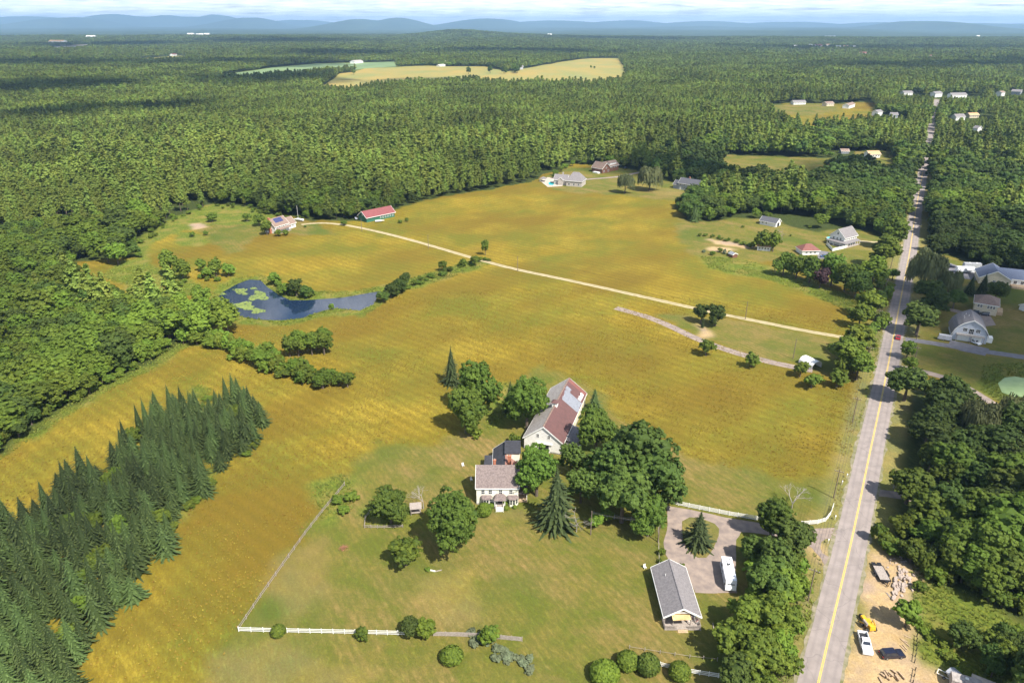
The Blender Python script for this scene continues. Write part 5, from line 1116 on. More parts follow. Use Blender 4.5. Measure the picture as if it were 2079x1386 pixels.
# ------------------------------------------------------------------ barn
ang = math.atan2(-3.6, 11.4); bx_, by_ = 3.8, 187.6
BT = thing('barn', 'long weathered white barn with maroon roof, bare patches and a ridge cupola', 'barn', (bx_, by_, tz(bx_+8, by_+10)), ang)
BW, BL, BE, BR = 12.2, 33.5, 4.3, 9.0
gable(BT, 0, BW, 0, BL, 0, BE, BR, 'y', 'yellowshingle', 'palegrey', .35, rm2='maroon', base='fieldstone', trim='white')
b = MB(); b.prism([(.0, -.5), (BW, -.5), (BW, BE), (BW/2, BR), (0, BE)], -.06, -.012, 'y'); b.build('gable_front', M['weathered'], BT)
b = MB(); b.box(4.6, 7.9, -.10, -.061, -.3, 2.9); b.build('barn_door', M['shadepaint'], BT)  # flat near-black sheet paints the shaded inside behind the doorway
b = MB(); b.box(4.2, 4.58, -.16, -.061, -.4, 3.0).box(7.92, 8.3, -.16, -.061, -.4, 3.0).box(3.7, 9.0, -.5, -.061, 3.0, 3.35); b.build('door_frame', M['weathered'], BT)
for x in (4.35, 7.85): win(BT, x, -.06, 5.0, .75, 1.2)
b = MB(); b.box(5.3, 6.9, 13.2, 15.0, BR-.6, BR+1.25); cp = b.build('cupola', M['white'], BT)
b = MB(); b.poly([(5.0, 12.9, BR+1.26), (7.2, 12.9, BR+1.26), (7.2, 15.3, BR+1.26), (5.0, 15.3, BR+1.26), (6.1, 14.1, BR+2.1)], [(0,1,4), (1,2,4), (2,3,4), (3,0,4), (3,2,1,0)]); b.build('cupola_roof', M['maroon'], cp)
for y, f in ((13.17, 'F'),): o = win(BT, 6.1, y, BR+.15, .5, .8)
# bare patches where shingles came off the right slope
sl_ = (BR-BE)/(BW/2)
def patch(y0, y1, u0, u1, mat):
    b = MB(); xa, xb = BW/2+u0*(BW/2+.35), BW/2+u1*(BW/2+.35); z = lambda x: BR-(x-BW/2)*sl_+.05+.16*1+.012
    n = 9; up = []; 
    for i in range(n): y = y0+(y1-y0)*i/(n-1); up.append((xa+rnd.uniform(0, .5), y))
    lo = [(xb-rnd.uniform(0, .3), y0+(y1-y0)*i/(n-1)) for i in range(n)][::-1]
    P_ = up+lo; b.poly([(p[0], p[1], z(p[0])) for p in P_], [tuple(range(len(P_)))]); b.build('bare_roof_patch', M[mat], BT)
patch(19.5, 26.2, .08, 1.0, 'bluegreypatch'); patch(26.3, 28.6, .02, .34, 'bluegreypatch'); patch(26.6, 31.5, .72, .92, 'white'); patch(31.6, 33.6, .0, 1.0, 'redroof')
b = MB(); b.bar((BW/2, -.3, BR+.19), (BW/2, BL+.3, BR+.19), .45, .09); b.build('ridge_cap', M['tanroof'], BT)
for y in (5, 11, 18, 26): win(BT, BW+.02, y, 1.6, .8, 1.1, 'R'); win(BT, -.02, y, 1.6, .8, 1.1, 'L')
# lean-to on the far right side of the barn, mostly behind the maples
b = MB(); b.box(BW+.02, BW+4.2, 3, 12, -1, 2.6); b.build('side_shed', M['weathered'], BT); b = MB(); b.hexa([(BW+.02, 2.8, 3.9), (BW+4.5, 2.8, 2.65), (BW+4.5, 12.2, 2.65), (BW+.02, 12.2, 3.9)], [(BW+.02, 2.8, 4.02), (BW+4.5, 2.8, 2.8), (BW+4.5, 12.2, 2.8), (BW+.02, 12.2, 4.02)]); b.build('side_shed_roof', M['greyroof'], BT)
# ------------------------------------------------------------------ cottage
CT = thing('cottage', 'blue grey cottage with plain grey gable roof and railed front deck', 'cottage', (37.0, 115.9, tz(37, 120)), .0)
gable(CT, -3.6, 3.6, 1.9, 14.5, 0, 2.9, 5.0, 'y', 'bluewall', 'greyroof', .3, base='fieldstone', roof='rear_roof')
bpy.data.objects.remove(CT.children[1]); bpy.data.objects.remove([c for c in CT.children if c.name.startswith('eave_trim')][0])
r = MB(); tr = MB()
for s in (-1, 1):
    xe = s*4.15; zb = 2.62; r.hexa([(0, -.5, 5.08), (0, 14.9, 5.08), (xe, 14.9, zb), (xe, -.5, zb)], [(0, -.5, 5.24), (0, 14.9, 5.24), (xe, 14.9, zb+.16), (xe, -.5, zb+.16)])
    for yy in (-.56, 14.96): tr.bar((0, yy, 4.84), (xe, yy, zb-.2), .1, .42)
    tr.bar((xe+s*.05, -.6, zb-.18), (xe+s*.05, 15.0, zb-.18), .09, .3)
    for y in (.1, .8, 1.5): tr.bar((0, y, 4.9), (xe*.97, y, zb-.12), .06, .14)
tr.bar((-2.2, -.3, 3.75), (2.2, -.3, 3.75), .1, .14)
r.build('roof', M['greyroof'], CT); tr.build('eave_trim', M['white'], CT)
b = MB(); b.bar((0, -.5, 5.25), (0, 14.9, 5.25), .3, .05); b.build('ridge_cap', M['greyroof'], CT); b = MB(); b.tube((-1.7, 10.5, 3.9), (-1.7, 10.5, 4.8), .07); b.build('vent_pipe', M['white'], CT)
b = MB(); b.box(-3.9, 4.0, -1.5, 1.88, -.35, .38); b.build('deck', M['wood'], CT)
b = MB()
for i in range(2): b.box(-1.1, 1.1, -1.52-.35*(i+1), -1.52-.35*i, -.2, .25-.16*i)
b.build('front_steps', M['tanwood'], CT)
for x0_, x1_ in ((-3.85, -1.2), (1.2, 3.95)):
    b = MB(); b.box(x0_, x1_, -1.46, -1.38, 1.22, 1.3).box(x0_, x1_, -1.45, -1.39, .5, .56)
    for x in np.arange(x0_, x1_, .19): b.box(x, x+.07, -1.45, -1.40, .38, 1.25)
    b.build('deck_rail', M['wood'], CT)
for x in (-3.85, 3.9):
    b = MB(); b.box(x-.04, x+.04, -1.4, 1.85, 1.22, 1.3)
    for y in np.arange(-1.3, 1.8, .19): b.box(x-.03, x+.03, y, y+.07, .38, 1.25)
    b.build('deck_rail', M['wood'], CT)
for x in (-3.8, -1.9, 1.9, 3.8): b = MB(); b.box(x-.07, x+.07, -.5, -.36, .38, 2.75 if abs(x) > 3 else 3.0); b.build('porch_post', M['wood'], CT)
b = MB(); V_ = []; n = 7
for i in range(n):
    for j in range(n):
        u, v_ = i/(n-1), j/(n-1); V_.append((-2.3+3.9*u, -1.5+3.0*v_*(1-.2*u), 2.8+.35*v_-.45*math.sin(math.pi*u)*math.sin(math.pi*v_)+.25*u))
b.poly(V_, [(i*n+j, (i+1)*n+j, (i+1)*n+j+1, i*n+j+1) for i in range(n-1) for j in range(n-1)]); b.poly([(p[0], p[1], p[2]-.02) for p in V_], [(i*n+j+1, (i+1)*n+j+1, (i+1)*n+j, i*n+j) for i in range(n-1) for j in range(n-1)]); b.build('shade_sail', M['tarp'], CT)
win(CT, -2.2, 1.88, 1.0, 1.5, 1.2); win(CT, 2.3, 1.88, .9, 1.9, 1.3); door(CT, .1, 1.88, .4, .95, 2.0, m='white'); wins(CT, (4.5, 6.5, 8.5, 11.5), 3.62, 1.1, 'R', w=.9, h=1.2); wins(CT, (5, 9, 12), -3.62, 1.1, 'L', w=.9, h=1.2)
def chair(x, y, rz, label):
    t = thing('porch_chair', label, 'chair', (37.0+x, 115.9+y, tz(37, 120)+.38), rz, 'cushioned chairs on the cottage deck')
    b = MB(); b.box(-.3, .3, -.3, .3, .36, .42)
    for sx in (-1, 1):
        for sy in (-1, 1): b.box(sx*.27-.03, sx*.27+.03, sy*.27-.03, sy*.27+.03, 0, .4)
        b.box(sx*.3-.03, sx*.3+.03, -.3, .3, .6, .65)
    b.build('frame', M['white'], t); b = MB(); b.box(-.25, .25, -.27, .24, .42, .54, .03, .03); b.build('seat', M['cushion'], t); b = MB(); b.box(-.25, .25, .2, .32, .5, 1.05, .03, .02); b.build('backrest', M['cushion'], t)
chair(1.6, .6, .2, 'rose cushioned chair nearest the door on the cottage deck'); chair(2.6, .9, 0, 'rose cushioned chair in the middle under the deck window'); chair(3.4, .2, -.9, 'rose cushioned chair by the right corner post of the deck')
# ------------------------------------------------------------------ the other houses
def spot(a, bpx): (x0, y0), (x1, y1) = g(*a), g(*bpx); return (x0, y0, tz(x0, y0)), math.atan2(y1-y0, x1-x0), math.hypot(x1-x0, y1-y0)
# solar house: front wall from pixel a to b
p, rz, L1 = spot((560, 475), (612, 458)); t = thing('solar_house', 'white house with brown roof, rooftop solar panels and a brick end chimney', 'house', p, rz)
gable(t, 0, 11.5, 0, 9, 0, 4.6, 8.6, 'x', 'whiteclap', 'tanroof', .4); gable(t, 11.5, 18.5, 1, 9, 0, 3.2, 6.6, 'x', 'whiteclap', 'tanroof', .4, wall='garage_wall', roof='garage_roof')
b = MB(); z = lambda y: 4.6+y/4.5*4.0+.26
for i in range(5):
    for j in range(2): x = 2.6+1.35*i; y = 1.6+1.25*j; b.hexa([(x, y, z(y)), (x+1.25, y, z(y)), (x+1.25, y+1.15, z(y+1.15)), (x, y+1.15, z(y+1.15))], [(x, y, z(y)+.06), (x+1.25, y, z(y)+.06), (x+1.25, y+1.15, z(y+1.15)+.06), (x, y+1.15, z(y+1.15)+.06)])
b.build('solar_panel', M['solar'], t); chimney(t, -.5, 4.0, -.5, 9.6, 1.0, 1.4); shed_roof('porch_roof', t, .8, 11.3, -2.6, -.02, 2.5, 3.1, 'tanroof'); b = MB(); b.box(1, 11.2, -2.4, -.02, -.3, .3); b.build('porch_floor', M['wood'], t)
wins(t, (2.3, 3.9, 5.6, 7.3, 9.0), 0, 3.3, w=.9, h=1.2); wins(t, (13.5, 16), 1, 1.2, w=1.0, h=1.2); wins(t, (3, 6), -.01, 1.5, 'L', w=.9, h=1.2)
p, rz, L1 = spot((745, 452), (806, 439)); t = thing('green_barn', 'long dark green barn with a red metal roof by the sandy track', 'barn', p, rz)
gable(t, 0, 22.5, 0, 9.5, 0, 3.4, 6.6, 'x', 'greenwall', 'redmetal', .6); wins(t, (11, 13, 15, 17, 19, 21), 0, 1.1, w=.8, h=1.0); b = MB(); b.box(-.08, -.01, 3, 6.6, -.2, 3.2); b.build('barn_door', M['greenwall'], t); win(t, -.02, 4.75, 3.9, .9, .9, 'L')
p, rz, L1 = spot((1130, 376), (1176, 381)); t = thing('stone_house', 'stone walled house with large grey roof beside the turquoise pool', 'house', p, rz+.1)
gable(t, 8, 21, 0, 13, 0, 4.6, 10.2, 'x', 'stone', 'greyroof', .5, hip=4); gable(t, -3, 8, 2, 11, 0, 4.2, 7.6, 'x', 'stone', 'greyroof', .4, wall='wing_wall', roof='wing_roof'); wins(t, (10.5, 14.5, 18.5), 0, .9, w=1.4, h=1.5); wins(t, (-1, 2, 5), 2, 1.0, w=1.2, h=1.4)
gable(t, 1, 5, .5, 4, 0, 4.4, 6.3, 'y', 'stone', 'greyroof', .2, wall='dormer', roof='dormer_roof'); chimney(t, 3, 8, 6, 9, 1, 1, 'stone')
p, rz, L1 = spot((1096, 369), (1110, 370)); t = thing('pool_cabana', 'small open sided pool cabana with grey roof on the patio', 'cabana', p, rz)
b = MB(); 
for x in (0, 4.5):
    for y in (0, 4): b.box(x, x+.25, y, y+.25, 0, 2.5)
b.build('post', M['white'], t); b = MB(); b.poly([(-.5, -.5, 2.5), (5.2, -.5, 2.5), (5.2, 4.7, 2.5), (-.5, 4.7, 2.5), (2.3, 2.1, 4.0)], [(3,2,1,0), (0,1,4), (1,2,4), (2,3,4), (3,0,4)]); b.build('roof', M['greyroof'], t)
q = gp([(1112,372),(1117,369),(1126,370),(1129,374),(1122,377),(1114,376)]); z0 = float(T(*zip(*q)).max())+.15; b = MB(); b.face([(x, y, z0) for x, y in q]); tp = thing('swimming_pool', 'small turquoise swimming pool on the stone patio', 'pool', (q[0][0], q[0][1], z0)); 
w_ = MB(); w_.face([(x-q[0][0], y-q[0][1], 0) for x, y in q]); w_.build('water', M['poolblue'], tp); e_ = MB()
for a, c in zip(q, q[1:]+q[:1]): e_.bar((a[0]-q[0][0], a[1]-q[0][1], -.3), (c[0]-q[0][0], c[1]-q[0][1], -.3), .7, .36)
e_.build('coping', M['patio'], tp)
p, rz, L1 = spot((1222, 352), (1264, 344)); t = thing('brown_house', 'brown sided house with white trim and twin front gables under the far trees', 'house', p, rz)
gable(t, 9, 24, 1, 10, 0, 4.6, 8.2, 'x', 'brownwall', 'tanroof', .5); gable(t, -1, 10, -1, 11, 0, 4.2, 8.6, 'y', 'brownwall', 'tanroof', .5, wall='wing_wall', roof='wing_roof'); wins(t, (1.5, 7.5), -1, 1, w=1.3, h=1.5); win(t, 4.5, -1, 3.8, 1.3, 1.2); wins(t, (12, 15, 18, 21), 1, 3.0, w=1.0, h=1.2); b = MB(); b.box(-4.5, -1.1, 1, 7, -.3, 1.2); b.build('deck', M['white'], t)
shed_roof('shed_dormer_roof', t, 12, 22, 1.5, 5.2, 7.0, 8.3, 'tanroof'); b = MB(); b.box(12.3, 21.7, 1.8, 5, 5.2, 7.1); b.build('shed_dormer', M['whiteclap'], t)
p, rz, L1 = spot((1376, 384), (1436, 393)); t = thing('grey_house', 'long grey blue house with dormered dark roof at the edge of the dark woods', 'house', p, rz)
gable(t, 0, 20, 0, 9, 0, 5.2, 8.6, 'x', 'greyclap', 'darkroof', .4); gable(t, -5, .0, 1, 8.5, 0, 3.2, 6.0, 'x', 'greyclap', 'darkroof', .3, wall='wing_wall', roof='wing_roof'); wins(t, (2, 5.5, 9, 12.5, 16, 18.5), 0, 3.4, w=1.0, h=1.3); wins(t, (5.5, 9, 12.5, 16), 0, .8, w=1.0, h=1.3); door(t, 2.2, 0, .1, 1.1, 2.1); wins(t, (3, 6), 20.02, 3.2, 'R', w=1.0, h=1.3); wins(t, (3, 6), 20.02, .8, 'R', w=1, h=1.3); chimney(t, 7, 5, 7.8, 9.6, .9, .9)
# white two storey house with wraparound porch, upper right
p, rz, L1 = spot((1712, 501), (1753, 490)); t = thing('porch_house', 'white two storey house with dark grey roof and wraparound porch by the road', 'house', p, rz)
gable(t, 0, 12.5, 0, 9.5, 0, 5.4, 9.6, 'x', 'whiteclap', 'greyroof', .5); wins(t, np.arange(1.4, 12, 1.9), 0, 3.6, w=.9, h=1.3); wins(t, (2.5, 4.7, 7), -.01, 3.4, 'L', w=.9, h=1.3); win(t, -.01, 4.7, 6.4, 1.0, 1.2, 'L'); wins(t, (2.5, 6), 12.52, 3.4, 'R', w=.9, h=1.3)
b = MB(); b.hexa([(-2.8, -2.8, 2.5), (12.5, -2.8, 2.5), (12.5, -.02, 3.2), (-.02, -.02, 3.2)], [(-2.8, -2.8, 2.64), (12.5, -2.8, 2.64), (12.5, -.02, 3.34), (-.02, -.02, 3.34)]); b.hexa([(-2.8, -2.8, 2.5), (-.02, -.02, 3.2), (-.02, 9.5, 3.2), (-2.8, 9.5, 2.5)], [(-2.8, -2.8, 2.65), (-.02, -.02, 3.35), (-.02, 9.5, 3.35), (-2.8, 9.5, 2.65)]); b.build('porch_roof', M['greyroof'], t)
for k, x in enumerate(np.linspace(-2.6, 12.3, 7)): b = MB(); b.box(x-.1, x+.1, -2.7, -2.5, -.3, 2.5); b.build('porch_post', M['white'], t)
for y in (1, 5, 9): b = MB(); b.box(-2.7, -2.5, y-.1, y+.1, -.3, 2.5); b.build('porch_post', M['white'], t)
b = MB(); b.box(-2.8, 12.5, -2.8, -.02, -.4, .3).box(-2.8, -.02, -.01, 9.5, -.4, .3); b.build('porch_floor', M['wood'], t); wins(t, (2, 4.5, 7, 10), 0, .9, w=1, h=1.4)
fe = [(1678, 497), (1690, 510), (1716, 504), (1721, 500)]
def fence(name, label, pts, hgt, mat, posts=2.4, rails=3, board=False, group=None, post_d=.13, cat='fence'):
    P = [g(*q) for q in pts]; o0 = P[0]; t = thing(name, label, cat, (o0[0], o0[1], 0), 0, group); r = MB(); L_ = 0; pp = []
    for (x0, y0), (x1, y1) in zip(P[:-1], P[1:]):
        L = math.hypot(x1-x0, y1-y0); n = max(1, round(L/posts))
        for i in range(n):
            a = (x0+(x1-x0)*i/n, y0+(y1-y0)*i/n); c = (x0+(x1-x0)*(i+1)/n, y0+(y1-y0)*(i+1)/n); za, zc = tz(*a), tz(*c); pp.append((a, za)); q = lambda p_, z: (p_[0]-o0[0], p_[1]-o0[1], z)
            if board: r.bar(q(a, za+.05), q(c, zc+.05), .05, hgt-.05)
            else:
                for k in range(rails): h_ = hgt*(k+.72)/rails; r.bar(q(a, za+h_-.07), q(c, zc+h_-.07), .05, .15 if name != 'wire_fence' else .035)
        pp.append(((x1, y1), tz(x1, y1)))
    r.build('rails' if not board else 'panel', M[mat], t); pm = MB(); pm.box(-post_d/2, post_d/2, -post_d/2, post_d/2, -.3, hgt+.12); pm = pm.mesh('post', M[mat])
    st = max(1, len(pp)//95+1)
    for (x, y), z in pp[::st]: link('post', pm, t, (x-o0[0], y-o0[1], z))
    return t
fence('board_fence', 'solid white board fence around the yard of the porch house', fe, 1.7, 'white', 2.4, board=True)
p, rz, L1 = spot((1676, 487), (1688, 485)); 
def pool_round(): 
    t = thing('round_pool', 'round blue above ground pool beside the porch house', 'pool', g(1688, 487)); b = MB(); n = 20; b.tube((0, 0, -.2), (0, 0, 1.15), 3.0, 3.0, n); b.build('pool_wall', M['white'], t); b = MB(); b.tube((0, 0, 1.16), (0, 0, 1.2), 2.8, 2.8, n); b.build('water', M['poolblue'], t)
pool_round()
p, rz, L1 = spot((1628, 518), (1662, 517)); t = thing('red_roof_house', 'low white building with red hipped roof behind the maple row', 'house', p, rz); gable(t, 0, 10, 0, 8, 0, 2.8, 5.4, 'x', 'whiteclap', 'redroof', .5, hip=3.5); wins(t, (2.5, 5, 7.5), 0, 1, w=1, h=1.1)
p, rz, L1 = spot((1542, 455), (1573, 460)); t = thing('garage', 'small white garage with dark grey roof on the upper lawn', 'garage', p, rz-.15); gable(t, 0, 11, 0, 7, 0, 2.6, 4.8, 'x', 'whiteclap', 'darkroof', .4); wins(t, (2, 4.5), 0, 1, w=.9, h=1); b = MB(); b.box(7, 10, -.06, -.01, -.2, 2.2); b.build('garage_door', M['white'], t); b = MB(); b.box(11.01, 11.06, 2, 5, -.2, 2.3); b.build('doorway_shade_panel', M['shadepaint'], t)  # doorway is a flat dark panel, its inner shade painted in colour
p, rz, L1 = spot((1537, 508), (1560, 510)); t = thing('shed', 'little white shed with tan roof and a row of windows', 'shed', p, rz); gable(t, 0, 7.2, 0, 4.5, 0, 2.4, 3.9, 'x', 'whiteclap', 'orangeroof', .3); wins(t, (1.2, 2.8, 4.4, 6), 0, 1, w=.9, h=1)
p, rz, L1 = spot((1487, 524), (1500, 522)); t = thing('rusty_shed', 'tiny rusty red shed beside the greyish bushes', 'shed', p, rz); gable(t, 0, 3.4, 0, 3.6, 0, 1.9, 2.7, 'y', 'brownwall', 'bluegreypatch', .15, rm2='redroof')
# carport
p, rz, L1 = spot((1648, 751), (1676, 745)); t = thing('carport', 'white arched fabric carport at the end of the grey drive', 'carport', p, rz+.1); b = MB(); n = 10; R_ = []
prof = [(-2.6*math.cos(math.pi*i/n), .9+2.0*math.sin(math.pi*i/n)**.8) for i in range(n+1)]; inn = [(x*.975, z*.97-.02) for x, z in prof][::-1]
b.prism([(-2.6, 0)]+prof+[(2.6, 0), (2.52, 0)]+inn+[(-2.52, 0)], 0, 6.5, 'y'); b.build('cover', M['white'], t, (2.6, 0, 0)); b = MB(); b.box(0.3, 4.9, 6.35, 6.42, 0, 2.3); b.build('back_panel', M['shadepaint'], t)  # back panel coloured near-black to paint the shade inside the carport
b = MB()
for x in (.05, 5.15):
    for y in (.05, 6.4): b.box(x-.05, x+.05, y-.04, y+.06, 0, 1.2)
b.build('frame', M['silver'], t)
# gambrel house, right
p, rz, L1 = spot((1931, 688), (1999, 699)); t = thing('gambrel_house', 'pale grey barn shaped house with curved gambrel roof, balcony and garage doors', 'house', p, rz+.04)
GW, GL = 12.4, 13.0; pr = [(0, 2.7), (.55, 4.5), (1.7, 6.2), (3.4, 7.7), (GW/2, 9.4)]; pr = pr+[(GW-x, z) for x, z in pr[-2::-1]]
b = MB(); b.prism([(0, -1), (GW, -1)]+pr[::-1], 0, GL, 'y'); b.build('wall', M['lightgrey'], t)
b = MB(); o_ = [(x+(-.35 if x < GW/2 else (.35 if x > GW/2 else 0)), z+.05) for x, z in pr]; o_[0] = (-.55, 2.3); o_[-1] = (GW+.55, 2.3); oo = [(x, z+.2) for x, z in o_]; b.prism(o_+oo[::-1], -.5, GL+.4, 'y'); b.build('roof', M['greyroof'], t)
b = MB()
for (xa, za), (xb, zb) in zip(o_[:-1], o_[1:]): b.bar((xa, -.56, za-.2), (xb, -.56, zb-.2), .1, .42)
b.build('rake_trim', M['white'], t)
for x0_, x1_ in ((1.9, 6.2), (7.0, 10.6)): b = MB(); b.box(x0_, x1_, -.08, -.01, -.3, 2.5); b.build('garage_door', M['white'], t)
b = MB(); b.box(1.2, 11.2, -1.9, -.02, 3.0, 3.15); b.build('balcony_floor', M['wood'], t); b = MB(); b.box(1.2, 11.2, -1.9, -1.82, 4.0, 4.08)
for x in np.arange(1.2, 11.2, .3): b.box(x, x+.06, -1.88, -1.83, 3.15, 4.0)
b.build('balcony_rail', M['white'], t)
for x in (1.3, 6.5, 11.1): b = MB(); b.box(x-.1, x+.1, -1.9, -1.7, -.3, 3.0); b.build('balcony_post', M['wood'], t)
win(t, 4.0, 0, 4.3, 1.5, 1.4, panes=3); win(t, 8.6, 0, 4.3, 1.5, 1.4, panes=3); win(t, 6.3, 0, 3.2, 1.7, 2.4, name='balcony_door', panes=3); b = MB(); b.tube((6.2, -.04, 7.4), (6.2, .02, 7.4), .25, .25, 10); b.build('round_vent', M['greyclap'], t)
for x, y in ((3.5, 5), (3.6, 7), (4.3, 9), (5, 6)): b = MB(); zz = np.interp(x, [q_[0] for q_ in pr], [q_[1] for q_ in pr]); b.tube((x, y, zz), (x, y, zz+.9), .1); b.build('vent_pipe', M['white'], t)
b = MB(); b.box(GW+.03, GW+2.4, 2, 5, -.6, 2.2); b.build('side_porch', M['white'], t)
# tan roofed house
p, rz, L1 = spot((1974, 634), (2010, 640)); t = thing('tan_house', 'cream two storey house with tan brown hipped roof behind the gambrel house', 'house', p, rz)
gable(t, 0, 9, 0, 11, 0, 5.0, 7.6, 'x', 'tan', 'tanroof', .5, hip=4); wins(t, (1.6, 2.7, 5.4, 6.5, 7.6), 0, 3.1, w=.7, h=1.2); wins(t, (2, 6), 0, .6, w=1.2, h=.9); b = MB(); b.box(9.02, 11.4, 2, 9, -.6, 1.5); b.build('deck', M['tanwood'], t); wins(t, (3, 7), 9.02, 3, 'R', w=.9, h=1.2)
# slate blue roofed house
p, rz, L1 = spot((1986, 575), (2040, 581)); t = thing('blue_roof_house', 'cream house with large slate blue roof and a wooden sun deck', 'house', p, rz)
gable(t, 0, 13.5, 0, 14, 0, 3.4, 7.2, 'y', 'tan', 'blueroof', .5); gable(t, 7, 24, 3, 13, 0, 3.6, 7.0, 'x', 'whiteclap', 'blueroof', .5, wall='wing_wall', roof='wing_roof'); wins(t, (3, 6.5, 10), 0, 1, w=1.2, h=1.3)
b = MB(); b.poly([(x, y, z) for z in (-.5, .9) for x, y in ((14, -2.5), (23.5, -2.5), (26, 1.5), (26, 5.5), (24.6, 7), (24.6, 2.4), (14, 2.4))], [(0,1,2,3,4,5,6), (13,12,11,10,9,8,7)]+[(i, (i+1) % 7, 7+(i+1) % 7, 7+i) for i in range(7)]); b.build('sun_deck', M['tanwood'], t)
b = MB(); 
for (xa, ya), (xb, yb) in (((14, -2.5), (23.5, -2.5)), ((23.5, -2.5), (26, 1.5)), ((26, 1.5), (26, 5.5))): b.bar((xa, ya, 1.8), (xb, yb, 1.8), .08, .1); [b.box(xa+(xb-xa)*k/6-.05, xa+(xb-xa)*k/6+.05, ya+(yb-ya)*k/6-.05, ya+(yb-ya)*k/6+.05, .9, 1.85) for k in range(7)]
b.build('deck_rail', M['tanwood'], t); wins(t, (16, 19, 22), 3, 1.0, w=1.3, h=1.5)
p, rz, L1 = spot((2068, 628), (2079, 632)); t = thing('white_shed', 'small white shed at the right edge of the green lawn', 'shed', p, rz); gable(t, 0, 5, 0, 5, 0, 2.3, 3.8, 'y', 'whiteclap', 'greyroof', .3)
# garden shed by the maple
p = place(835, 1046); t = thing('garden_shed', 'small open grey garden shed beside the leafy maple', 'shed', p, .15)
b = MB(); 
for x in (0, 2.6):
    for y in (0, 2): b.box(x-.06, x+.06, y-.06, y+.06, 0, 2.0)
b.build('post', M['wood'], t); b = MB(); b.box(-.1, 2.7, 1.95, 2.05, .1, 1.5).box(-.1, -.02, 0, 2, .1, 1.2); b.build('wall', M['wood'], t); shed_roof('roof', t, -.3, 2.9, -.3, 2.3, 2.05, 2.3, 'wood'); b = MB(); b.box(.1, 2.5, .2, 1.9, .45, .55); b.build('shelf', M['wood'], t)
# far houses: px of front left and right foot, wall height, ridge, colours
def far_house(nm, label, a, c, dep, ze, zr, wm, rm, ax='x', group=None, n=4, rows=1):
    p, rz, L1 = spot(a, c); L1 *= .7; ze *= .8; zr *= .72; dep *= .8; t = thing(nm, label, 'house', p, rz, group); gable(t, 0, L1, 0, dep, 0, ze, zr, ax, wm, rm, .5)
    for r_ in range(rows):
        for k in range(n): win(t, L1*(k+.6)/(n+.2), 0, 1.2+2.7*r_, 1.1, 1.4)
    return t
for a in FARL: far_house(*a)
for k, (x0_, x1_, y_, lb, rm) in enumerate([(1612,1620,100,'leftmost tiny pale house of the distant row in the right woods','white'),(1642,1648,99,'tiny white house second in the distant row','white'),(1655,1668,100,'wider red roofed white building in the distant row','redroof'),(1676,1684,99,'tiny tan house in the middle of the distant row','orangeroof'),
 (1697,1706,101,'tiny white house right of the middle of the distant row','white'),(1712,1722,101,'tiny tan roofed house near the right end of the distant row','orangeroof'),(1730,1737,101,'last tiny white house of the distant row on its right','white'),(1745,1758,118,'low pale building below the distant row','redroof'),
 (1885,1893,122,'tiny reddish house on the distant right hillside','redroof'),(1677,1697,76,'long white industrial building far on the right','white'),(398,404,61,'tiny white mill building of the far town, left','white'),(405,412,60,'taller white block of the far town','white'),(414,424,61,'low white block at the right of the far town','white'),(380,392,61,'low white shed left of the far town','white'),
 (1984,1990,62,'white silo like block on the far right ridge','white'),(940,950,60,'tiny pale house below the wooded hill','orangeroof'),(1112,1120,65,'tiny white house right of the wooded hill','white'),(100,128,92,'long pale pinkish roofed building by the gravel pit','orangeroof'),(175,192,82,'long white building beyond the gravel pit','white')]):
    p, rz, L1 = spot((x0_, y_), (x1_, y_))
    a_, b_, c_ = ray(x0_, max(y_, 72)); t_ = CH/-c_; k_ = min(1.0, 7400/(b_*t_)); X_, Y_ = a_*t_*k_, b_*t_*k_; p = (X_, Y_, tz(X_, Y_)); L1 = (x1_-x0_)/FP*Y_*.95; rz = 0
    t = thing('distant_building', lb, 'building', p, 0, 'distant buildings beyond the woods'); lift = 17 if y_ < 100 else 12; gable(t, 0, L1, 0, L1*.6, 0, lift+min(6, L1*.15), lift+min(13, L1*.32), 'x', 'whiteclap', rm, .5, trim=None)
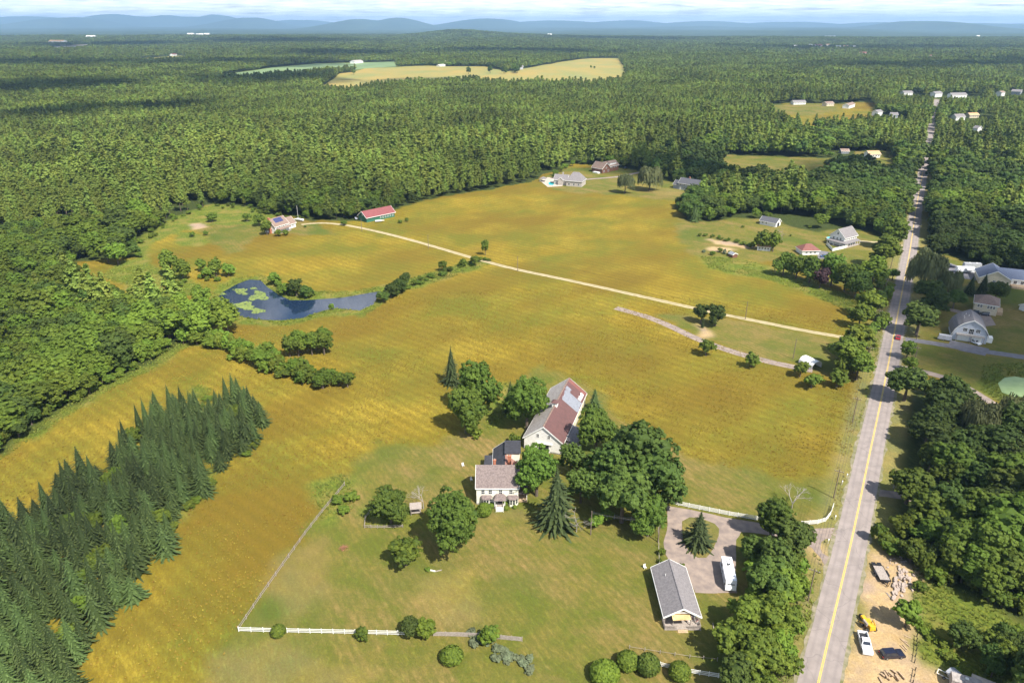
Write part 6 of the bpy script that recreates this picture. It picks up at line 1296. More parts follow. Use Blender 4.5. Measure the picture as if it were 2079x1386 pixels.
# ------------------------------------------------------------------ vehicles (front towards -y, origin on the ground)
def wheel(t, x, y, r=.34, w=.24, name='wheel'):
    b = MB(); b.tube((x-w/2, y, r), (x+w/2, y, r), r, r, 14); o = b.build(name, M['tyre'], t); s = 1 if x > 0 else -1
    b = MB(); b.tube((x+s*(w/2-.02), y, r), (x+s*(w/2+.02), y, r), r*.6, r*.55, 10); b.build('rim', M['chrome'], o)
def car(px, py, rz, label, paint, L=4.5, W=1.8, H=1.5, kind='car', hatch=False, cat='car', z=0):
    p = place(px, py); t = thing('pickup_truck' if kind == 'pickup' else 'parked_car' if cat == 'car' else cat, label, 'pickup' if kind == 'pickup' else 'car', p, rz); hw = W/2; h1 = H*.58
    b = MB()
    if kind == 'pickup':
        prof = [(-L/2, .35), (-L/2, h1*.92), (-L/2+.15, h1), (-L*.22, h1*1.08), (L*.12, h1*1.08), (L*.12, .55)]
        b.prism(prof+[(L*.12, .3), (-L/2, .3)][:1], -hw, hw, 'x'); b.box(-hw, hw, L*.12+.01, L/2, .35, .6)
        for x in (-1, 1): b.box(x*hw-(.09 if x > 0 else 0), x*hw+(0 if x > 0 else .09), L*.12+.01, L/2, .6, h1*1.08)
        b.box(-hw+.1, hw-.1, L/2-.09, L/2, .6, h1*1.08); ca, cb_ = -L*.20, L*.11; b.hexa([(-hw+.04, ca, h1*1.08+.004), (hw-.04, ca, h1*1.08+.004), (hw-.04, cb_, h1*1.08+.004), (-hw+.04, cb_, h1*1.08+.004)], [(-hw+.22, ca+.55, H), (hw-.22, ca+.55, H), (hw-.22, cb_-.2, H), (-hw+.22, cb_-.2, H)])
    else:
        prof = [(-L/2, .32), (-L/2, h1*.78), (-L/2+.2, h1*.92), (-L*.20, h1), (L*(.46 if hatch else .30), h1*1.02), (L/2-.06, h1*.95), (L/2, h1*.7), (L/2, .32)]
        b.prism(prof, -hw, hw, 'x'); ca, cb_ = -L*.22, L*(.47 if hatch else .33)
        b.hexa([(-hw+.03, ca, h1*.99), (hw-.03, ca, h1*.99), (hw-.03, cb_, h1*1.01), (-hw+.03, cb_, h1*1.01)], [(-hw+.24, ca+.75, H), (hw-.24, ca+.75, H), (hw-.24, cb_-(.25 if hatch else .55), H), (-hw+.24, cb_-(.25 if hatch else .55), H)])
    body = b.build('body', M[paint], t); zt = H; zb = h1*1.08 if kind == 'pickup' else h1*1.0; ya = ca; yt = ca+(.55 if kind == 'pickup' else .75); yb = cb_; yu = cb_-(.2 if kind == 'pickup' else (.25 if hatch else .55))
    def lerp(a, c, u): return tuple(a[i]+(c[i]-a[i])*u for i in range(3))
    def glass(nm, A, B, C_, D, off):
        q = []
        for (s, v) in ((.08, .12), (.92, .12), (.92, .9), (.08, .9)): lo = lerp(A, B, s); hi_ = lerp(D, C_, s); w_ = lerp(lo, hi_, v); q.append(tuple(w_[i]+off[i] for i in range(3)))
        g_ = MB(); g_.face(q); g_.build(nm, M['glass'], t)
    i0, i1 = hw-.03, hw-.24
    glass('windshield', (-i0, ya, zb), (i0, ya, zb), (i1, yt, zt), (-i1, yt, zt), (0, -.03, .02)); glass('rear_window', (i0, yb, zb), (-i0, yb, zb), (-i1, yu, zt), (i1, yu, zt), (0, .03, .02))
    glass('side_window', (i0, ya, zb), (i0, yb, zb), (i1, yu, zt), (i1, yt, zt), (.03, 0, .02)); glass('side_window', (-i0, yb, zb), (-i0, ya, zb), (-i1, yt, zt), (-i1, yu, zt), (-.03, 0, .02))
    for s in (-1, 1):
        for y in (-L*.31, L*.31): wheel(t, s*(hw-.1), y, .36 if kind == 'pickup' else .33)
        b = MB(); b.box(s*hw*.72-.2, s*hw*.72+.2, -L/2-.03, -L/2+.05, h1*.55, h1*.75); b.build('headlight', M['lamp'], t)
        b = MB(); b.box(s*hw*.8-.14, s*hw*.8+.14, L/2-.05, L/2+.03, h1*.6, h1*.85); b.build('tail_light', M['redlamp'], t)
    return t
ra = math.atan2(_u[1], _u[0])-math.pi/2
car(1823, 687, ra+math.pi, 'red car driving away on the right lane of the road', 'carred', 4.5, 1.85, 1.5)
pk = car(1755, 1309, ra*.2-.12, 'white pickup with an open empty bed on the sandy lot', 'carwhite', 5.9, 2.0, 1.85, 'pickup')
b = MB(); b.box(-.85, .85, .78, 2.8, .602, .63); b.build('bed_liner', M['black'], pk)
car(1810, 1331, math.pi/2+.08, 'dark navy station wagon parked across the sandy lot', 'carblack', 4.9, 1.9, 1.7, hatch=True)
car(1979, 697, .35, 'white car parked in front of the garage doors of the gambrel house', 'carwhite', 4.5, 1.8, 1.5)
car(1981, 636, 1.0, 'black sedan left of the two cars beside the tan roofed house', 'carblack', 4.6, 1.8, 1.5)
car(1996, 640, -1.9, 'black hatchback right of the two cars beside the tan roofed house', 'carblack', 4.4, 1.8, 1.5, hatch=True)
car(1674, 522, 1.5, 'blue car parked behind the maple row on dark pavement', 'carblue', 4.6, 1.8, 1.5)
car(1930, 543, 1.3, 'black car parked on the asphalt beside the roadside willow', 'carblack', 4.6, 1.8, 1.5)
car(1270, 342, 1.5, 'dark car on the drive of the brown house', 'carblack', 4.6, 1.8, 1.5)
# motorhome on the gravel court
p = place(1481, 1200); t = thing('motorhome', 'long white motorhome with roof vents parked on the gravel court', 'motorhome', (p[0]+.1, p[1]-.3, p[2]), -.13); Lm, Wm = 8.6, 2.45; hw = Wm/2
b = MB(); b.hexa([(-hw, .0, .55), (hw, .0, .55), (hw, Lm, .55), (-hw, Lm, .55)], [(-hw, .55, 3.1), (hw, .55, 3.1), (hw, Lm, 3.1), (-hw, Lm, 3.1)]); b.box(-hw+.1, hw-.1, .25, Lm-.1, .3, .548); b.build('body', M['carwhite'], t)
b = MB(); b.face([(-hw*.68, .33-.03, 1.95), (hw*.68, .33-.03, 1.95), (hw*.66, .51-.03, 2.75), (-hw*.66, .51-.03, 2.75)]); b.build('windshield', M['glass'], t)
b = MB(); b.box(-hw-.012, -hw, .9, Lm-.2, 1.0, 1.25).box(hw, hw+.012, .9, Lm-.2, 1.0, 1.25); b.build('side_stripe', M['greyclap'], t)
for y in (2.0, 4.2, 6.4):
    for s in (-1, 1): b = MB(); b.box(s*hw-.02, s*hw+.02, y, y+1.0, 1.6, 2.3); b.build('window', M['glass'], t)
for nm, x, y, w_, d_, h_, m_ in (('air_conditioner', .1, 2.6, .7, 1.0, .26, 'white'), ('roof_hatch', .45, 4.7, .5, .5, .1, 'white'), ('roof_hatch', -.1, 5.7, .45, .45, .12, 'black'), ('roof_hatch', .35, 6.0, .4, .5, .12, 'glass'), ('roof_vent', .5, 7.6, .3, .3, .1, 'black'), ('roof_vent', -.2, 7.0, .3, .25, .1, 'black'), ('roof_vent', -.5, 4.0, .35, .2, .1, 'tan'), ('skylight', -.1, 3.9+2.3, .3, .3, .08, 'black')):
    b = MB(); b.box(x-w_/2, x+w_/2, y-d_/2, y+d_/2, 3.102, 3.1+h_, .03, .03); b.build(nm, M[m_], t)
b = MB(); b.tube((-hw-.12, .9, 2.95), (-hw-.12, 5.2, 2.95), .09); b.build('rolled_awning', M['silver'], t)
for s in (-1, 1):
    for y in (1.4, Lm-2.4): wheel(t, s*(hw-.15), y, .42, .28)
    b = MB(); b.box(s*.85-.18, s*.85+.18, -.02+.04, .1, .75, 1.0); b.build('headlight', M['lamp'], t); b = MB(); b.box(s*(hw+.15)-.12, s*(hw+.15)+.12, .5, .62, 1.7, 2.2); b.build('side_mirror', M['black'], t)
# motorhomes in a row by the blue roofed house
for (px, py, rz, lb, m_) in ((1958, 553, 1.45, 'white camper trailer with open awning behind the slate blue roofed house', 'carwhite'), (1972, 545, 1.45, 'greenish grey covered camper trailer at the foot of the dark woods', 'silver')):
    t = thing('camper_trailer', lb, 'camper trailer', place(px, py), rz); b = MB(); b.box(-1.2, 1.2, -4.5, 4.5, .6, 3.1, .06, .25); b.build('body', M[m_], t)
    for y in (-.6, .6):
        for s in (-1, 1): wheel(t, s*1.1, y, .36)
    b = MB(); b.tube((0, -4.4, .6), (0, -5.6, .5), .06); b.build('hitch', M['black'], t)
    for y in (-3, 0, 2.6): b = MB(); b.box(1.2, 1.225, y-.5, y+.5, 1.6, 2.3); b.build('window', M['glass'], t); 
    if m_ == 'carwhite':
        b = MB(); b.hexa([(-3.6, -3.6, 2.3), (-1.2, -3.6, 2.85), (-1.2, .4, 2.85), (-3.6, .4, 2.3)], [(-3.6, -3.6, 2.36), (-1.2, -3.6, 2.91), (-1.2, .4, 2.91), (-3.6, .4, 2.36)]); b.build('awning', M['white'], t)
    for y in (-2, 1.5): b = MB(); b.box(-.35, .35, y-.4, y+.4, 3.1, 3.32); b.build('roof_vent', M['white'], t)
# boxy cargo trailer beside the gambrel house
t = thing('cargo_trailer', 'long rounded grey cargo trailer on the lawn left of the gambrel house', 'trailer', place(1917, 690), ra+1.62); b = MB(); b.box(-1.0, 1.0, -2.6, 2.6, .5, 2.3, .12, .3); b.build('body', M['silver'], t)
for s in (-1, 1): wheel(t, s*.95, .3, .33)
b = MB(); b.tube((0, -2.5, .5), (0, -3.5, .45), .05); b.build('hitch', M['black'], t)
# flatbed trailer on the sandy lot
t = thing('flatbed_trailer', 'black framed flatbed trailer with grey plank deck on the sandy lot', 'trailer', place(1789, 1168), -.10+math.pi*0); b = MB(); b.box(-1.15, 1.15, -2.4, 2.6, .62, .72)
b.build('plank_deck', M['wood'], t); b = MB(); b.box(-1.22, -1.16, -2.5, 2.7, .5, .82).box(1.16, 1.22, -2.5, 2.7, .5, .82).box(-1.16, 1.16, 2.62, 2.7, .5, .82).box(-1.16, 1.16, -2.5, -2.42, .5, .95); b.bar((-1.1, -2.5, .5), (0, -4.1, .5), .1, .12); b.bar((1.1, -2.5, .5), (0, -4.1, .5), .1, .12); b.build('frame', M['black'], t)
b = MB(); b.box(-1.1, -.15, 2.72, 3.9, .6, .68).box(.15, 1.1, 2.72, 3.9, .6, .68); b.build('loading_ramp', M['black'], t); b = MB(); b.box(-.35, .35, -3.2, -2.7, .62, .95); b.build('tool_box', M['black'], t); b = MB(); b.tube((0, -3.9, .1), (0, -3.9, 1.1), .05); b.build('jack', M['orangem'], t)
for s in (-1, 1):
    for y in (-.4, .6): wheel(t, s*1.42, y, .38, .22)
    b = MB(); b.box(s*1.42-.16, s*1.42+.16, -.9, 1.1, .8, .86); b.build('mudguard', M['black'], t)
# yellow wood chipper / stump grinder
t = thing('stump_grinder', 'yellow wheeled stump grinding machine ahead of the white pickup', 'machine', place(1762, 1273), .15); t.scale = (1.3, 1.3, 1.3); b = MB(); b.box(-.55, .55, -1.2, .9, .5, 1.25, .08, .12).box(-.35, .35, .9, 1.9, .6, .95, .05, .05); b.build('engine_housing', M['orangem'], t)
b = MB(); b.bar((.5, -.9, 1.25), (1.2, .6, .7), .16, .16); b.bar((-.5, -.9, 1.25), (-1.1, .9, .6), .16, .16); b.build('boom', M['orangem'], t); b = MB(); b.tube((-.15, 2.1, .4), (.15, 2.1, .4), .42, .42, 12); b.build('cutter_wheel', M['black'], t); b = MB(); b.box(-.9, -.6, -.6, .5, .9, 1.5); b.build('control_panel', M['wood'], t)
for s in (-1, 1):
    for y in (-.8, .5): wheel(t, s*.75, y, .36, .25)
b = MB(); b.tube((.2, -.3, 1.2), (.2, -.3, 1.8), .06); b.build('exhaust_pipe', M['black'], t)
# covered boat, camper shell
def hull(t, L, W, H, m, name='hull'):
    b = MB(); n = 9; V_ = []; 
    for i in range(n):
        u = i/(n-1); w_ = W/2*(math.sin(math.pi*min(1, .18+u*.62))**.7) if u < .99 else .02; w_ = W/2*(1-u**3.2)+.02; zb = H*.0+H*.35*u**2
        V_ += [(-w_, u*L, H), (-w_*.75, u*L, zb+H*.25), (0, u*L, zb), (w_*.75, u*L, zb+H*.25), (w_, u*L, H)]
    b.poly(V_, [(i*5+j, i*5+j+1, (i+1)*5+j+1, (i+1)*5+j) for i in range(n-1) for j in range(4)]+[(0,1,2,3,4)]); return b.build(name, M[m], t, (0, 0, .5))
t = thing('covered_boat', 'boat under a grey silver cover at the end of the sandy lot', 'boat', place(1925, 1368), -2.75); hull(t, 5.6, 2.3, .9, 'carwhite'); b = MB(); n = 8; V_ = []
for i in range(n):
    u = i/(n-1); w_ = 1.2*(1-u**3.2)+.03
    for x in (-1, -.5, 0, .5, 1): V_.append((x*w_, u*5.6, 1.42+.75*(1-abs(x))*(.35+.65*math.sin(math.pi*(.25+.6*u)))))
b.poly(V_, [(i*5+j, i*5+j+1, (i+1)*5+j+1, (i+1)*5+j) for i in range(n-1) for j in range(4)]+[(0,1,2,3,4)]); b.build('boat_cover', M['silver'], t)
b = MB(); b.box(-.8, -.7, .3, 5, .35, .45).box(.7, .8, .3, 5, .35, .45); b.build('boat_trailer', M['white'], t); 
for s in (-1, 1): wheel(t, s*1.0, 1.8, .3)
t = thing('white_trailer_frame', 'white rectangular trailer frame beside the covered boat', 'trailer frame', place(1918, 1372), .85); b = MB(); b.box(-.7, -.6, -1.4, 1.4, .4, .5).box(.6, .7, -1.4, 1.4, .4, .5).box(-.6, .6, -1.4, -1.3, .4, .5).box(-.6, .6, 1.3, 1.4, .4, .5); b.build('frame', M['white'], t)
for s in (-1, 1): wheel(t, s*.8, 0, .28)
t = thing('camper_trailer', 'weathered pale grey camper trailer in the bottom right corner', 'camper trailer', place(1956, 1398), 1.15); b = MB(); b.prism([(-1.2, .6), (1.2, .6), (1.2, 2.5), (.8, 2.8), (-.8, 2.8), (-1.2, 2.5)], -2.6, 2.6, 'y'); b.build('body', M['palegrey'], t); b = MB(); b.box(-1.22, -1.2, -2, 2, 1.5, 2.2); b.build('window', M['glass'], t); b = MB(); b.box(-.3, .3, -.3, .3, 2.8, 2.95); b.build('roof_vent', M['white'], t)
for s in (-1, 1): wheel(t, s*1.1, 0, .34)
t = thing('camper_trailer', 'pale camper trailer cut by the bottom edge beside the grey one', 'camper trailer', place(1993, 1402), 1.0); b = MB(); b.prism([(-1.2, .6), (1.2, .6), (1.2, 2.3), (.9, 2.5), (-.9, 2.5), (-1.2, 2.3)], -2.2, 2.2, 'y'); b.build('body', M['patio'], t)
for s in (-1, 1): wheel(t, s*1.1, 0, .34)
# boats in the far yard
t = thing('sailboat', 'white sailboat on its stand with bare mast beside the solar roofed house', 'sailboat', place(616, 450), 1.3); hull(t, 7, 2.2, 1.1, 'carwhite'); b = MB(); b.tube((0, 3.6, 1.5), (0, 3.6, 10.5), .07); b.build('mast', M['white'], t); b = MB(); b.box(-.6, .6, 2, 5, 1.6, 2.0, .1, .3); b.build('cabin', M['white'], t)
t = thing('covered_boat', 'white boat lying in the grass in front of the green barn', 'boat', place(762, 452), -1.25); hull(t, 6, 2, .8, 'white')
t = thing('covered_boat', 'dark small boat beside the door of the green barn', 'boat', place(724, 447), .4); hull(t, 4, 1.7, .8, 'greyclap')
# ------------------------------------------------------------------ fences, poles, small things
fence('rail_fence', 'white four rail fence along the gravel drive above the court', [(1356,1021),(1420,1034),(1480,1046),(1533,1055),(1590,1062)], 1.35, 'white', 2.6, 4)
fence('rail_fence', 'white rail fence curving to the road at the drive entrance', [(1626,1066),(1660,1063),(1676,1058),(1686,1045),(1691,1030)], 1.35, 'white', 2.2, 4)
fence('rail_fence', 'white rail fence along the bottom edge of the mown lawn', [(485,1281),(560,1283),(700,1286),(830,1289)], 1.25, 'white', 2.4, 3)
fence('picket_fence', 'weathered grey picket fence continuing right of the white one', [(880,1290),(930,1291),(975,1293),(1060,1301)], 1.2, 'wood', 2.4, board=True)
fence('rail_fence', 'old grey two rail fence between hayfield and mown lawn', [(485,1279),(530,1212),(575,1148),(620,1085),(655,1040),(688,1000),(700,985)], 1.2, 'wood', 3.2, 2)
fence('rail_fence', 'white rail fence at the bottom right below the cottage', [(1340,1352),(1380,1362),(1420,1369),(1458,1375),(1490,1381)], 1.2, 'white', 2.3, 3)
fence('wire_fence', 'thin dark wire fence on white posts across the cottage lawn', [(1278,1316),(1340,1326),(1400,1335),(1456,1341)], .9, 'wood', 3.0, 1)
fence('wire_fence', 'thin post fence behind the cottage along the gravel court', [(1336,1078),(1337,1110),(1338,1150)], 1.3, 'wood', 2.5, 2)
fence('wire_fence', 'thin pale wire fence under the grove, left of the court', [(1205,1046),(1232,1050),(1262,1055),(1300,1060)], 1.3, 'silver', 2.5, 3)
fence('garden_fence', 'low grey garden fence round the overgrown patch beside the maple', [(760,1030),(742,1052),(740,1071),(780,1072),(818,1070)], .9, 'wood', 2.0, 2)
fence('retaining_fence', 'dark rusty metal guard rail along the bank of the sandy lot', [(1861,1292),(1860,1320),(1856,1345)], .9, 'black', 1.6, 1)
fence('retaining_fence', 'short dark rail beyond the log pile at the bottom edge', [(1858,1360),(1853,1386)], .8, 'black', 1.6, 1)
def upole(x, y, h, label, arm=True, rz=ra):
    t = thing('utility_pole', label, 'utility pole', (x, y), rz, None); b = MB(); b.tube((0, 0, -.5), (0, 0, h), .16, .11, 8); b.build('pole', M['pole'], t)
    if arm:
        b = MB(); b.box(-1.2, 1.2, -.06, .06, h-.9, h-.76); c = b.build('crossarm', M['pole'], t); b = MB()
        for s in (-1.05, -.4, .4, 1.05): b.tube((s, 0, h-.76), (s, 0, h-.6), .05)
        b.build('insulator', M['white'], c)
    return (x, y, tz(x, y)+h-.62)
# poles stand 6.5 m left of the road centre
tops = []
sd = (-_u[1], _u[0])
cx0, cy0 = g(1740, 1050)
for k, (d, lb) in enumerate([(-38, 'wooden utility pole at the bottom among the roadside thicket'), (6, 'wooden utility pole by the mailboxes of the drive entrance'), (52, 'wooden utility pole on the verge beside the golden farm field'), (98, 'wooden utility pole rising from the verge at the field corner'), (143, 'wooden utility pole opposite the red car'), (190, 'wooden utility pole in the hedge beside the golden field'), (238, 'wooden utility pole at the lower end of the upper lawns'), (288, 'wooden utility pole nearest the porch house')]):
    tops.append(upole(cx0+_u[0]*d+sd[0]*6.6, cy0+_u[1]*d+sd[1]*6.6, 9.6, lb))
def wires(name, label, pts, offs, sag=.7, cat='power line'):
    t = MB(); o = pts[0]
    for (a, b_) in zip(pts[:-1], pts[1:]):
        dx_, dy_ = b_[0]-a[0], b_[1]-a[1]; l_ = math.hypot(dx_, dy_); nx_, ny_ = -dy_/l_, dx_/l_
        for of in offs:
            pr_ = None
            for i in range(9):
                u = i/8; q = (a[0]+dx_*u+nx_*of-o[0], a[1]+dy_*u+ny_*of-o[1], a[2]+(b_[2]-a[2])*u-sag*4*u*(1-u)-o[2])
                if pr_: t.tube(pr_, q, .025, .025, 4)
                pr_ = q
    return tag(t.build(name, M['wire'], None, o), label, cat)
wires('power_line', 'thin black power wires strung along the left side of the road', tops, (-1.05, -.4, .4, 1.05))
r1 = g(1855, 738); r2 = g(1860, 690)
q1 = upole(r1[0], r1[1], 7.5, 'pale utility pole right of the road at the gravel lane', True); q2 = upole(r2[0], r2[1], 7.5, 'pale utility pole right of the road at the asphalt drive', False)
wires('power_line', 'service wires crossing the road to the pole at the gravel lane', [tops[3], q1], (-.3, .3), .5)
tr = []
for (px, py, lb) in ((1610,728,'thin utility pole in the grass beside the grey drive'),(1513,648,'utility pole beside the sandy track below the golden field'),(1051,551,'utility pole on the sandy track right of the stream crossing'),(870,505,'utility pole halfway along the sandy track'),(735,470,'utility pole on the sandy track in front of the green barn')):
    x, y = g(px, py); tr.append(upole(x, y, 8.5, lb, False, 0))
wires('power_line', 'single thin wire following the sandy track across the fields', tr[1:], (0,), .9)
x, y = g(1199, 1085); e1 = upole(x, y, 7.5, 'slim grey service pole beside the tall ragged spruce', False, 0); x, y = g(1336, 1100); e2 = upole(x, y, 7, 'slim service pole at the left edge of the gravel court', False, 0); wires('power_line', 'thin service wires running under the grove to the gravel court', [e1, e2], (0, .25), .5)
def mailbox(px, py, label, rz=0):
    t = thing('mailbox', label, 'mailbox', place(px, py), ra+rz); b = MB(); b.box(-.05, .05, -.05, .05, -.2, 1.1); b.build('post', M['white'], t); b = MB(); b.prism([(-.14, 1.1), (.14, 1.1), (.14, 1.28), (.08, 1.38), (-.08, 1.38), (-.14, 1.28)], -.3, .3, 'y'); b.build('box', M['white'], t)
mailbox(1695, 1055, 'white mailbox at the end of the curved white fence'); mailbox(1681, 1103, 'white post box on the grass island at the drive entrance'); mailbox(1709, 984, 'white roadside box beside the utility pole'); mailbox(1719, 970, 'small white roadside post above the other boxes'); mailbox(1640, 1214, 'white marker box in the verge beside the thicket')
# sandy lot debris
def slab(px, py, w_, d_, rz, lb, mat='concrete', h=.25, grp='broken slabs in the sandy lot', nm='broken_slab', cat='rubble', zoff=0):
    p = place(px, py); b = MB(); n = rnd.choice((4, 5, 6)); a0 = rnd.uniform(0, 1); P_ = [(math.cos(a0+i*2*math.pi/n)*w_/2*rnd.uniform(.8, 1.1), math.sin(a0+i*2*math.pi/n)*d_/2*rnd.uniform(.8, 1.1)) for i in range(n)]
    b.poly([(x, y, -.1) for x, y in P_]+[(x*.97, y*.97, h+rnd.uniform(-.03, .05)) for x, y in P_], [tuple(range(n-1, -1, -1)), tuple(range(n, 2*n))]+[(i, (i+1) % n, n+(i+1) % n, n+i) for i in range(n)])
    o = b.build(nm, M[mat], None, (p[0], p[1], p[2]+zoff), rz); o.rotation_euler[0] = rnd.uniform(-.18, .18); o.rotation_euler[1] = rnd.uniform(-.18, .18); tag(o, lb, cat, grp)
for k in range(64):
    px = 1829+rnd.gauss(0, 13); py = 1180+rnd.gauss(0, 17)
    slab(px+(py-1180)*-.2, py, rnd.uniform(.7, 2.2), rnd.uniform(.4, .9), rnd.uniform(.5, 1.5), 'broken slab of pale concrete in the rubble pile right of the flatbed trailer', h=rnd.uniform(.15, .4), zoff=rnd.uniform(0, .3))
for k in range(22): slab(1822+rnd.uniform(-22, 18), 1140+rnd.uniform(-10, 12), rnd.uniform(.3, .9), rnd.uniform(.2, .5), rnd.uniform(0, 3), 'small pale stone scattered above the rubble pile', h=.15, grp='loose stones above the rubble pile', nm='loose_stone')
def plank(a, c, lb, grp, w_=.22, h_=.15, mat='log', nm='timber', z=0):
    (x0, y0), (x1, y1) = g(*a), g(*c); b = MB(); b.bar((0, 0, .02+z), (x1-x0, y1-y0, .02+z), w_, h_); tag(b.build(nm, M[mat], None, (x0, y0, tz(x0, y0))), lb, 'timber', grp)
for a, c in (((1828,1296),(1846,1312)),((1832,1298),(1842,1304)),((1828,1310),(1840,1322)),((1833,1309),(1842,1319)),((1836,1290),(1850,1296))): plank(a, c, 'loose brown timber lying near the guard rail of the sandy lot', 'timbers near the guard rail')
for k in range(11): a = (1786+k*3.6+rnd.uniform(-2, 2), 1374-(k % 4)*5+rnd.uniform(-2, 2)); plank(a, (a[0]+rnd.uniform(7, 15), a[1]+rnd.uniform(6, 16)), 'pale cut log in the pile at the bottom edge below the dark wagon', 'pile of cut logs', .35, .3, z=.15*(k % 3))
for a, c in (((1801,1203),(1812,1218)),((1798,1202),(1808,1214))): plank(a, c, 'thin pole lying below the rubble pile', 'poles below the rubble', .12, .1, 'wood')
# lawn things
x, y = g(698, 1113); b = MB()
for k in range(150):
    a = rnd.uniform(0, 6.28); r = rnd.uniform(0, 1.2); q = (math.cos(a)*r, math.sin(a)*r, max(0, .75*(1-r/1.3))*rnd.uniform(.4, 1)); d = (rnd.uniform(-.7, .7), rnd.uniform(-.7, .7), rnd.uniform(.0, .35)); b.tube(q, (q[0]+d[0], q[1]+d[1], q[2]+d[2]), .035, .01, 4)
tag(b.build('brush_pile', M['slash'], None, (x, y, tz(x, y))), 'small heap of rusty brown cut brush on the mown lawn', 'brush pile')
plank((864,1156),(884,1160),'white painted timber edging a small bed on the lawn', None, .2, .3, 'white', 'bed_edging'); plank((884,1160),(897,1157),'weathered timber half buried beside the white one', None, .15, .2, 'wood', 'bed_edging')
plank((1447,1265),(1451,1290),'pale edging board of the narrow bed right of the cottage', None, .15, .2, 'wood', 'bed_edging')
for (px, py, lb) in ((940,946,'white lawn seat left of the farmhouse, upper one'),(957,975,'white lawn seat at the left corner of the farmhouse'),(1309,1153,'small pale yellow box on the lawn left of the cottage')):
    t = thing('lawn_chair', lb, 'chair', place(px, py), .4); b = MB(); b.box(-.3, .3, -.3, .3, .35, .42)
    for sx in (-.27, .27):
        for sy in (-.27, .27): b.box(sx-.03, sx+.03, sy-.03, sy+.03, 0, .38)
    b.build('seat', M['white'], t); b = MB(); b.box(-.3, .3, .26, .34, .4, 1.1); b.build('backrest', M['white'], t)
# ------------------------------------------------------------------ standing hay and tall weeds: real tufts over the near fields
def tuft(seed, n=9, w=.55, h=.42):
    R = np.random.RandomState(seed); q = []
    for k in range(n):
        a = R.uniform(0, 6.28); c = np.array([math.cos(a), math.sin(a), 0])*R.uniform(0, w*.5); s = np.array([-math.sin(a), math.cos(a), 0])*R.uniform(.05, .12); ln = np.array([math.cos(a)*.5, math.sin(a)*.5, 1])*h*R.uniform(.5, 1.1)
        q.append([c-s, c+s, c+s*.4+ln, c-s*.4+ln])
    return np.array(q), R.uniform(0, 1, n), None
M['haytuft'] = leafmat('standing_hay', (.20,.14,.018), (.32,.24,.04), .2); M['weedtuft'] = leafmat('green_weeds', (.06,.09,.012), (.22,.25,.035), .15)
TF = [leafmesh('tuft', *tuft(s)[:2], M['haytuft']) for s in (1, 2, 3)]+[leafmesh('tuft', *tuft(s, 10, .7, .5)[:2], M['weedtuft']) for s in (4, 5)]
def tufts(name, label, sp, rmax, polys, no, lo, hi, thr, vlo, vhi):
    xs_ = np.arange(-330, 330, sp); ys_ = np.arange(75, rmax, sp); a, b = np.meshgrid(xs_, ys_); a = a.ravel()+NR.uniform(-.5, .5, a.size)*sp; b = b.ravel()+NR.uniform(-.5, .5, b.size)*sp
    m = indist(a, b, 10) & (np.hypot(a, b) < rmax); a, b = a[m], b[m]; m = np.zeros(len(a), bool)
    for P in polys: m |= inpoly(a, b, P)
    for P in no: m &= ~inpoly(a, b, P)
    m &= (pdist(a, b, ROADC) > 4.6) & (pdist(a, b, TRACK) > 2) & ((fbm(a/9, b/9, 17, 3)+NR.uniform(-.22, .22, len(a))) > thr); a, b = a[m], b[m]; z = T(a, b)
    me = bpy.data.meshes.new(name); me.from_pydata(np.column_stack([a, b, z]).tolist(), [], []); n = len(a)
    q = me.attributes.new('vi', 'INT', 'POINT'); q.data.foreach_set('value', NR.randint(vlo, vhi, n).astype(np.int32)); q = me.attributes.new('rt', 'FLOAT', 'POINT'); q.data.foreach_set('value', NR.uniform(0, 6.28, n).astype(np.float32))
    s = NR.uniform(lo, hi, n); q = me.attributes.new('sc', 'FLOAT_VECTOR', 'POINT'); q.data.foreach_set('vector', np.column_stack([s*1.2, s*1.2, s]).ravel().astype(np.float32))
    o = link(name, me); tag(o, label, 'grass', kind='stuff'); scatter_nodes(o, TUFTS); print(name, n)
TUFTS = [bpy.data.objects.new('tuft_pattern', m) for m in TF]
KEEP = gp([(0,0),(1,0),(0,1)])
OUTS = [FIRP, POND, POND2]
tufts('hayfield_grass', 'ripe golden hay standing over the fields', 1.0, 330, [OPEN[0]], OUTS+LAWN+DIRT+ROUGH, .4, .95, .50, 0, 3)
tufts('rough_grass', 'rank green weeds and rough grass around pond, wood edges and banks', .9, 420, ROUGH, OUTS+DIRT, .5, 1.1, .44, 3, 5)
# ------------------------------------------------------------------ clouds overhead (they shade parts of the land) and the air
HAZE = 5.4e-5
def cloudmat():
    m = bpy.data.materials.new('cloud_vapour'); m.use_nodes = True; t = m.node_tree; b = t.nodes['Principled BSDF']; b.inputs['Base Color'].default_value = (.9, .9, .92, 1); b.inputs['Roughness'].default_value = 1
    tr = t.nodes.new('ShaderNodeBsdfTransparent'); ms = t.nodes.new('ShaderNodeMixShader'); ms.inputs[0].default_value = .46
    n = t.nodes.new('ShaderNodeTexNoise'); n.inputs['Scale'].default_value = .016; n.inputs['Detail'].default_value = 5; tc = t.nodes.new('ShaderNodeTexCoord'); t.links.new(tc.outputs['Object'], n.inputs['Vector'])
    mr = t.nodes.new('ShaderNodeMapRange'); mr.inputs[1].default_value = .3; mr.inputs[2].default_value = .7; mr.inputs[3].default_value = .0; mr.inputs[4].default_value = .46
    t.links.new(n.outputs[0], mr.inputs[0]); t.links.new(mr.outputs[0], ms.inputs[0])
    t.links.new(tr.outputs[0], ms.inputs[1]); t.links.new(b.outputs[0], ms.inputs[2]); t.links.new(ms.outputs[0], t.nodes['Material Output'].inputs[0]); return m
M['cloud'] = cloudmat()
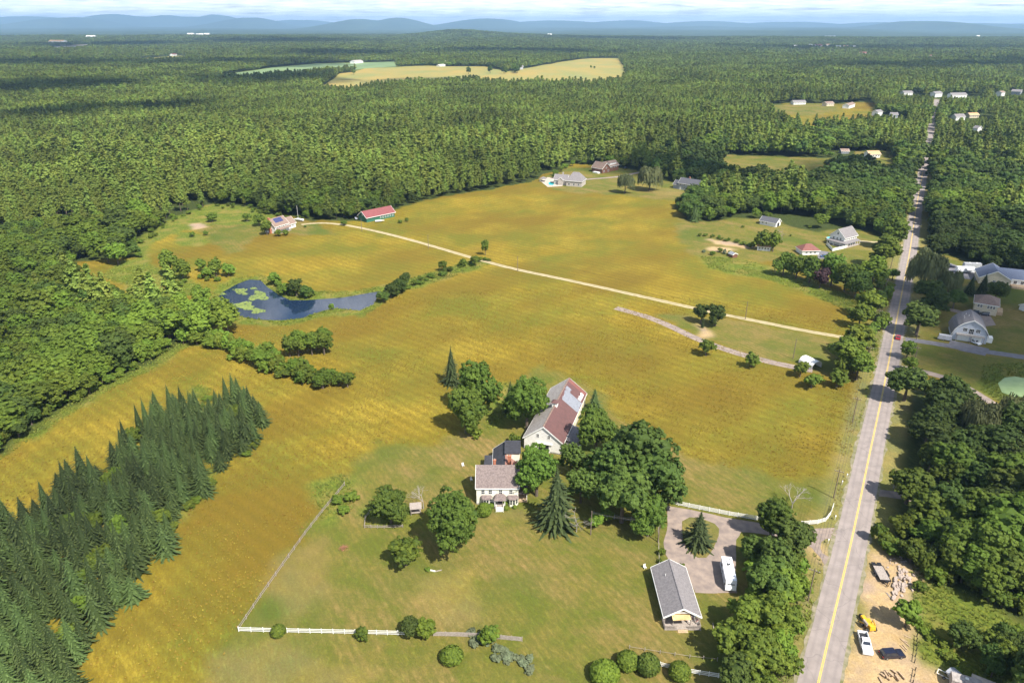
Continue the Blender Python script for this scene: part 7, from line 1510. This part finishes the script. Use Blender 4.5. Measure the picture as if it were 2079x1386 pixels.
def cloud(puffs, alt=1300):
    "each puff: where its shade falls (metres east, north) and radius"
    R = np.random.RandomState(int(abs(puffs[0][0]))+3); V_ = []; F_ = []; o = 0
    for x, y, r in puffs:
        for k in range(5):
            a = R.uniform(0, 6.28); rr = r*R.uniform(0, .55); c = (x+math.cos(a)*rr+SD[0]/SD[2]*alt, y+math.sin(a)*rr+SD[1]/SD[2]*alt, alt+R.uniform(0, .2)*r)
            v, f = icosph(R, c, (r*R.uniform(.45, .7), r*R.uniform(.4, .6), r*.28), 3, .05); V_.append(v); F_ += [tuple(i+o for i in q) for q in f]; o += len(v)
    me = bpy.data.meshes.new('cloud'); me.from_pydata(np.vstack(V_).tolist(), [], F_); me.materials.append(M['cloud']); me.polygons.foreach_set('use_smooth', np.ones(len(F_), bool)); return tag(link('cloud', me), kind='structure')
CLOUDS = [[(215,290,60),(190,240,40)], [(130,650,60),(200,610,60),(300,640,55)],
 [(200,300,40),(190,250,34),(225,330,40),(235,240,34)],
 [(-900,1500,260),(-500,1650,260),(-150,1700,180)], [(-1500,2300,400),(-900,2500,350)], [(-700,3300,450),(0,3500,450),(300,3300,300)], [(1100,2200,260),(1450,2350,260),(1700,2500,260)], [(1500,3800,500),(2300,4200,600)], [(-2500,4500,700),(-1500,5200,800)], [(1200,6500,1000),(3000,7500,1200)], [(-3500,8000,1300),(-600,9500,1000)], [(-620,1050,120),(-500,1100,100)],[(1700,1700,200)]]
for c in CLOUDS: cloud(c)
hz = bpy.data.materials.new('haze'); hz.use_nodes = True; t = hz.node_tree; t.nodes.remove(t.nodes['Principled BSDF']); v = t.nodes.new('ShaderNodeVolumePrincipled')
v.inputs['Color'].default_value = (.42, .68, 1, 1); v.inputs['Density'].default_value = HAZE; v.inputs['Anisotropy'].default_value = .1; t.links.new(v.outputs[0], t.nodes['Material Output'].inputs['Volume'])
zlo = float(Zt.min())-1; zhi = float(Zt.max())+30
b = MB(); b.box(-34500, 34500, -600, 42500, zlo, zhi); tag(b.build('haze', hz), kind='stuff')
